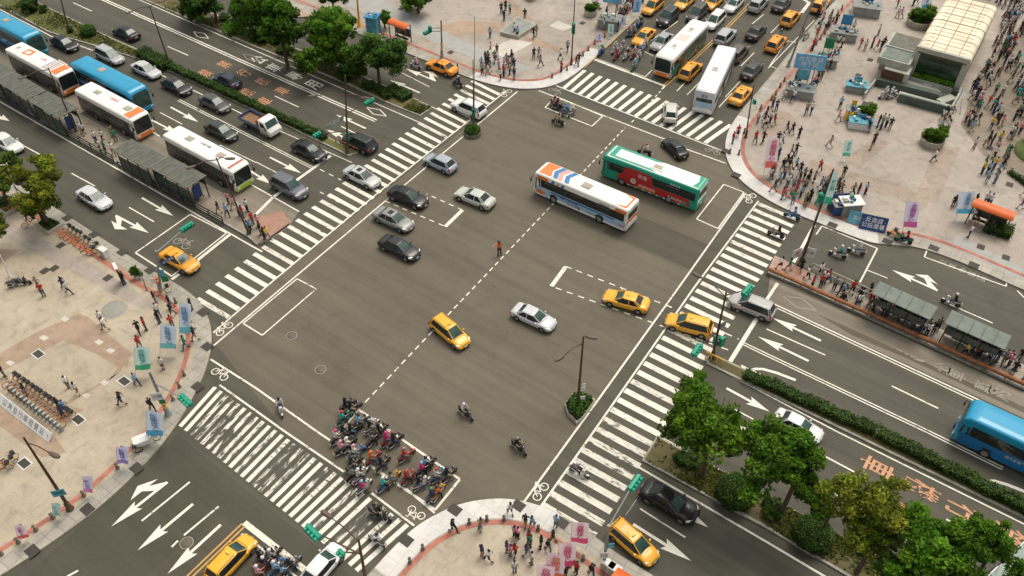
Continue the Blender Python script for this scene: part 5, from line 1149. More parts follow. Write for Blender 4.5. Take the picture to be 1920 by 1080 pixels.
# bus shelters
ROOFG = mat('shelter_roof', (.105, .108, .085), .55, .22, 1.5); ROOFL = mat('shelter_roof_pale', (.165, .19, .165), .75, .18, 1.2); SGL = mat('shelter_glass', (.06, .075, .06), .12, .4, 1.5, spec=.7)
def shelter(c0, c1, z, wd, label, mroof, flip=1, posts=4):
    """c0,c1: ends of the roof's middle line as seen at height z"""
    A, C = W(c0[0], c0[1], z), W(c1[0], c1[1], z); d = C-A; L = d.length; rz = math.atan2(d.y, d.x); m = (A+C)/2; o = empty('bus_shelter', (m.x, m.y, .24), rz); h = z-.24
    b = MB(); b.box((0, 0, h), (L, wd, .09), mroof, bev=.02); rf = b.build('roof', o); n = int(L/1.0)
    for k in range(n+1):
        q = MB(); q.box((-L/2+k*L/n, 0, h+.065), (.06, wd, .05), ROOFG if mroof is ROOFL else POLEG); q.build('roof_rib', rf)
    for k in range(posts):
        x = -L/2+.3+k*(L-.6)/(posts-1)
        for s in (-1, 1): q = MB(); q.box((x, s*(wd/2-.25), h/2), (.09, .09, h), BLACK); q.build('post', o)
    for k in range(posts-1):
        x = -L/2+.3+(k+.5)*(L-.6)/(posts-1); q = MB(); q.box((x, -flip*(wd/2-.25), 1.9), ((L-.6)/(posts-1)-.12, .03, .7), SGL); q.build('glass_panel', o)
        q = MB(); q.box((x, flip*(wd/2-.25), 1.15), ((L-.6)/(posts-1)-.12, .03, 1.9), SGL); q.build('glass_panel', o)
    q = MB(); q.box((0, flip*(wd/2-.6), .48), (L*.6, .35, .06), STEEL); q.box((-L*.2, flip*(wd/2-.6), .22), (.08, .3, .44), STEEL); q.box((L*.2, flip*(wd/2-.6), .22), (.08, .3, .44), STEEL); q.build('bench', o)
    q = MB(); q.box((L/2-.5, 0, 1.3), (.06, 1.0, 1.7), NAV); q.build('timetable_board', o)
    return tag(o, label, 'bus shelter', 'bus shelters on the platforms')
shelter((-95, 83), (12, 143), 3.0, 2.6, 'grey roofed bus shelter at the left edge beside the first white bus', ROOFG, -1)
shelter((11, 144), (68, 179), 3.0, 2.6, 'ribbed grey bus shelter second from the left edge', ROOFG, -1)
shelter((72, 181), (128, 212), 3.0, 2.6, 'ribbed bus shelter with a red end board beside the orange fronted bus', ROOFG, -1)
shelter((230, 272), (294, 306), 3.0, 2.6, 'ribbed grey bus shelter beside the tail of the lime fronted bus', ROOFG, -1)
shelter((299, 304), (369, 341), 3.0, 2.6, 'ribbed grey bus shelter nearest the left zebra', ROOFG, -1)
shelter((1642, 539), (1751, 588), 3.0, 2.0, 'pale grey bus shelter nearer the crossing on the right platform', ROOFL, 1)
shelter((1778, 594), (1890, 643), 3.0, 2.0, 'pale grey bus shelter farther along the right platform', ROOFL, 1)
def lowshelter(c, rz, L, wd, h, m, label, name='kiosk'):
    p = W(*c); o = empty('waiting_shelter', (p.x, p.y, ZP), rz); b = MB(); b.loft([[(x, y, h+.35*(1-(y/(wd/2))**2)+dz) for dz in (0,) for y in (-wd/2, -wd/4, 0, wd/4, wd/2)]+[(x, y, h+.35*(1-(y/(wd/2))**2)-.08) for y in (wd/2, wd/4, 0, -wd/4, -wd/2)] for x in (-L/2, L/2)], m); b.build('roof', o)
    for x in (-L/2+.2, 0, L/2-.2):
        for s in (-1, 1): q = MB(); q.box((x, s*(wd/2-.2), h/2), (.1, .1, h+.1), POLE); q.build('post', o)
    q = MB(); q.box((0, .2, .45), (L*.7, .4, .08), POLE); q.build('bench', o); q = MB(); q.box((0, wd/2-.2, 1.2), (L*.8, .04, 1.2), SGL); q.build('glass_panel', o)
    return tag(o, label, 'bus shelter', 'small orange shelters')
lowshelter((752, 78), DB, 3.2, 1.5, 2.4, ORG, 'small orange roofed shelter on the upper pavement'); lowshelter((1845, 428), DB, 4.0, 1.6, 2.4, ORG, 'orange roofed shelter beside the dark hedge of the big plaza'); lowshelter((1180, 1146), DB, 3.6, 2.2, 2.4, ORG, 'orange roofed shelter at the bottom edge beside the taxi')
# guard rail of the right platform, low rails at platform edges
def rail(a, c, h, m, label, z0=.2, w=.12, posts=1.6, name='guard_rail', bars=(1.0,)):
    A, C = W(a[0], a[1]), W(c[0], c[1]); d = C-A; L = d.length; rz = math.atan2(d.y, d.x); mid = (A+C)/2; o = empty(name, (mid.x, mid.y, z0), rz)
    for f in bars: b = MB(); b.tube([(-L/2, 0, h*f), (L/2, 0, h*f)], w/2, m, 8); b.build('rail', o)
    n = max(2, int(L/posts)); b = MB()
    for k in range(min(n+1, 60)): b = MB(); x = -L/2+k*L/n; b.box((x, 0, h/2), (.08, .08, h), m); b.build('post', o)
    return tag(o, label, 'railing', 'railings')
RUST = mat('rail_rust', (.30, .12, .05), .7, .3, 1.5)
rail((1438, 513), (1700, 630), .45, RUST, 'low rust brown rail along the right platform near the crossing', w=.38); rail((1700, 630), (1920, 731), .45, RUST, 'low rust brown rail along the right platform at the right edge', w=.38)
rail((1520, 511), (1640, 566), 1.0, CONC, 'pale railing behind the people on the right platform tip', bars=(1.0, .5)); rail((225, 318), (420, 422), .9, BLACK, 'dark railing along the road side of the left platform', bars=(1.0, .55, .2), posts=2); rail((0, 186), (215, 306), .9, BLACK, 'dark railing behind the far shelters of the left platform', bars=(1.0, .55, .2), posts=2)
rail((1322, 673), (1352, 688), .8, YLW, 'short striped guard rail at the right hedge end', posts=.5, z0=.16); rail((630, 268), (672, 288), .5, RUST, 'short brown guard rail around the left lamp post', posts=.6, z0=.16)
# campaign flags
def clothmat(name, col):
    if name in MATS: return MATS[name]
    m = mat(name, col, .8, .06, 3); n, l = m.node_tree.nodes, m.node_tree.links; t = n.new('ShaderNodeBsdfTranslucent'); t.inputs['Color'].default_value = (*col, 1); x = n.new('ShaderNodeMixShader'); x.inputs[0].default_value = .45
    l.new(n['Principled BSDF'].outputs[0], x.inputs[1]); l.new(t.outputs[0], x.inputs[2]); l.new(x.outputs[0], n['Material Output'].inputs['Surface']); return m
FT = {}
def flagcloth(col, foot, s, txt, tilt):
    key = (col, foot, txt)
    cm = clothmat('flag_cloth_'+'_'.join('%03d' % int(v*100) for v in col), col); fm = clothmat('flag_foot_'+'_'.join('%03d' % int(v*100) for v in foot), foot)
    return cm, fm
FB = (.66, .74, .86); FP = (.86, .74, .80); FL = (.72, .68, .88); FTL = (.60, .80, .78)
def flag(base, top, wpx, col, foot, txtcol, label, txt='台北好\n心', lean=0, ang=0, cat='flag'):
    bw = W(*base, ZP); zt = max(1.6, min(zof(base, top[1]), 4.9)); tw = W(top[0], top[1], zt); T = tw-bw; dist = (Vector((bw.x, bw.y, bw.z-H))).length; w = wpx*1.12*dist/F; o = empty('campaign_flag', bw)
    cm, fm = flagcloth(col, foot, 1, txt, 0); b = MB(); b.tube([(0, 0, 0), T*1.03], [.03, .02], WHT, 6); b.build('pole', o)
    Lc = T.length*.78; up = T.normalized(); rx = Vector((math.cos(ang), math.sin(ang), 0)); o0 = T-up*Lc
    def cloth(z0, z1, m, nm, par):
        c = MB(); n, k = 7, 5; vs = []
        for j in range(k+1):
            for i in range(n+1):
                u, v = i/n, z0+(z1-z0)*j/k; bulge = .10*math.sin(u*4.5+v*3+base[0])*u+.05*math.sin(v*9)*u; vs.append(o0+up*Lc*v+rx*w*u+Vector((0, bulge, -.06*u*math.sin(v*2))))
        c.add(vs, [(j*(n+1)+i, j*(n+1)+i+1, (j+1)*(n+1)+i+1, (j+1)*(n+1)+i) for j in range(k) for i in range(n)], m, True); return c.build(nm, par)
    q = cloth(.22, 1, cm, 'cloth', o); cloth(0, .22, fm, 'foot_band', o)
    tm = mat('flag_ink_'+txtcol, {'b': (.05, .22, .45), 't': (.03, .38, .32), 'r': (.62, .03, .14), 'o': (.75, .16, .05), 'v': (.14, .10, .42), 'm': (.5, .04, .3)}[txtcol], .7, .05)
    for sgn in (-1, 1):
        if sgn == 1 and False: continue
        ts = min(w*.62, Lc*.185); me = textmesh(txt, ts, tm, spacing=.95, bold=.01)
        nrm = rx.cross(up).normalized()
        setobj('lettering', me, q, frame(o0+up*Lc*.60+rx*w*.52+nrm*(.17)*sgn, rx*sgn, up))
    tag(o, label, 'flag', 'campaign flags'); land(bw, 'the '+label); return o
TX = '台\n開\n燈\n心'
for a in [((336, 640), (337, 568), 17, FB, (.16, .50, .58), 'b', 'long twisted blue flag at the left corner kerb'), ((300, 665), (301, 608), 25, FB, (.20, .52, .58), 'b', 'blue flag hanging straight on the left pavement'), ((254, 705), (252, 652), 22, FTL, (.06, .42, .24), 't', 'pale green flag beside the grey green signal pole'),
          ((274, 828), (274, 770), 26, FB, (.10, .38, .62), 'b', 'light blue flag above the cargo tricycle'), ((220, 878), (218, 838), 17, FL, (.30, .26, .60), 'v', 'small violet flag beside the parked bicycle'), ((158, 930), (155, 893), 13, FL, (.60, .20, .45), 'v', 'small lilac flag on a kerb bollard'), ((100, 972), (97, 943), 12, FTL, (.20, .55, .50), 't', 'small turquoise flag on a kerb bollard'), ((35, 1016), (27, 985), 15, FP, (.70, .16, .14), 'm', 'small pink flag nearest the lower left corner'),
          ((1070, 1025), (1072, 978), 27, FP, (.75, .10, .25), 'r', 'pink flag nearest the lower zebra'), ((1045, 1072), (1048, 1018), 27, FP, (.74, .10, .26), 'r', 'pink flag in the middle of the bottom flag row'), ((1022, 1098), (1026, 1036), 27, (.70, .62, .70), (.78, .22, .10), 'o', 'white flag with orange foot in the bottom flag row'), ((1004, 1118), (1008, 1058), 26, FP, (.74, .10, .20), 'r', 'pink flag lowest and leftmost of the bottom row'),
          ((1432, 330), (1440, 258), 18, FP, (.75, .18, .14), 'r', 'tall pink flag behind the waiting crowd'), ((1577, 302), (1586, 262), 12, FTL, (.10, .48, .30), 't', 'narrow turquoise flag on the open plaza'), ((1540, 398), (1560, 322), 11, FTL, (.05, .45, .24), 't', 'narrow green flag beside the tall lamp post'), ((1692, 438), (1700, 378), 20, FL, (.55, .12, .34), 'm', 'violet flag with magenta foot beside the parked scooter'), ((1792, 412), (1798, 360), 26, FB, (.10, .46, .68), 'b', 'blue flag beside the orange shelter of the big plaza'),
          ((1184, 30), (1190, 0), 12, (.30, .48, .70), (.12, .36, .62), 'b', 'blue flag between scooters and upper plaza crowd'), ((1158, 52), (1162, 30), 11, FB, FL, 'v', 'lilac flag beside the upper monument stall'), ((1138, 72), (1141, 45), 9, FTL, (.45, .60, .50), 't', 'pale green flag in front of the upper monument stall'), ((1117, 85), (1119, 62), 9, FL, (.66, .30, .34), 'v', 'faded lilac flag on the upper corner kerb'), ((1110, 15), (1110, -12), 15, FP, FL, 'r', 'pink flag on the upper round planter'),
          ((1727, 24), (1731, -14), 14, FB, (.06, .36, .66), 'b', 'blue flag behind the planter of the long hall')]:
    flag(*a, txt=TX if a[2] > 14 else '好\n心\n情', ang=random.uniform(-.15, .15))
def fallen(c, w, h, m, label, rz, txt, tilt=.5, tm=CHARW):
    p = W(*c); o = empty('banner_board', (p.x, p.y, ZP), rz); b = MB(); b.box((0, 0, 0), (w, .05, h), m, bev=.01); q = b.build('panel', o, (0, 0, h*.5)); q.rotation_euler = (-tilt, 0, 0); setobj('lettering', textmesh(txt, h*.36, tm), q, frame((0, -.035, 0), (1, 0, 0), (0, 0, 1)))
    for s in (-1, 1): b = MB(); b.tube([(s*w*.4, 0, 0), (s*w*.4, .1, h*.7)], .025, STEEL, 6); b.build('leg', o)
    return tag(o, label, 'banner', 'banner boards')
fallen((1633, 432), 2.6, 1.6, NAV, 'dark blue banner board at the kerb of the big plaza', -.35, '反貪腐\n公投連署'); fallen((1604, 420), 1.8, 1.3, CYA, 'teal banner board left of the dark blue one', -.4, '加油'); fallen((1571, 393), 1.9, 1.8, NAV, 'navy box banner beside the waiting crowd', .1, '連署')
p = W(*(1490+18, 140)); 
def signframe(c, w, h, z, m, label, txt, rz=0, tm=CHARW):
    p = W(*c); o = empty('overhead_sign', (p.x, p.y, ZP), rz); b = MB(); b.box((0, 0, z), (w, .12, h), m, bev=.03); q = b.build('panel', o); q.rotation_euler = (0, 0, 0)
    setobj('lettering', textmesh(txt, h*.36, tm), q, frame((0, -.08, z), (1, 0, 0), (0, 0, 1)))
    for s in (-1, 1): b = MB(); b.tube([(s*w*.22, .1, 0), (s*w*.22, .1, z+h*.4)], .07, POLEG, 8); b.build('post', o)
    return tag(o, label, 'sign', 'blue signs above the stalls')
signframe((1504, 172), 3.6, 2.0, 4.0, mat('sign_sky_blue', (.16, .42, .66), .5, .2, 2), 'large pale blue double sign above a stall', '台北車站\n地下街', -.25); signframe((1144, 52), 2.6, 1.8, 4.4, MATS['sign_sky_blue'], 'blue sign at the top edge of the upper corner', '地下街', -.2)
# ---------------------------------------------------------------- people
SKIN = mat('skin', (.46, .27, .18), .6, .08, 5); CLOTH = mat('cloth', (.5, .5, .5), .85, .12, 5, obj=True); TROU = mat('trouser_cloth', (.5, .5, .5), .85, .12, 5, obj=True)
HAIRM = mat('hair', (.018, .014, .012), .5, .2, 8); SHOE = mat('shoe', (.04, .04, .04), .6, .2, 8); HELM = mat('helmet_shell', (.5, .5, .5), .25, .05, 4, obj=True, coat=.5); EYE = mat('eye_dark', (.01, .01, .01), .3, 0, 5)
def remesh(b, vox, ratio, name, m):
    o = b.build(name); COL.objects.unlink(o); TMP.collection.objects.link(o); md = o.modifiers.new('r', 'REMESH'); md.mode = 'VOXEL'; md.voxel_size = vox; md.use_smooth_shade = True
    d = o.modifiers.new('d', 'DECIMATE'); d.ratio = ratio
    me = evaluated_mesh(o)
    me.materials.clear(); me.materials.append(m); me.name = name
    for p in me.polygons: p.material_index = 0; p.use_smooth = True
    bpy.data.objects.remove(o); return me
def chain(b, pts, rad, sub=3, sq=1.0):
    b.tube(pts, rad, SKIN, 10, sq=sq)
    for p, r in zip(pts, rad): b.ball(p, r*.99, SKIN, 8)
def skel(pose):
    """joint positions, x forward, y left, z up"""
    J = dict(pel=(0, 0, .93), waist=(0, 0, 1.08), chest=(0, 0, 1.32), neck=(0, 0, 1.47), head=(.015, 0, 1.60))
    for s, k in ((1, 'L'), (-1, 'R')):
        J['sh'+k] = (0, s*.185, 1.40); J['el'+k] = (-.03, s*.24, 1.13); J['wr'+k] = (.04, s*.25, .89); J['hip'+k] = (0, s*.09, .90); J['kn'+k] = (.02, s*.10, .49); J['an'+k] = (-.02, s*.10, .09)
    def st(**k): J.update(k)
    if pose == 'walk': st(knL=(.20, .09, .53), anL=(.30, .09, .10), knR=(-.02, -.09, .49), anR=(-.30, -.09, .17), elL=(-.16, .23, 1.15), wrL=(-.18, .24, .92), elR=(.08, -.23, 1.14), wrR=(.24, -.22, .98))
    if pose == 'stride': st(knR=(.24, -.08, .55), anR=(.38, -.09, .11), knL=(-.04, .09, .49), anL=(-.34, .09, .20), elR=(-.18, -.24, 1.16), wrR=(-.20, -.25, .93), elL=(.10, .24, 1.16), wrL=(.28, .20, 1.05))
    if pose == 'phone': st(elR=(.05, -.24, 1.15), wrR=(.27, -.12, 1.28), knL=(.04, .12, .49), anL=(.02, .14, .09))
    if pose == 'carry': st(elR=(.03, -.25, 1.14), wrR=(.26, -.16, 1.12), elL=(.03, .25, 1.14), wrL=(.26, .16, 1.12), chest=(-.02, 0, 1.32))
    if pose == 'point': st(elR=(.05, -.40, 1.36), wrR=(.12, -.62, 1.42), knL=(.03, .13, .49), anL=(.0, .17, .09))
    if pose == 'ride':
        st(pel=(0, 0, .80), waist=(.01, 0, .95), chest=(.06, 0, 1.19), neck=(.09, 0, 1.34), head=(.12, 0, 1.47))
        for s, k in ((1, 'L'), (-1, 'R')): J['sh'+k] = (.06, s*.18, 1.27); J['el'+k] = (.22, s*.27, 1.05); J['wr'+k] = (.44, s*.27, 1.02); J['hip'+k] = (.02, s*.10, .77); J['kn'+k] = (.40, s*.16, .70); J['an'+k] = (.36, s*.13, .34)
    if pose == 'ridefoot':
        J = skel('ride'); J['knR'] = (.30, -.26, .55); J['anR'] = (.22, -.36, .09)
    return J
def hand(b, wr, el, s):
    wr, el = Vector(wr), Vector(el); d = (wr-el).normalized(); side = Vector((0, s, 0)); up = d.cross(side).normalized()
    c = wr+d*.05; b.tube([wr, c, wr+d*.085], [.026, .038, .034], SKIN, 8, sq=.5)
    for k, L in enumerate((.062, .075, .070, .055)):
        a = wr+d*.08+up*((k-1.5)*.019); m_ = a+d*L*.55-side*.008; b.tube([a, m_, m_+d*L*.40-side*.022], [.011, .010, .008], SKIN, 6)
    a = wr+d*.03+up*-.034; b.tube([a, a+d*.03-up*.022-side*.008, a+d*.058-up*.026-side*.02], [.013, .012, .009], SKIN, 6)
PM = {}
def person_meshes(pose, fem):
    J = skel(pose); ws = .92 if fem else 1.0
    b = MB(); h = Vector(J['head']); n = Vector(J['neck'])
    chain(b, [J['pel'], J['waist'], J['chest'], n], [.135 if fem else .125, .11*ws, .135*ws, .055], sq=.72)
    b.tube([n-Vector((0, 0, .03)), h-Vector((0, 0, .05))], [.055, .05], SKIN, 10)
    b.ball(h, .105, SKIN, 12, sx=.92, sy=.76, sz=1.18); b.ball((h.x+.045, 0, h.z-.075), .055, SKIN, 8, sx=.8, sy=.8); b.tube([(h.x+.085, 0, h.z+.015), (h.x+.118, 0, h.z-.03)], [.012, .018], SKIN, 6)
    for s in (-1, 1): b.ball((h.x-.005, s*.082, h.z-.01), .028, SKIN, 6, sy=.4)
    for k, s in (('L', 1), ('R', -1)):
        chain(b, [Vector(J['sh'+k])*1.0, J['el'+k], J['wr'+k]], [.058*ws, .042*ws, .030*ws]); b.tube([J['chest'], J['sh'+k]], [.09, .06], SKIN, 8)
        chain(b, [J['hip'+k], J['kn'+k], J['an'+k]], [.088, .060, .042]); an = Vector(J['an'+k])
        b.tube([an+Vector((-.06, 0, -.04)), an+Vector((.06, 0, -.045)), an+Vector((.17, 0, -.06))], [.042, .045, .032], SKIN, 8, sq=.7); hand(b, J['wr'+k], J['el'+k], s)
    body = remesh(b, .0105, .16, 'person', SKIN)
    # eyes and mouth as small dark marks on the face
    bmh = bmesh.new(); bmh.from_mesh(body); body.materials.append(EYE)
    for y, z, sx in ((.034, .012, .011), (-.034, .012, .011), (0, -.068, .02)):
        vs = [bmh.verts.new((h.x+.1005-abs(y)*.25+(0 if z > 0 else -.002), y+dy*sx, h.z+z+dz*.006)) for dy, dz in ((-1, -1), (1, -1), (1, 1), (-1, 1))]; f = bmh.faces.new(vs); f.material_index = 1
    bmh.to_mesh(body); bmh.free()
    # shirt
    b = MB(); chain(b, [Vector(J['pel'])+Vector((0, 0, .03)), J['waist'], J['chest'], Vector(J['neck'])-Vector((0, 0, .035))], [.150, .128, .152, .075], sq=.76)
    for k in 'LR':
        s_, e_ = Vector(J['sh'+k]), Vector(J['el'+k]); b.tube([J['chest'], s_], [.11, .075], SKIN, 8); chain(b, [s_, s_.lerp(e_, .75 if not fem else .6)], [.075, .062])
    shirt = remesh(b, .014, .16, 'shirt', CLOTH)
    b = MB(); hp = Vector(J['pel'])
    if fem == 2:
        b.tube([hp+Vector((0, 0, .06)), hp-Vector((0, 0, .10)), hp-Vector((-.02, 0, .40))], [.135, .17, .23], SKIN, 14, sq=.75)
    else:
        b.tube([hp+Vector((0, 0, .07)), hp-Vector((0, 0, .05))], [.138, .142], SKIN, 12, sq=.78)
        f = .45 if fem == 3 else .96
        for k in 'LR':
            a, c, d = Vector(J['hip'+k]), Vector(J['kn'+k]), Vector(J['an'+k])
            if f > .9: chain(b, [a, c, c.lerp(d, .93)], [.104, .078, .062])
            else: chain(b, [a, a.lerp(c, .75)], [.106, .092])
    trou = remesh(b, .014, .16, 'trousers', TROU)
    b = MB(); b.ball((h.x-.012, 0, h.z+.025), .117, HAIRM, 12, sx=.94, sy=.80, sz=1.08)
    if fem: b.tube([(h.x-.04, 0, h.z+.03), (h.x-.075, 0, h.z-.10), (h.x-.085, 0, h.z-.24)], [.10, .085, .045], HAIRM, 10, sq=.8)
    hb = b; hair = remesh(hb, .014, .2, 'hair', HAIRM)
    for v in hair.vertices:      # hairline: pull the front back off the face
        if v.co.x > h.x+.045 and v.co.z < h.z+.06: v.co.x = h.x+.045-(h.z+.06-v.co.z)*.35
    b = []
    for k in 'LR':
        an = Vector(J['an'+k]); b.append(MB()); b[-1].tube([an+Vector((-.075, 0, -.045)), an+Vector((.06, 0, -.045)), an+Vector((.19, 0, -.062))], [.048, .052, .036], SHOE, 8, sq=.72)
    b2 = b
    return body, shirt, trou, hair, b2, h
for key, (pose, fem) in dict(stand=('stand', 0), standf=('stand', 1), standd=('stand', 2), walk=('walk', 0), walkf=('walk', 1), shorts=('walk', 3), stride=('stride', 0), stridef=('stride', 1), phone=('phone', 0), phonef=('phone', 1), carry=('carry', 0), point=('point', 0), ride=('ride', 0), ridefoot=('ridefoot', 0)).items():
    PM[key] = person_meshes(pose, fem)
    for i, an in enumerate(()): pass
SHOEM = {}
for key in PM:
    SHOEM[key] = []
    for b_ in PM[key][4]: o_ = b_.build('shoe'); SHOEM[key].append(o_.data); bpy.data.objects.remove(o_)
def helmet_mesh():
    b = MB(); b.lathe([(.135, -.03), (.142, .03), (.13, .09), (.095, .14), (.05, .165), (.002, .17)], HELM, 16); b.lathe([(.128, -.035), (.136, -.03)], BLACK, 16)
    b.loft([[(x, y, z) for y in (-.10, 0, .10)]+[(x-.004, y, z-.01) for y in (.10, 0, -.10)] for x, z in ((.10, .04), (.155, -.02), (.15, -.09))], GLASS)
    o = b.build('helmet'); d = o.data; bpy.data.objects.remove(o); return d
HELMET = helmet_mesh()
TOPC = dict(k=((.018, .018, .02), 'black'), w=((.68, .67, .65), 'white'), r=((.50, .035, .03), 'red'), b=((.22, .42, .60), 'light blue'), n=((.03, .04, .13), 'navy'), g=((.03, .28, .14), 'green'), y=((.75, .48, .04), 'yellow'), o=((.75, .16, .03), 'orange'), p=((.70, .30, .36), 'pink'), e=((.25, .25, .24), 'grey'), t=((.03, .42, .38), 'turquoise'), h=((.36, .27, .17), 'khaki'), m=((.65, .03, .22), 'magenta'))
BOTC = [((.015, .015, .017), 'black'), ((.04, .06, .11), 'dark jeans'), ((.10, .15, .24), 'blue jeans'), ((.30, .24, .16), 'beige'), ((.16, .16, .15), 'grey'), ((.02, .02, .03), 'black')]
PR = random.Random(99); NP = [0]; PPL = []
PEND = []
def person(pos, rz, top, pose, where, bot=None, helmet=None, label=None, z=ZP, sc=None, grp=None):
    PEND.append((Vector((pos[0], pos[1], z)), rz, top, pose, where, bot or PR.choice(BOTC), helmet, label, sc or PR.uniform(.93, 1.05), grp, PR.uniform(.8, 1.15)))
def make_people(limit):
    """the nearest ones singly with hair and clothing of their own, all beyond the limit merged into one crowd"""
    PEND.sort(key=lambda t: (t[0]-Vector((0, 0, H))).length)
    for pos, rz, top, pose, where, bot, helmet, label, sc, grp, v in PEND[:limit]:
        body, shirt, trou, hair, _, h = PM[pose]; o = setobj('person', body); o.location = pos; o.rotation_euler = (0, 0, rz); o.scale = (sc, sc, sc); tc, tn = TOPC[top]; bc, bn = bot
        for nm, me, c in (('shirt', shirt, tuple(q*v for q in tc)), ('trousers', trou, bc)): q = setobj(nm, me, o); q.color = (*c, 1)
        for me in SHOEM[pose]: setobj('shoe', me, o)
        if helmet: q = setobj('helmet', HELMET, o, Matrix.Translation((h.x+.0, 0, h.z+.01))); q.color = (*TOPC[helmet][0], 1)
        else: setobj('hair', hair, o)
        PPL.append((o, tn, bn, where, TOPC[helmet][1] if helmet else None, label, pose, grp))
    cvs, cfs, cmi, cidx = [], [], [], {}; mats_ = [SKIN, HAIRM, SHOE, mat('crowd_helmet', (.5, .5, .5), .3)]
    for key_ in TOPC: cidx[key_] = len(mats_); mats_.append(mat('crowd_cloth_'+TOPC[key_][1].replace(' ', '_'), TOPC[key_][0], .85, .15, 3))
    for pos, rz, top, pose, where, bot, helmet, label, sc, grp, v in PEND[limit:]:
        body, shirt, trou, hair, _, h = PM[pose]; M = Matrix.Translation(pos) @ Matrix.Rotation(rz, 4, 'Z') @ Matrix.Scale(sc, 4); cl2 = cidx['k' if bot[1] in ('black',) else 'n' if 'jeans' in bot[1] else 'h' if bot[1] == 'beige' else 'e']
        for me, mi, M2 in ((body, 0, M), (shirt, cidx[top], M), (trou, cl2, M), (HELMET if helmet else hair, 3 if helmet else 1, M @ Matrix.Translation((h.x, 0, h.z)) if helmet else M), (SHOEM[pose][0], 2, M), (SHOEM[pose][1], 2, M)):
            o0 = len(cvs); cvs += [tuple(M2 @ v_.co) for v_ in me.vertices]; cfs += [tuple(i+o0 for i in f.vertices) for f in me.polygons]; cmi += [mi]*len(me.polygons)
    crowd = bpy.data.meshes.new('crowd'); crowd.from_pydata(cvs, [], cfs); [crowd.materials.append(m) for m in mats_]; crowd.polygons.foreach_set('material_index', cmi); crowd.update()
    tag(setobj('crowd', crowd), 'dense crowd of far pedestrians at the top of the plazas and behind the long station hall', 'crowd', kind='stuff')
def region(px, py): 
    if px < 560 and py < 470 and py > 200: return 'on the left bus platform'
    if px < 480 and py > 380: return 'on the left pavement'
    if px > 1100 and py > 480: return 'on the right bus platform' if px > 1436 and py < 760 else 'on the bottom pavement'
    if py > 900: return 'on the bottom pavement'
    if px < 1215: return 'on the upper pavement'
    return 'on the big plaza'
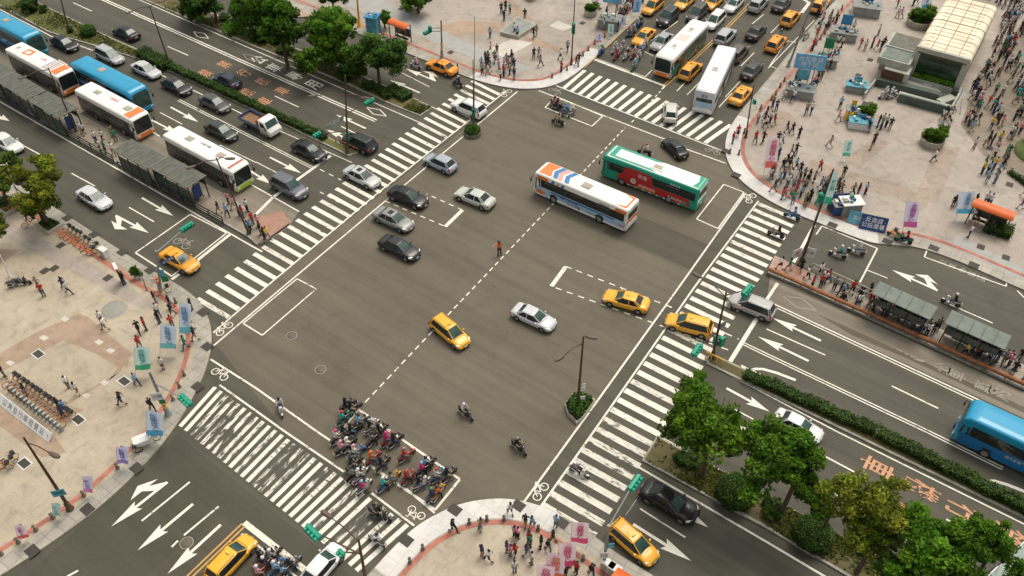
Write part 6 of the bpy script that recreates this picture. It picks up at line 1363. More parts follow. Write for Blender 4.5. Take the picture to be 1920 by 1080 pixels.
PL = """919 71 b,904 140 e,915 141 w,903 128 b,917 125 w,932 103 k,920 100 p,938 150 w,935 132 p,945 128 p,950 122 e,960 118 k,940 25 k,948 20 k,956 25 b,945 39 k,964 150 k,964 130 k,1001 110 k,1010 110 e,1013 125 e,1051 112 w,1052 135 r,1064 97 e,1080 125 k,1085 121 k,984 38 k,1000 72 k,1006 67 h,964 65 w,970 70 b,
1125 50 h,1132 56 w,1165 35 k,1170 26 h,1178 19 k,1182 9 y,1192 6 k,1175 7 e,1206 4 w,1168 44 k,1158 60 k,1186 16 r,1147 66 e,
1646 66 w,1592 74 w,1597 77 e,1602 78 w,1612 91 r,1621 94 w,1634 90 r,1643 94 r,1650 95 k,1655 91 k,1682 32 w,1688 33 p,1681 14 r,1711 11 n,1717 9 k,1530 122 w,1560 118 r,1565 116 e,1556 123 p,1574 203 b,1570 228 p,1511 214 h,1520 213 w,1519 174 b,1514 177 w,1483 172 h,1527 170 k,1615 176 w,1645 238 k,1653 235 w,1660 238 w,1667 243 k,1650 243 g,1627 247 k,1592 230 y,
1474 249 k,1484 252 k,1497 259 k,1457 269 k,1465 270 w,1450 236 r,1443 230 w,1637 270 k,1765 226 w,1777 227 w,1762 246 b,1775 248 w,1770 221 k,1781 223 e,1382 257 r,1415 268 r,1373 269 r,1430 268 k,1420 230 w,1435 240 w,
1482 293 h,1491 290 k,1466 320 k,1477 320 k,1491 318 b,1459 347 b,1469 335 h,1450 360 k,1465 374 r,1470 372 p,1485 382 g,1510 389 k,1517 378 k,1535 322 r,1580 332 k,1537 354 b,1569 366 k,1575 363 h,1597 366 h,1607 367 k,1621 364 b,1506 337 e,1515 340 k,1512 347 k,1500 370 b,1491 365 r,1487 354 b,1475 350 w,1482 340 w,1497 345 k,1507 357 h,1447 332 r,1443 336 w,1560 376 w,1564 380 e,1532 380 k,1540 385 k,1553 390 k,1632 281 k,
1785 388 k,1790 386 e,1825 386 k,1845 384 w,1852 387 w,1820 414 w,1815 445 w,1852 438 k,1840 326 y,1850 326 b,1862 317 y,1869 327 b,1849 342 b,1864 344 e,1862 296 w,1882 310 k,1877 318 k,1917 369 w,1912 392 r,1825 279 w,1750 303 w,1555 276 h,
1461 507 w,1477 509 g,1500 510 k,1511 524 w,1521 541 r,1535 519 w,1537 539 r,1550 531 r,1543 534 w,1572 555 k,1581 563 g,1595 552 r,1607 567 k,1612 566 w,1626 573 r,1628 554 k,1655 592 b,1665 590 w,1675 592 k,1681 588 w,1699 602 h,1707 619 y,1715 614 p,1735 624 h,1747 627 k,1756 619 h,1800 642 h,1807 668 y,1827 672 r,1837 664 w,1840 652 p,1862 682 b,1855 687 w,1885 684 p,1877 682 e,1895 704 k,1897 697 w,1907 679 k,1917 714 w,
235 532 k,55 417 n,122 542 n,75 542 h,370 378 b,379 373 b,369 361 w,412 402 k,427 407 b,430 384 p,450 407 w,465 398 w,467 437 b,472 436 b,475 422 r,440 393 p,457 410 r,485 427 p,490 442 k,503 451 y,497 450 k,155 252 w,160 254 w,182 269 w,195 267 w,219 267 g,212 258 h,190 284 w,200 288 g,215 292 w,
83 555 r,130 551 w,200 619 w,262 624 k,275 619 r,265 654 r,293 569 k,298 592 w,300 606 k,322 579 k,325 594 k,325 614 r,361 582 k,357 604 k,360 619 e,368 639 k,350 654 g,307 692 w,258 722 b,130 727 w,147 739 w,231 759 k,287 769 k,193 607 w,10 706 k,52 742 k,115 768 k,127 774 b,121 782 n,
850 997 k,902 992 h,904 1044 n,917 1052 w,950 1035 n,957 1042 p,957 964 w,985 985 k,997 989 b,1042 987 b,965 1007 p,971 1009 p,991 1017 r,995 1024 g,1014 1027 k,1027 1032 k,1036 1017 k,965 1042 r,987 1042 n,997 1057 w,1068 1062 b,1080 1074 r,1108 1079 k,965 1072 w,1060 1084 k"""
ORAT = W(936, 478)
person(ORAT, -1.2, 'o', 'point', '', BOTC[0], 'k', 'person in orange vest directing traffic beside the dashed line', z=.01, sc=1.08)
PST = ['stand', 'standf', 'walk', 'walkf', 'phone', 'phonef', 'carry', 'stride', 'stridef', 'standd', 'shorts', 'point']
PWT = [4, 3, 5, 4, 2, 2, 2, 3, 2, 1, 2, .3]
for t in PL.replace('\n', '').split(','):
    x, y, c = t.split(); x, y = float(x), float(y); w = W(x, y, ZP); reg = region(x, y); z = .24 if 'platform' in reg else ZP
    rz = PR.uniform(0, 2*PI); pose = PR.choices(PST, PWT)[0]
    if reg == 'on the left bus platform' or 'right bus' in reg: rz = PR.choice([DA, DA+PI, DB, DB+PI])+PR.uniform(-.4, .4)
    person(w, rz, c, pose, reg, z=z)
# crowd right of the long roofed hall: the nearest ones singly, the rest one mass
CP1 = [(1795, 235), (1822, 165), (1850, 120), (1905, 85), (1935, 140), (1935, 280), (1880, 300), (1830, 270)]
cpoly = [W(*p) for p in CP1]; k = 0
while k < 90:
    p = Vector((PR.uniform(45, 100), PR.uniform(70, 130), 0))
    if inside(p, cpoly): k += 1; person(p, PR.uniform(0, 6.28), PR.choice('kkkkwwrebnhpgytk'), PR.choices(PST, PWT)[0], 'in the crowd right of the long roofed hall')
CP2 = [(1850, 120), (1872, 60), (1885, 20), (1800, -30), (1800, -60), (2000, -60), (2010, 110), (1960, 260), (1935, 300), (1935, 140), (1905, 85)]
poly2 = [W(*p) for p in CP2]; k = 0; x0, x1 = min(p.x for p in poly2), max(p.x for p in poly2); y0, y1 = min(p.y for p in poly2), max(p.y for p in poly2)
while k < 380:
    p = Vector((PR.uniform(x0, x1), PR.uniform(y0, y1), ZP))
    if inside(p, poly2): k += 1; person(p, PR.uniform(0, 6.28), PR.choice('kkkwwrbnhee'), PR.choices(PST, PWT)[0], 'in the crowd right of the long roofed hall')

for n_, pl_, wh_ in ((16, [(1440, 290), (1520, 300), (1590, 360), (1600, 380), (1540, 400), (1470, 375), (1400, 300)], 'on the big plaza'), (26, [(1560, 545), (1660, 585), (1900, 690), (1890, 705), (1700, 622), (1555, 560)], 'on the right bus platform'),
                    (38, [(1530, 30), (1600, 60), (1560, 130), (1500, 190), (1420, 250), (1400, 260), (1450, 190), (1520, 100)], 'on the big plaza'), (18, [(1150, 60), (1200, 10), (1215, -10), (1150, -10), (1130, 40)], 'on the upper pavement'), (14, [(895, 115), (965, 115), (970, 150), (900, 140)], 'on the upper pavement')):
    pw = [W(*p) for p in pl_]; k = 0; it = 0
    while k < n_ and it < 5000:
        it += 1; p = Vector((PR.uniform(min(q.x for q in pw), max(q.x for q in pw)), PR.uniform(min(q.y for q in pw), max(q.y for q in pw)), 0))
        if inside(p, pw): k += 1; person(p, PR.uniform(0, 6.28), PR.choice('kkkkwwrebnhep'), PR.choices(PST, PWT)[0], wh_, z=.24 if 'platform' in wh_ else ZP)
# ---------------------------------------------------------------- scooters and their riders
SCP = mat('scooter_paint', (.5, .5, .5), .3, .06, 3, coat=.6, obj=True)
def scooter_proto():
    r = empty('scooter')
    b = MB(); sec = lambda x, z, w, h: [(x, w*math.cos(a), z+h*math.sin(a)) for a in [k*PI/5 for k in range(10)]]
    b.loft([sec(-.88, .66, .05, .05), sec(-.78, .62, .12, .10), sec(-.45, .56, .17, .16), (sec(-.15, .48, .17, .17)), sec(-.02, .40, .15, .12)], SCP)
    b.loft([sec(-.10, .31, .15, .06), sec(.15, .29, .17, .04), sec(.38, .30, .17, .05), sec(.45, .36, .16, .06)], SCP)
    b.loft([[(x, y, z) for y in (-w, -w*.5, w*.5, w)]+[(x-.06, y, z) for y in (w, w*.5, -w*.5, -w)] for x, z, w in ((.47, .33, .17), (.44, .6, .20), (.36, .84, .17), (.33, .94, .10))], SCP)
    b.loft([sec(.36, .90, .06, .05), sec(.40, .97, .15, .06), sec(.50, .96, .10, .05)], SCP); o = b.build('body', r); o['painted'] = 1
    b = MB(); b.loft([[(x, y, z) for y, z in ((-w, z0), (-w, z0+.06), (-w*.5, z0+.09), (w*.5, z0+.09), (w, z0+.06), (w, z0))] for x, w, z0 in ((-.80, .10, .70), (-.5, .15, .71), (-.2, .14, .68), (0, .11, .66), (.05, .08, .62))], SEAT); b.build('seat', r)
    for x in (.68, -.62):
        M = Matrix.Translation((x, 0, .24)) @ Matrix.Rotation(PI/2, 4, 'X'); b = MB(); b.lathe([(.15, -.045), (.22, -.045), (.24, 0), (.22, .045), (.15, .045)], TYRE, 14, M=M); w = b.build('wheel', r); i = MB(); i.lathe([(.02, -.05), (.14, -.03), (.14, .03), (.02, .05)], RIM, 12, M=M); i.build('rim', w)
    b = MB(); b.tube([(.40, 0, .95), (.36, .30, 1.02)], .018, BLACK, 6); b.tube([(.40, 0, .95), (.36, -.30, 1.02)], .018, BLACK, 6); b.build('handlebar', r)
    b = MB(); b.tube([(.68, .06, .24), (.46, .05, .75)], .022, RIM, 6); b.tube([(.68, -.06, .24), (.46, -.05, .75)], .022, RIM, 6); b.build('fork', r)
    b = MB(); b.loft([sec(.60, .42, .09, .03), sec(.72, .50, .09, .03), sec(.86, .44, .07, .03)], SCP); o = b.build('front_mudguard', r); o['painted'] = 1
    b = MB(); b.ball((.50, 0, .95), .065, HLAMP, 8, sx=.5); b.build('headlight', r); b = MB(); b.box((-.88, 0, .66), (.04, .16, .06), TLAMP); b.build('tail_light', r)
    b = MB(); b.box((-.93, 0, .46), (.02, .22, .14), PLATE); b.build('number_plate', r)
    for s in (-1, 1): b = MB(); b.tube([(.36, s*.20, 1.0), (.36, s*.30, 1.20)], .008, BLACK, 5); b.ball((.36, s*.33, 1.23), .05, CHROME, 8, sx=.3); b.build('mirror', r)
    b = MB(); b.tube([(-.2, -.13, .25), (-.55, -.16, .26), (-.85, -.16, .34)], [.03, .05, .05], STEEL, 8); b.build('exhaust', r)
    return r
PROTO['scooter'] = scooter_proto(); kids_index()
SPC = dict(k=((.015, .015, .016), 'black'), w=((.62, .62, .60), 'white'), b=((.02, .16, .42), 'blue'), r=((.40, .03, .03), 'red'), e=((.20, .21, .22), 'grey'), g=((.02, .20, .14), 'green'), y=((.6, .3, .03), 'yellow'))
SCL = []
def scoot(px, py, rz, paint, top, helm, where, z0=.012, rider=True, label=None, rl=None):
    p = W(px, py, .55); p.z = z0; pc, pn = SPC[paint]
    o = put('scooter', p, rz, label or '', 'scooter', 'motor scooters', pc); SCL.append((o, pn, where, label))
    if rider:
        pose = 'ridefoot' if 'wait' in where or 'box' in where else 'ride'
        person(p+U(rz)*(-.28), rz, top, pose, where, helmet=helm, z=z0-.01, sc=1.0, label=rl, grp='riders')
SR = random.Random(4)
# cluster in the waiting box; positions read one by one
CLU = """652 758 k k k,662 764 k k k,646 783 g t r,677 789 k b w,634 818 w w m,648 808 w k w,662 806 w w w,697 798 w k e,714 806 k k k,700 822 k e k,644 838 w p p,655 832 k w w,669 846 b w p,700 858 r o o,728 822 r m m,742 824 k k k,762 852 r r e,664 868 k k k,662 886 w e k,676 890 w w w,683 912 w m b,718 868 k k k,723 906 b t w,736 896 y h k,766 894 r r r,795 878 k m b,802 868 k b k,790 905 w w k,822 890 n w r,842 888 k k k,813 926 b n g,822 922 y o w"""
for t in CLU.replace('\n', '').split(','):
    x, y, a, tp, hl = t.split(); a = a if a in SPC else 'b'; a = 'k' if a == 'w' and SR.random() < .55 else a; hl = 'k' if hl == 'w' and SR.random() < .35 else hl; tp = 'k' if tp == 'w' and SR.random() < .2 else tp; tp = tp if tp in TOPC else 'k'; hl = hl if hl in TOPC else 'k'
    scoot(float(x), float(y), DA+SR.uniform(-.18, .14)-.12, a, tp, hl, 'in the packed waiting box')
UPP = """1127 96 b g k,1153 92 w w p,1156 104 r r e,1167 90 w e w,1175 104 w k w,1189 102 r p k,1197 108 w w w,1200 98 e b e,1189 124 g b g,1179 60 e p k,1187 60 e e w,1194 48 b b k,1200 44 k k k,1210 85 w w w"""
for t in UPP.replace('\n', '').split(','):
    x, y, a, tp, hl = t.split(); scoot(float(x), float(y), DA+PI+SR.uniform(-.12, .12), a, tp, hl, 'waiting before the upper zebra')
for a in [(526, 763, -1.25, 'w', 'w', 'k', 'alone beside the lower bicycle lane'), (873, 773, -.75, 'k', 'w', 'w', 'alone in the lower crossing'), (973, 837, -.8, 'k', 'k', 'e', 'alone near the bottom corner'), (1086, 883, -.5, 'w', 'e', 'w', 'on the lower right zebra'), (716, 962, -.55, 'k', 'k', 'k', 'on the lower zebra beside the bicycle sign'), (706, 960, -.55, 'k', 'e', 'k', 'on the lower zebra beside the bicycle sign'), (706, 1011, DB+PI, 'w', 'w', 'k', 'on the lower zebra near the bottom edge'),
          (1456, 436, 2.6, 'k', 'k', 'k', 'on the upper part of the right zebra'), (1486, 402, 2.6, 'b', 'b', 'k', 'on the upper part of the right zebra'), (1572, 474, 2.65, 'w', 't', 'w', 'riding towards the right zebra'), (1607, 468, 2.7, 'w', 'w', 'w', 'riding towards the right zebra'), (1785, 564, 2.6, 'w', 'k', 'w', 'beside the pale bus shelters'), (1209, 283, 2.6, 'k', 'w', 'r', 'behind the green bus'), (1046, 226, 2.5, 'k', 'h', 'k', 'below the small painted box'),
          (1042, 193, DB, 'r', 'r', 'p', 'in the small painted box'), (1048, 198, DB+.3, 'k', 'k', 'k', 'in the small painted box'), (1060, 206, DA, 'b', 'b', 'g', 'in the small painted box'), (1072, 208, DA, 'w', 'w', 'w', 'in the small painted box'), (858, 155, 2.4, 'k', 'k', 'k', 'behind the orange taxi'), (779, 121, 2.5, 'w', 'p', 'b', 'ahead of the orange taxi'), (1695, 449, 2.7, 'g', 'r', 'k', 'at the kerb under the violet flag'), (1658, 178, 3.6, 'w', 'w', 'w', 'before the entrance ramp'), (1673, 178, .4, 'w', 'w', 'w', 'before the entrance ramp'), (1852, 124, 1.0, 'w', 'r', 'r', 'beside the long roofed hall'),
          (492, 1042, DA, 'k', 'k', 'k', 'waiting at the lower left stop line'), (500, 1054, DA, 'w', 'k', 'w', 'waiting at the lower left stop line'), (512, 1040, DA, 'k', 'e', 'w', 'waiting at the lower left stop line'), (520, 1062, DA, 'b', 'b', 'w', 'waiting at the lower left stop line'), (535, 1068, DA, 'k', 'b', 'k', 'waiting at the lower left stop line'), (488, 1070, DA, 'r', 'p', 'w', 'waiting at the lower left stop line'), (548, 1058, DA, 'e', 'k', 'k', 'waiting at the lower left stop line')]:
    scoot(*a[:7], z0=ZP if 'kerb under' in a[6] or 'entrance' in a[6] or 'hall' in a[6] else .012)
for x, y, rz, c in ((40, 528, .1, 'k'), (30, 530, .4, 'e'), (1504, 60, 1.0, 'r'), (1512, 68, .8, 'w'), (1464, 64, 1.2, 'e'), (1680, 440, 2.4, 'y')): scoot(x, y, rz, c, 'k', 'k', 'parked on the pavement', z0=ZP, rider=False)
flush()
make_people(294)
print('people', len(PEND))
# ---------------------------------------------------------------- station hall, stalls, bicycles, bollards, covers
CREAM = mat('roof_cream', (.80, .70, .53), .6, .14, .35); CREAM2 = mat('roof_seam', (.36, .29, .19), .7, .25, .8); STONE = mat('hall_stone', (.40, .40, .33), .7, .15, .8); GLG = mat('hall_green_glass', (.018, .040, .018), .12, .5, .4, spec=.7); DKG = mat('ramp_dark', (.075, .095, .078), .6, .3, .6); PALE = mat('ramp_pale', (.38, .38, .33), .7, .18, .8)
def rzf(px, z): return W(px[0], px[1], z)
def hall():
    zr = 4.6; fl, fr, br, bl = W(1722, 88, zr), W(1813, 122, zr), W(1872, 20, zr), W(1777, -12, zr)
    v = U(DA); u = U(DA-PI/2); wd = (fr-fl).dot(u); L = (br-fr).dot(v)+.5; O = Vector((fl.x, fl.y, ZP)); rz = math.atan2(u.y, u.x); print('hall', wd, L); o = empty('station_hall', O, rz)
    b = MB(); n = 16; h = zr-ZP       # curved roof shell, soft side edges, seams
    prof = [(-.25, h-1.5), (-.24, h-.5), (-.08, h-.14), (.3, h+.04), (1.2, h+.09)]; prof += [(wd-x, z) for x, z in prof[::-1]]
    def ring(y, k=0): return [(x, y, z-k) for x, z in prof]+[(x, y, z-.25-k) for x, z in [(wd+.12, h-1.46), (wd-.1, h-.30), (.1, h-.30), (-.12, h-1.46)]]
    b.loft([ring(0), ring(L-1.0), ring(L, .35)], CREAM); rf = b.build('roof', o)
    for i in range(0, 9):
        y = i*L/8; s = MB(); s.tube([(x, min(max(y, .05), L-.4), z+.02) for x, z in prof], .03 if i not in (0, 4) else .06, CREAM2, 5); s.build('roof_seam', rf)
    for x in (wd*.24, wd*.5, wd*.78): s = MB(); s.tube([(x, 0, h+.11), (x, L-1, h+.11)], .05, CREAM2, 5); s.build('roof_seam', rf)
    for i in range(1, int(L/1.1)): s = MB(); s.box((wd*.5, i*1.1, h+.10), (wd*.8, .05, .03), mat('roof_joint', (.52, .42, .30), .7, .2, .6)); s.build('roof_joint', rf)
    f = MB(); f.box((wd/2, .05, h-.15), (wd+.4, .5, .62), STONE, bev=.05); f.build('fascia', o)
    for x in (.15, wd-.15): f = MB(); f.box((x, .25, (h-.7)/2), (.7, .6, h-.7), STONE, bev=.04); f.build('column', o)
    g_ = MB(); g_.add([(.3, .35, .5), (wd-.3, .35, .5), (wd-.3, .6, h-.45), (.3, .6, h-.45)], [(0, 1, 2, 3)], GLG); g_.build('green_glass_front', o)
    g_ = MB(); g_.shade = []; rnd = random.Random(3)
    for k in range(1500): leafquad(g_, Vector((rnd.uniform(.6, wd-.6), rnd.uniform(-.6, .35), .5+rnd.random()*.6)), .14, LEAF, (rnd.uniform(.8, 1.5),)*3, rnd)
    g_.build('planting', o); f = MB(); f.box((wd/2, -.7, .4), (wd-1, .18, .8), PALE, bev=.02); f.build('planter_wall', o)
    for x, nm in ((-.05, 0), (wd+.05, 1)):
        f = MB(); f.box((x, L/2, (h-1.3)/2), (.25, L-1, h-1.3), STONE); w = f.build('side_wall', o)
        for k in range(8): q = MB(); q.box((x+(.14 if nm else -.14), 1.8+k*(L-3)/8, (h-1.3)/2+.3), (.03, (L-3)/8-.5, h-2.2), SGL); q.build('window', w)
    # lower side block with lift tower on the left
    def blk(p0, p1, z, dpt, nm, m, top=None, z0=0):
        A, C = W(p0[0], p0[1], z), W(p1[0], p1[1], z); A.z = C.z = 0; q = MB(); inv = Matrix.Rotation(-rz, 4, 'Z'); a = inv @ (A-Vector((O.x, O.y, 0))); c = inv @ (C-Vector((O.x, O.y, 0)))
        cx, w_ = (a.x+c.x)/2, abs(c.x-a.x); cy = min(a.y, c.y)+dpt/2; q.box((cx, cy, (z-ZP+z0)/2), (w_, dpt, z-ZP-z0), m, bev=.05); b_ = q.build(nm, o)
        if top: q = MB(); q.box((cx, cy, z-ZP+.03), (w_-.6, dpt-.6, .05), top); q.build('roof_inset', b_)
        return cx, cy, w_
    blk((1662, 82), (1718, 99), 3.4, 4.2, 'terrace_block', STONE, CONCD); blk((1648, 104), (1706, 122), 3.2, 3.6, 'porch_roof', PALE, ROOFL, 2.2)
    cx, cy, w_ = blk((1658, 128), (1704, 140), 2.3, 2.4, 'entrance_wall', STONE); q = MB(); q.box((cx-.3, cy-1.25, 1.1), (2.6, .1, 2.0), mat('doorway_brown', (.10, .05, .03), .7, .2, 2)); q.build('doorway', o)
    # stepped ramps and parapets in front
    def wallpx(p0, p1, h0, th, nm, m):
        A, C = W(*p0, ZP), W(*p1, ZP); inv = Matrix.Rotation(-rz, 4, 'Z'); a = inv @ (A-O); c = inv @ (C-O); d = (c-a); q = MB(); q.box(((a+c)/2)+Vector((0, 0, h0/2)), (d.length, th, h0), m, rz=math.atan2(d.y, d.x), bev=.03); return q.build(nm, o)
    wallpx((1640, 158), (1757, 188), 1.0, .9, 'parapet', DKG); wallpx((1682, 190), (1778, 216), 1.1, .3, 'front_wall', DKG); wallpx((1705, 154), (1797, 180), .6, .35, 'parapet', DKG); wallpx((1660, 152), (1765, 186), .55, 1.2, 'ramp', DKG)
    wallpx((1690, 157), (1760, 181), .6, .7, 'ramp', PALE); wallpx((1682, 184), (1780, 211), .8, .8, 'ramp', PALE); wallpx((1800, 176), (1780, 212), 1.0, .25, 'parapet', PALE); wallpx((1638, 160), (1618, 186), .9, .18, 'parapet', PALE); wallpx((1765, 190), (1778, 198), .72, 2.4, 'landing', PALE)
    wallpx((1652, 146), (1760, 170), .3, 1.4, 'steps', PALE); wallpx((1700, 150), (1745, 166), .5, .5, 'step_rail', WHT)
    tag(o, 'long station hall with cream ribbed roof and green glass front', 'station'); land(O+u*4, 'the long station hall')
    # white canopy sail at the right
    s = empty('awning', W(1800, 215, ZP)); c = MB(); w0 = W(1800, 215, ZP); pts = [W(1806, 172, 2.3)-w0, W(1817, 168, 2.3)-w0, W(1812, 176, 1.9)-w0, W(1783, 212, .5)-w0]; c.add(pts, [(0, 1, 2, 3), ], WHT); c.build('cloth', s); q = MB(); q.tube([(0, 0, 0), (.5, 2.6, 2.3)], .04, POLEG, 6); q.build('post', s); tag(s, 'white awning cloth at the right foot of the station ramp', 'awning')
hall()
def stall(c, rz, label, m_top, m_side, w=3.2, d=2.0, h=1.2, tall=0, txt=None, cat='stall'):
    w *= .8; d *= .8; p = W(*c, ZP); o = empty('market_stall', (p.x, p.y, ZP), rz); b = MB(); b.box((0, 0, h/2), (w, d, h), m_side, bev=.05, taper=.96); b.build('counter', o)
    b = MB(); b.box((0, 0, h+.06), (w+.3, d+.3, .10), m_top if h < 1.05 or h > 1.4 else STB, bev=.03, taper=.98); b.build('worktop', o)
    rnd = random.Random(int(c[0]))
    for k in range(7): q = MB(); q.box((rnd.uniform(-w*.4, w*.4), rnd.uniform(-d*.35, d*.35), h+.12+.12), (rnd.uniform(.2, .5), rnd.uniform(.2, .4), .25), rnd.choice([WHT, CYA, NAV, GRNM, CONC])); q.build('goods', o)
    if tall:
        w = w*.42
        for x in (-w/2+.1, w/2-.1): q = MB(); q.tube([(x, d/2, 0), (x, d/2, tall)], .05, POLEG, 6); q.build('post', o)
        q = MB(); q.box((0, d/2-.1, tall-.7), (w, .08, 1.4), m_top, bev=.02); bb = q.build('back_board', o)
        if txt: setobj('lettering', textmesh(txt, .42, CHARW), bb, frame((0, d/2-.16, tall-.7), (1, 0, 0), (0, 0, 1)))
    tag(o, label, cat, 'stalls and stone blocks on the plazas'); land(p, 'the '+label.split(' on ')[0].split(' below')[0].split(' beside')[0]); return o
STB = mat('block_stone', (.26, .27, .25), .8, .2, 1)
stall((1498, 178), -.3, 'grey stone block stall below the double blue sign', CYA, STB, 4.2, 2.6, 1.1, 3.0); stall((1546, 120), -.3, 'grey stone block with a green figure sign', GRNM, STB, 3.6, 2.4, 1.1, 3.2); stall((1580, 72), -.3, 'grey stone block with a bright blue poster', BLU, STB, 4.2, 2.4, 1.1, 3.0); stall((1622, 26), -.3, 'grey stone block stall at the top edge with blue boards', BLU, STB, 4.6, 2.8, 1.3, 2.6)
stall((1142, 50), -.3, 'grey monument block of the upper corner', STB, STB, 3.8, 2.6, 1.3); stall((1604, 170), -.3, 'low stall with a bright blue tilted board', CYA, STB, 3.0, 1.8, .9, 1.6, '福袋'); stall((1611, 238), -.25, 'low stall with striped blue board under the pale planter', CYA, WHT, 3.2, 1.8, .9, 1.4, '義賣'); stall((1595, 222), -.2, 'small yellow wagon stall', YLW, YLW, 1.7, 1.5, 1.3, 2.2)
stall((1590, 398), .1, 'white covered tent stall beside the navy box banner', WHT, STB, 2.6, 1.8, 1.5); stall((1570, 398), .1, 'navy cloth covered table beside the white tent stall', NAV, NAV, 1.7, 1.5, 1.2); stall((701, 58), -.3, 'blue topped kiosk on the upper pavement', BLU, CYA, 2.0, 1.8, 2.2)
# raised square of the upper pavement
def slab():
    w = [W(*p, ZP) for p in ((938, 66), (972, 74), (1006, 52), (970, 36))]; c = sum(w, Vector())/4; o = empty('stone_platform', (c.x, c.y, ZP)); b = MB(); b.poly([p-c for p in w], CONC, 0, .5); b.build('edge', o); s = MB(); s.poly([(p-c)*.86 for p in w], STB, zoff=.515); s.build('dark_top', o); tag(o, 'low square stone platform where people sit on the upper pavement', 'platform'); land(c, 'the stone platform')
slab()
def mound():
    p = W(1952, 290, ZP); o = empty('display_mound', (p.x, p.y, ZP)); b = MB(); b.lathe([(2.9, 0), (2.8, .4), (2.2, .8), (1.2, 1.1), (.01, 1.2)], mat('green_turf_cloth', (.13, .17, .06), .9, .2, 1.5), 24); b.build('green_base', o); q = MB(); q.ball((-.3, .4, 1.9), 2.0, ORG, 14, sx=.8, sy=1.3, sz=.5); q.ball((.2, 1.0, 2.3), 1.2, YLW, 12, sx=.8, sy=1.3, sz=.5); q.build('orange_figure', o)
    q = MB(); q.box((-1.5, -3.6, .5), (2.2, 1.3, .8), WHT, bev=.1, rz=-.8); q.build('white_block', o); tag(o, 'green display mound with a large orange shape at the right edge', 'display')
mound()
# bicycles
ORB = mat('bicycle_orange', (.80, .22, .02), .4, .08, 6)
def ring_(b, c, R, r, m, n=16):
    pts = [(c[0]+R*math.cos(2*PI*k/n), c[1], c[2]+R*math.sin(2*PI*k/n)) for k in range(n+1)]; b.tube(pts, r, m, 5, caps=False)
def bicycle():
    r = empty('bicycle')
    for x in (-.5, .52):
        b = MB(); ring_(b, (x, 0, .33), .31, .022, TYRE); w = b.build('wheel', r); i = MB()
        for k in range(6): i.tube([(x, 0, .33), (x+.30*math.cos(k*PI/3), 0, .33+.30*math.sin(k*PI/3))], .004, STEEL, 3)
        i.build('spokes', w)
        m = MB(); pts = [(x+.36*math.cos(a), 0, .33+.36*math.sin(a)) for a in [math.radians(q) for q in (20, 50, 80, 110, 140, 165)]]; m.tube(pts, .045, ORB if x < 0 else YLW, 5, sq=.4); m.build('mudguard', r)
    b = MB(); b.tube([(-.5, 0, .33), (-.05, 0, .30), (.38, 0, .75)], .025, ORB, 6); b.tube([(-.05, 0, .30), (-.18, 0, .82)], .022, ORB, 6); b.tube([(.52, 0, .33), (.36, 0, .85), (.34, 0, 1.0)], .02, WHT, 6); b.build('frame', r)
    b = MB(); b.tube([(.22, .28, 1.02), (.34, .12, 1.03), (.34, -.12, 1.03), (.22, -.28, 1.02)], .016, BLACK, 5); b.build('handlebar', r); b = MB(); b.ball((-.2, 0, .86), .11, SEAT, 8, sx=1.2, sy=.7, sz=.4); b.build('saddle', r)
    b = MB(); b.box((.55, 0, .88), (.28, .34, .22), BLACK, taper=1.15); b.build('basket', r); return r
PROTO['bicycle'] = bicycle(); kids_index()
def bike(x, y, rz, c=None, label=''):
    p = W(x, y, .4); p.z = ZP; o = put('bicycle', p, rz, label, 'bicycle', 'parked bicycles'); BIK.append(o)
BIK = []
BR2 = random.Random(8)
for i in range(14): bike(22+i*8.1, 716+i*5.6, DA+BR2.uniform(-.15, .15))
for x, y, rz in ((22, 394, .3), (44, 391, .2), (56, 420, .7), (64, 400, 1.1), (125, 436, DA), (132, 441, DA), (139, 446, DA), (147, 450, DA+.2), (155, 458, DA), (162, 462, DA), (168, 473, .2), (176, 470, 1.0), (12, 870, .5), (4, 880, .4), (16, 866, .9), (243, 848, .3), (1835, 410, 1.2), (1826, 418, .9), (1686, 444, 2.3), (305, 548, .5)): bike(x, y, rz)
flush()
def docks():
    for i in range(15):
        a = W(20+i*6.9, 734+i*5.35, ZP); o = empty('docking_post', a, DA); b = MB(); b.box((0, 0, .4), (.28, .16, .8), STB, bev=.03, taper=.8); b.build('post', o); q = MB(); q.box((.02, 0, .84), (.3, .2, .12), mat('dock_cap', (.35, .42, .40), .4, .2, 3), bev=.02); q.build('cap', o); tag(o, 'grey docking post of the bicycle station', 'docking post', 'docking posts of the bicycle station'); DKP.append(o)
    w = [W(*p, ZP) for p in ((14, 732), (20, 728), (120, 806), (110, 812))]; b = MB(); b.poly(w, KERB, ZP+.004, ZP+.05); tag(b.build('paving_strip'), kind='structure')
DKP = []
docks()
def banner_strip():
    A, C = W(-12, 748, .5), W(88, 826, .5); d = C-A; rz = math.atan2(d.y, d.x); m = (A+C)/2; o = empty('banner_wall', (m.x, m.y, ZP), rz); b = MB(); b.box((0, 0, .45), (d.length, .08, .85), WHT, bev=.01); q = b.build('panel', o); q.rotation_euler = (-.75, 0, 0)
    setobj('lettering', textmesh('公 共 自 行 車 租 賃 站', .62, mat('ink_grey', (.12, .14, .13), .8), sx=.92), q, frame((0, -.05, .45), (1, 0, 0), (0, 0, 1)))
    for k in range(5): x = -d.length/2+.3+k*(d.length-.6)/4; q = MB(); q.box((x, .3, .3), (.06, .06, .6), STEEL); q.build('post', o)
    tag(o, 'long white lettered banner on the ground behind the bicycle station', 'banner')
banner_strip()
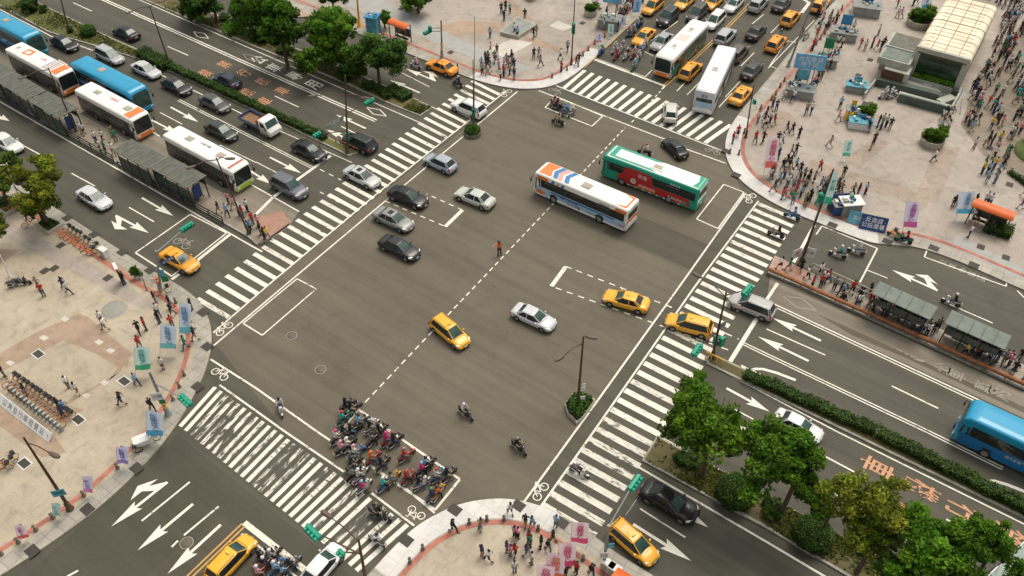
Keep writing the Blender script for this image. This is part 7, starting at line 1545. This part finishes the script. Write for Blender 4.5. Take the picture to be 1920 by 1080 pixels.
# bollards
def bollard():
    r = empty('bollard'); b = MB(); b.lathe([(.17, 0), (.17, .10), (.11, .18), (.10, .5), (.13, .54), (.12, .66), (.04, .72)], CONCD, 12); b.build('post', r); q = MB(); q.lathe([(.137, .54), (.137, .60)], mat('band_pale', (.5, .47, .40), .6), 12); q.build('band', r); return r
PROTO['bollard'] = bollard(); kids_index(); BOL = []
for x, y in ((346, 704), (337, 726), (325, 750), (221, 878), (158, 930), (100, 972), (68, 995), (35, 1018), (3, 1040), (793, 1030), (769, 1055), (880, 982), (913, 976), (945, 976), (1009, 994), (1093, 1050), (900, 990), (1035, 146), (1063, 132), (1093, 105), (1103, 95), (1115, 83), (1134, 70), (1385, 290), (1395, 250), (1446, 188), (1454, 178), (1462, 164), (1470, 153), (1520, 95), (1530, 84), (1538, 74), (1546, 64), (1554, 50), (1562, 40), (1570, 28), (1578, 18), (858, 128), (1368, 288), (1426, 205), (1850, 300), (330, 568)):
    p = W(x, y, ZP); BOL.append(put('bollard', p, 0, '', 'bollard', 'bollards along the kerbs'))
flush()
# covers and gratings (one thing each)
IRON = mat('iron_grate', (.055, .048, .038), .7, .3, 12); COV = []
def cover(x, y, w, l, rz, m=IRON, rim=KERB, round_=False, z=ZP+.03, nm='drain_cover'):
    p = W(x, y); o = empty(nm, (p.x, p.y, z), rz); b = MB()
    if round_: b.lathe([(w, -.01), (w*.98, .004), (.01, .005)], m, 20, caps=False)
    else: b.box((0, 0, 0), (w, l, .012), m); 
    b.build('grate', o)
    if rim and not round_: q = MB(); [q.box((sx, sy, 0), (dx, dy, .016), rim) for sx, sy, dx, dy in ((0, l/2+.06, w+.24, .12), (0, -l/2-.06, w+.24, .12), (w/2+.06, 0, .12, l), (-w/2-.06, 0, .12, l))]; q.build('frame', o)
    elif round_: q = MB(); q.lathe([(w*1.12, -.004), (w*1.02, .003)], CONC, 20, caps=False); q.build('frame', o)
    tag(o, '', 'drain cover', 'drain and manhole covers'); COV.append(o)
for x, y in ((73, 666), (234, 717), (148, 789), (47, 871)): cover(x, y, .95, .62, DB, rim=KWHITE)
for x, y in ((127, 411), (177, 442), (230, 475), (282, 509), (381, 588), (389, 652), (371, 727), (257, 880), (165, 957), (62, 1035), (762, 1015), (853, 958), (972, 950), (1053, 982), (1380, 330), (1361, 285), (1560, 424), (1663, 455), (1750, 467), (1825, 499)): cover(x, y, .95, .8, DB, rim=None)
cover(215, 582, 1.1, 1, 0, mat('cover_grey', (.30, .29, .25), .7, .15, 5), round_=True)
for x, y in ((203, 523), (1631, 114), (1609, 143), (1622, 196), (1855, 280), (1892, 348), (752, 18), (785, 20), (1838, 465), (1885, 485), (85, 510), (103, 505), (115, 462), (845, 100), (1123, 18), (1092, 45)): cover(x, y, .8, .7, DA, rim=None)
for x, y in ((547, 629), (601, 693), (45, 532), (820, 1037), (350, 1018)): cover(x, y, .45, 1, 0, mat('cover_road', (.13, .115, .085), .7, .2, 5), round_=True, z=.02, nm='manhole_cover')
# long kiosk boards and bits
def sign_post(c, label, h=2.2):
    p = W(*c, ZP); o = empty('information_frame', p, .6); b = MB(); b.box((0, 0, h/2), (.12, .9, h), BLACK, bev=.02); b.build('panel', o); q = MB(); q.box((0, 0, h+.05), (.3, 1.1, .08), WHT); q.build('cap', o); tag(o, label, 'sign', )
sign_post((230, 531), 'tall dark information panel with a white cap on the left pavement')
def statue(c, label):
    p = W(*c, ZP); o = empty('potted_plant', p); b = MB(); b.lathe([(.25, 0), (.35, .4), (.30, .42)], CONC, 12); b.build('pot', o); q = setobj('plant', CR[('g', 0)], o, Matrix.Translation((0, 0, .9)) @ Matrix.Diagonal((.16, .16, .28, 1))); tag(o, label, 'potted plant')
statue((259, 522), 'slim potted plant beside the low bent post')
def tricycle():
    p = W(268, 832, .4); o = empty('cargo_tricycle', (p.x, p.y, ZP), .5)
    b = MB(); b.box((0, 0, .75), (1.3, .9, .5), WHT, bev=.08); b.build('cargo_box', o)
    for x, y in ((-.4, -.5), (-.4, .5), (1.1, 0)): w = MB(); ring_(w, (x, y, .33), .3, .03, TYRE); w.build('wheel', o)
    b = MB(); b.tube([(-.4, 0, .4), (.6, 0, .4), (1.0, 0, .9)], .03, BLACK, 6); b.tube([(1.1, 0, .33), (.98, 0, 1.05)], .025, BLACK, 6); b.build('frame', o); b = MB(); b.tube([(.9, -.28, 1.08), (.9, .28, 1.08)], .02, BLACK, 5); b.build('handlebar', o); tag(o, 'white boxed cargo tricycle under the light blue flag', 'tricycle')
tricycle()
def glass_corner():
    # translucent green canopy over the pavement in the lower right corner
    z = 9.0; pts = [W(1850, 1082, z), W(1895, 1040, z), W(1925, 1012, z), (W(1990, 1060, z)), W(1990, 1150, z), W(1850, 1150, z)]; c = sum(pts, Vector())/6; o = empty('glass_canopy', (c.x, c.y, 0)); b = MB(); b.poly([p-Vector((c.x, c.y, 0)) for p in pts], mat('canopy_glass', (.16, .24, .19), .2, .35, .6, spec=.7), z-.12, z); b.build('roof_panel', o)
    for p in (pts[4], pts[5], pts[3]): q = MB(); q.tube([(p.x-c.x, p.y-c.y, 0), (p.x-c.x, p.y-c.y, z-.15)], .15, POLEG, 8); q.build('post', o)
    e = MB(); e.tube([Vector((p.x-c.x, p.y-c.y, z)) for p in pts[:3]], .06, WHT, 6); e.build('edge_rail', o); q = MB(); a = W(1880, 1040, z)-Vector((c.x, c.y, 0)); q.box((a.x, a.y, z-.1), (.9, .9, .1), YLW, rz=.6); q.build('yellow_panel', o); tag(o, 'green glass canopy cut off by the bottom right corner', 'canopy')
glass_corner()
def junk(c, label):
    p = W(*c, ZP); o = empty('power_box', p, DB); b = MB(); b.box((0, 0, .5), (1.0, .6, 1.0), WHT, bev=.05); b.build('cabinet', o); q = MB(); q.box((0, -.31, .5), (.8, .02, .8), CONC); q.build('door', o); tag(o, label, 'cabinet', 'pale utility cabinets')
junk((1140, 1068), 'pale utility cabinet beside the grey signal pole at the bottom'); junk((1151, 1076), 'second pale utility cabinet nearer the orange shelter at the bottom'); junk((198, 480), 'white utility box on the kerb line of the left pavement')

# ---------------------------------------------------------------- words that single each small thing out
ORD = ['first', 'second', 'third', 'fourth', 'fifth', 'sixth', 'seventh', 'eighth', 'ninth', 'tenth', 'eleventh', 'twelfth', 'thirteenth', 'fourteenth', 'fifteenth', 'sixteenth', 'seventeenth', 'eighteenth', 'nineteenth', 'twentieth']
def near(o, lim=4.5):
    d = sorted(((math.hypot(o.location.x-x, o.location.y-y), s) for x, y, s in LAND))
    return d[0][1] if d and d[0][0] < lim else None
def short(s, n=16):
    w = s.split(); return ' '.join(w[:n])
def uniq(objs):
    by = {}
    for o in objs: by.setdefault(o['label'], []).append(o)
    for l, g_ in by.items():
        if len(g_) > 1:
            g_.sort(key=lambda o: P(o.location)[0])
            for i, o in enumerate(g_): o['label'] = '%s, %s' % (l, ('leftmost' if i == 0 else 'rightmost' if i == len(g_)-1 else (ORD[i] if i < 20 else str(i+1)+'th')+' from left'))
WHO = {'walk': 'walking', 'walkf': 'walking', 'stride': 'striding', 'stridef': 'striding', 'shorts': 'walking', 'stand': 'standing', 'standf': 'standing', 'standd': 'standing', 'phone': 'looking at a phone', 'phonef': 'looking at a phone', 'carry': 'holding something', 'point': 'pointing'}
for o, tn, bn, where, hl, label, pose, grp in PPL:
    o['category'] = 'person'; o['group'] = 'scooter riders' if hl and grp else 'pedestrians'
    if label: o['label'] = label
    elif hl: o['label'] = 'person in %s top and %s helmet riding %s' % (tn, hl, where)
    else:
        nr = near(o, 3.2); lg = {'standd': 'skirt', 'shorts': 'shorts'}.get(pose, 'trousers'); bt = bn if 'jeans' in bn and lg == 'trousers' else bn.replace(' jeans', '').replace('jeans', 'blue')+' '+lg
        w2 = where if not nr else 'by '+' '.join(nr.split()[:5])
        o['label'] = 'person in %s top and %s %s %s' % (tn, bt, WHO[pose] if pose not in ('phone', 'phonef', 'carry') else 'standing', w2)
uniq([t[0] for t in PPL])
for o, pn, where, label in SCL: o['label'] = '%s motor scooter %s' % (pn, where)
uniq([t[0] for t in SCL])
def regl(o): x, y = P(o.location); return region(x, y)
for o in BIK:
    x, y = P(o.location); o['label'] = 'orange rental bicycle '+('docked in the long row' if 15 < x < 140 and 690 < y < 810 else 'parked '+regl(o))
for o in BOL: o['label'] = 'short dark bollard '+(('near '+' '.join(near(o).split()[:7])) if near(o) else regl(o).replace('on the', 'at the kerb of the'))
for o in COV: o['label'] = ('round' if len(o.children) and False else 'dark')+' iron cover '+('in the carriageway' if o.location.z < .05 else 'set '+('near '+' '.join(near(o, 3).split()[:6]) if near(o, 3) else 'in the paving '+regl(o)))
for g_ in (BIK, BOL, COV, DKP): uniq(g_)
for o in COL.objects:
    if o.parent is None and o.get('category') == 'person' and len(o['label'].split()) > 16:
        o['label'] = o['label'].replace(' standing', '').replace(' walking', '').replace(' striding', '')
        if len(o['label'].split()) > 16: a_, _, b_ = o['label'].partition(','); a_ = a_.split(); o['label'] = ' '.join(a_[:16-len(b_.split())])+(','+b_ if b_ else '')
used = [o for o in COL.objects if o.parent is None and o.get('label')]
uniq(used)

bpy.data.scenes.remove(TMP)
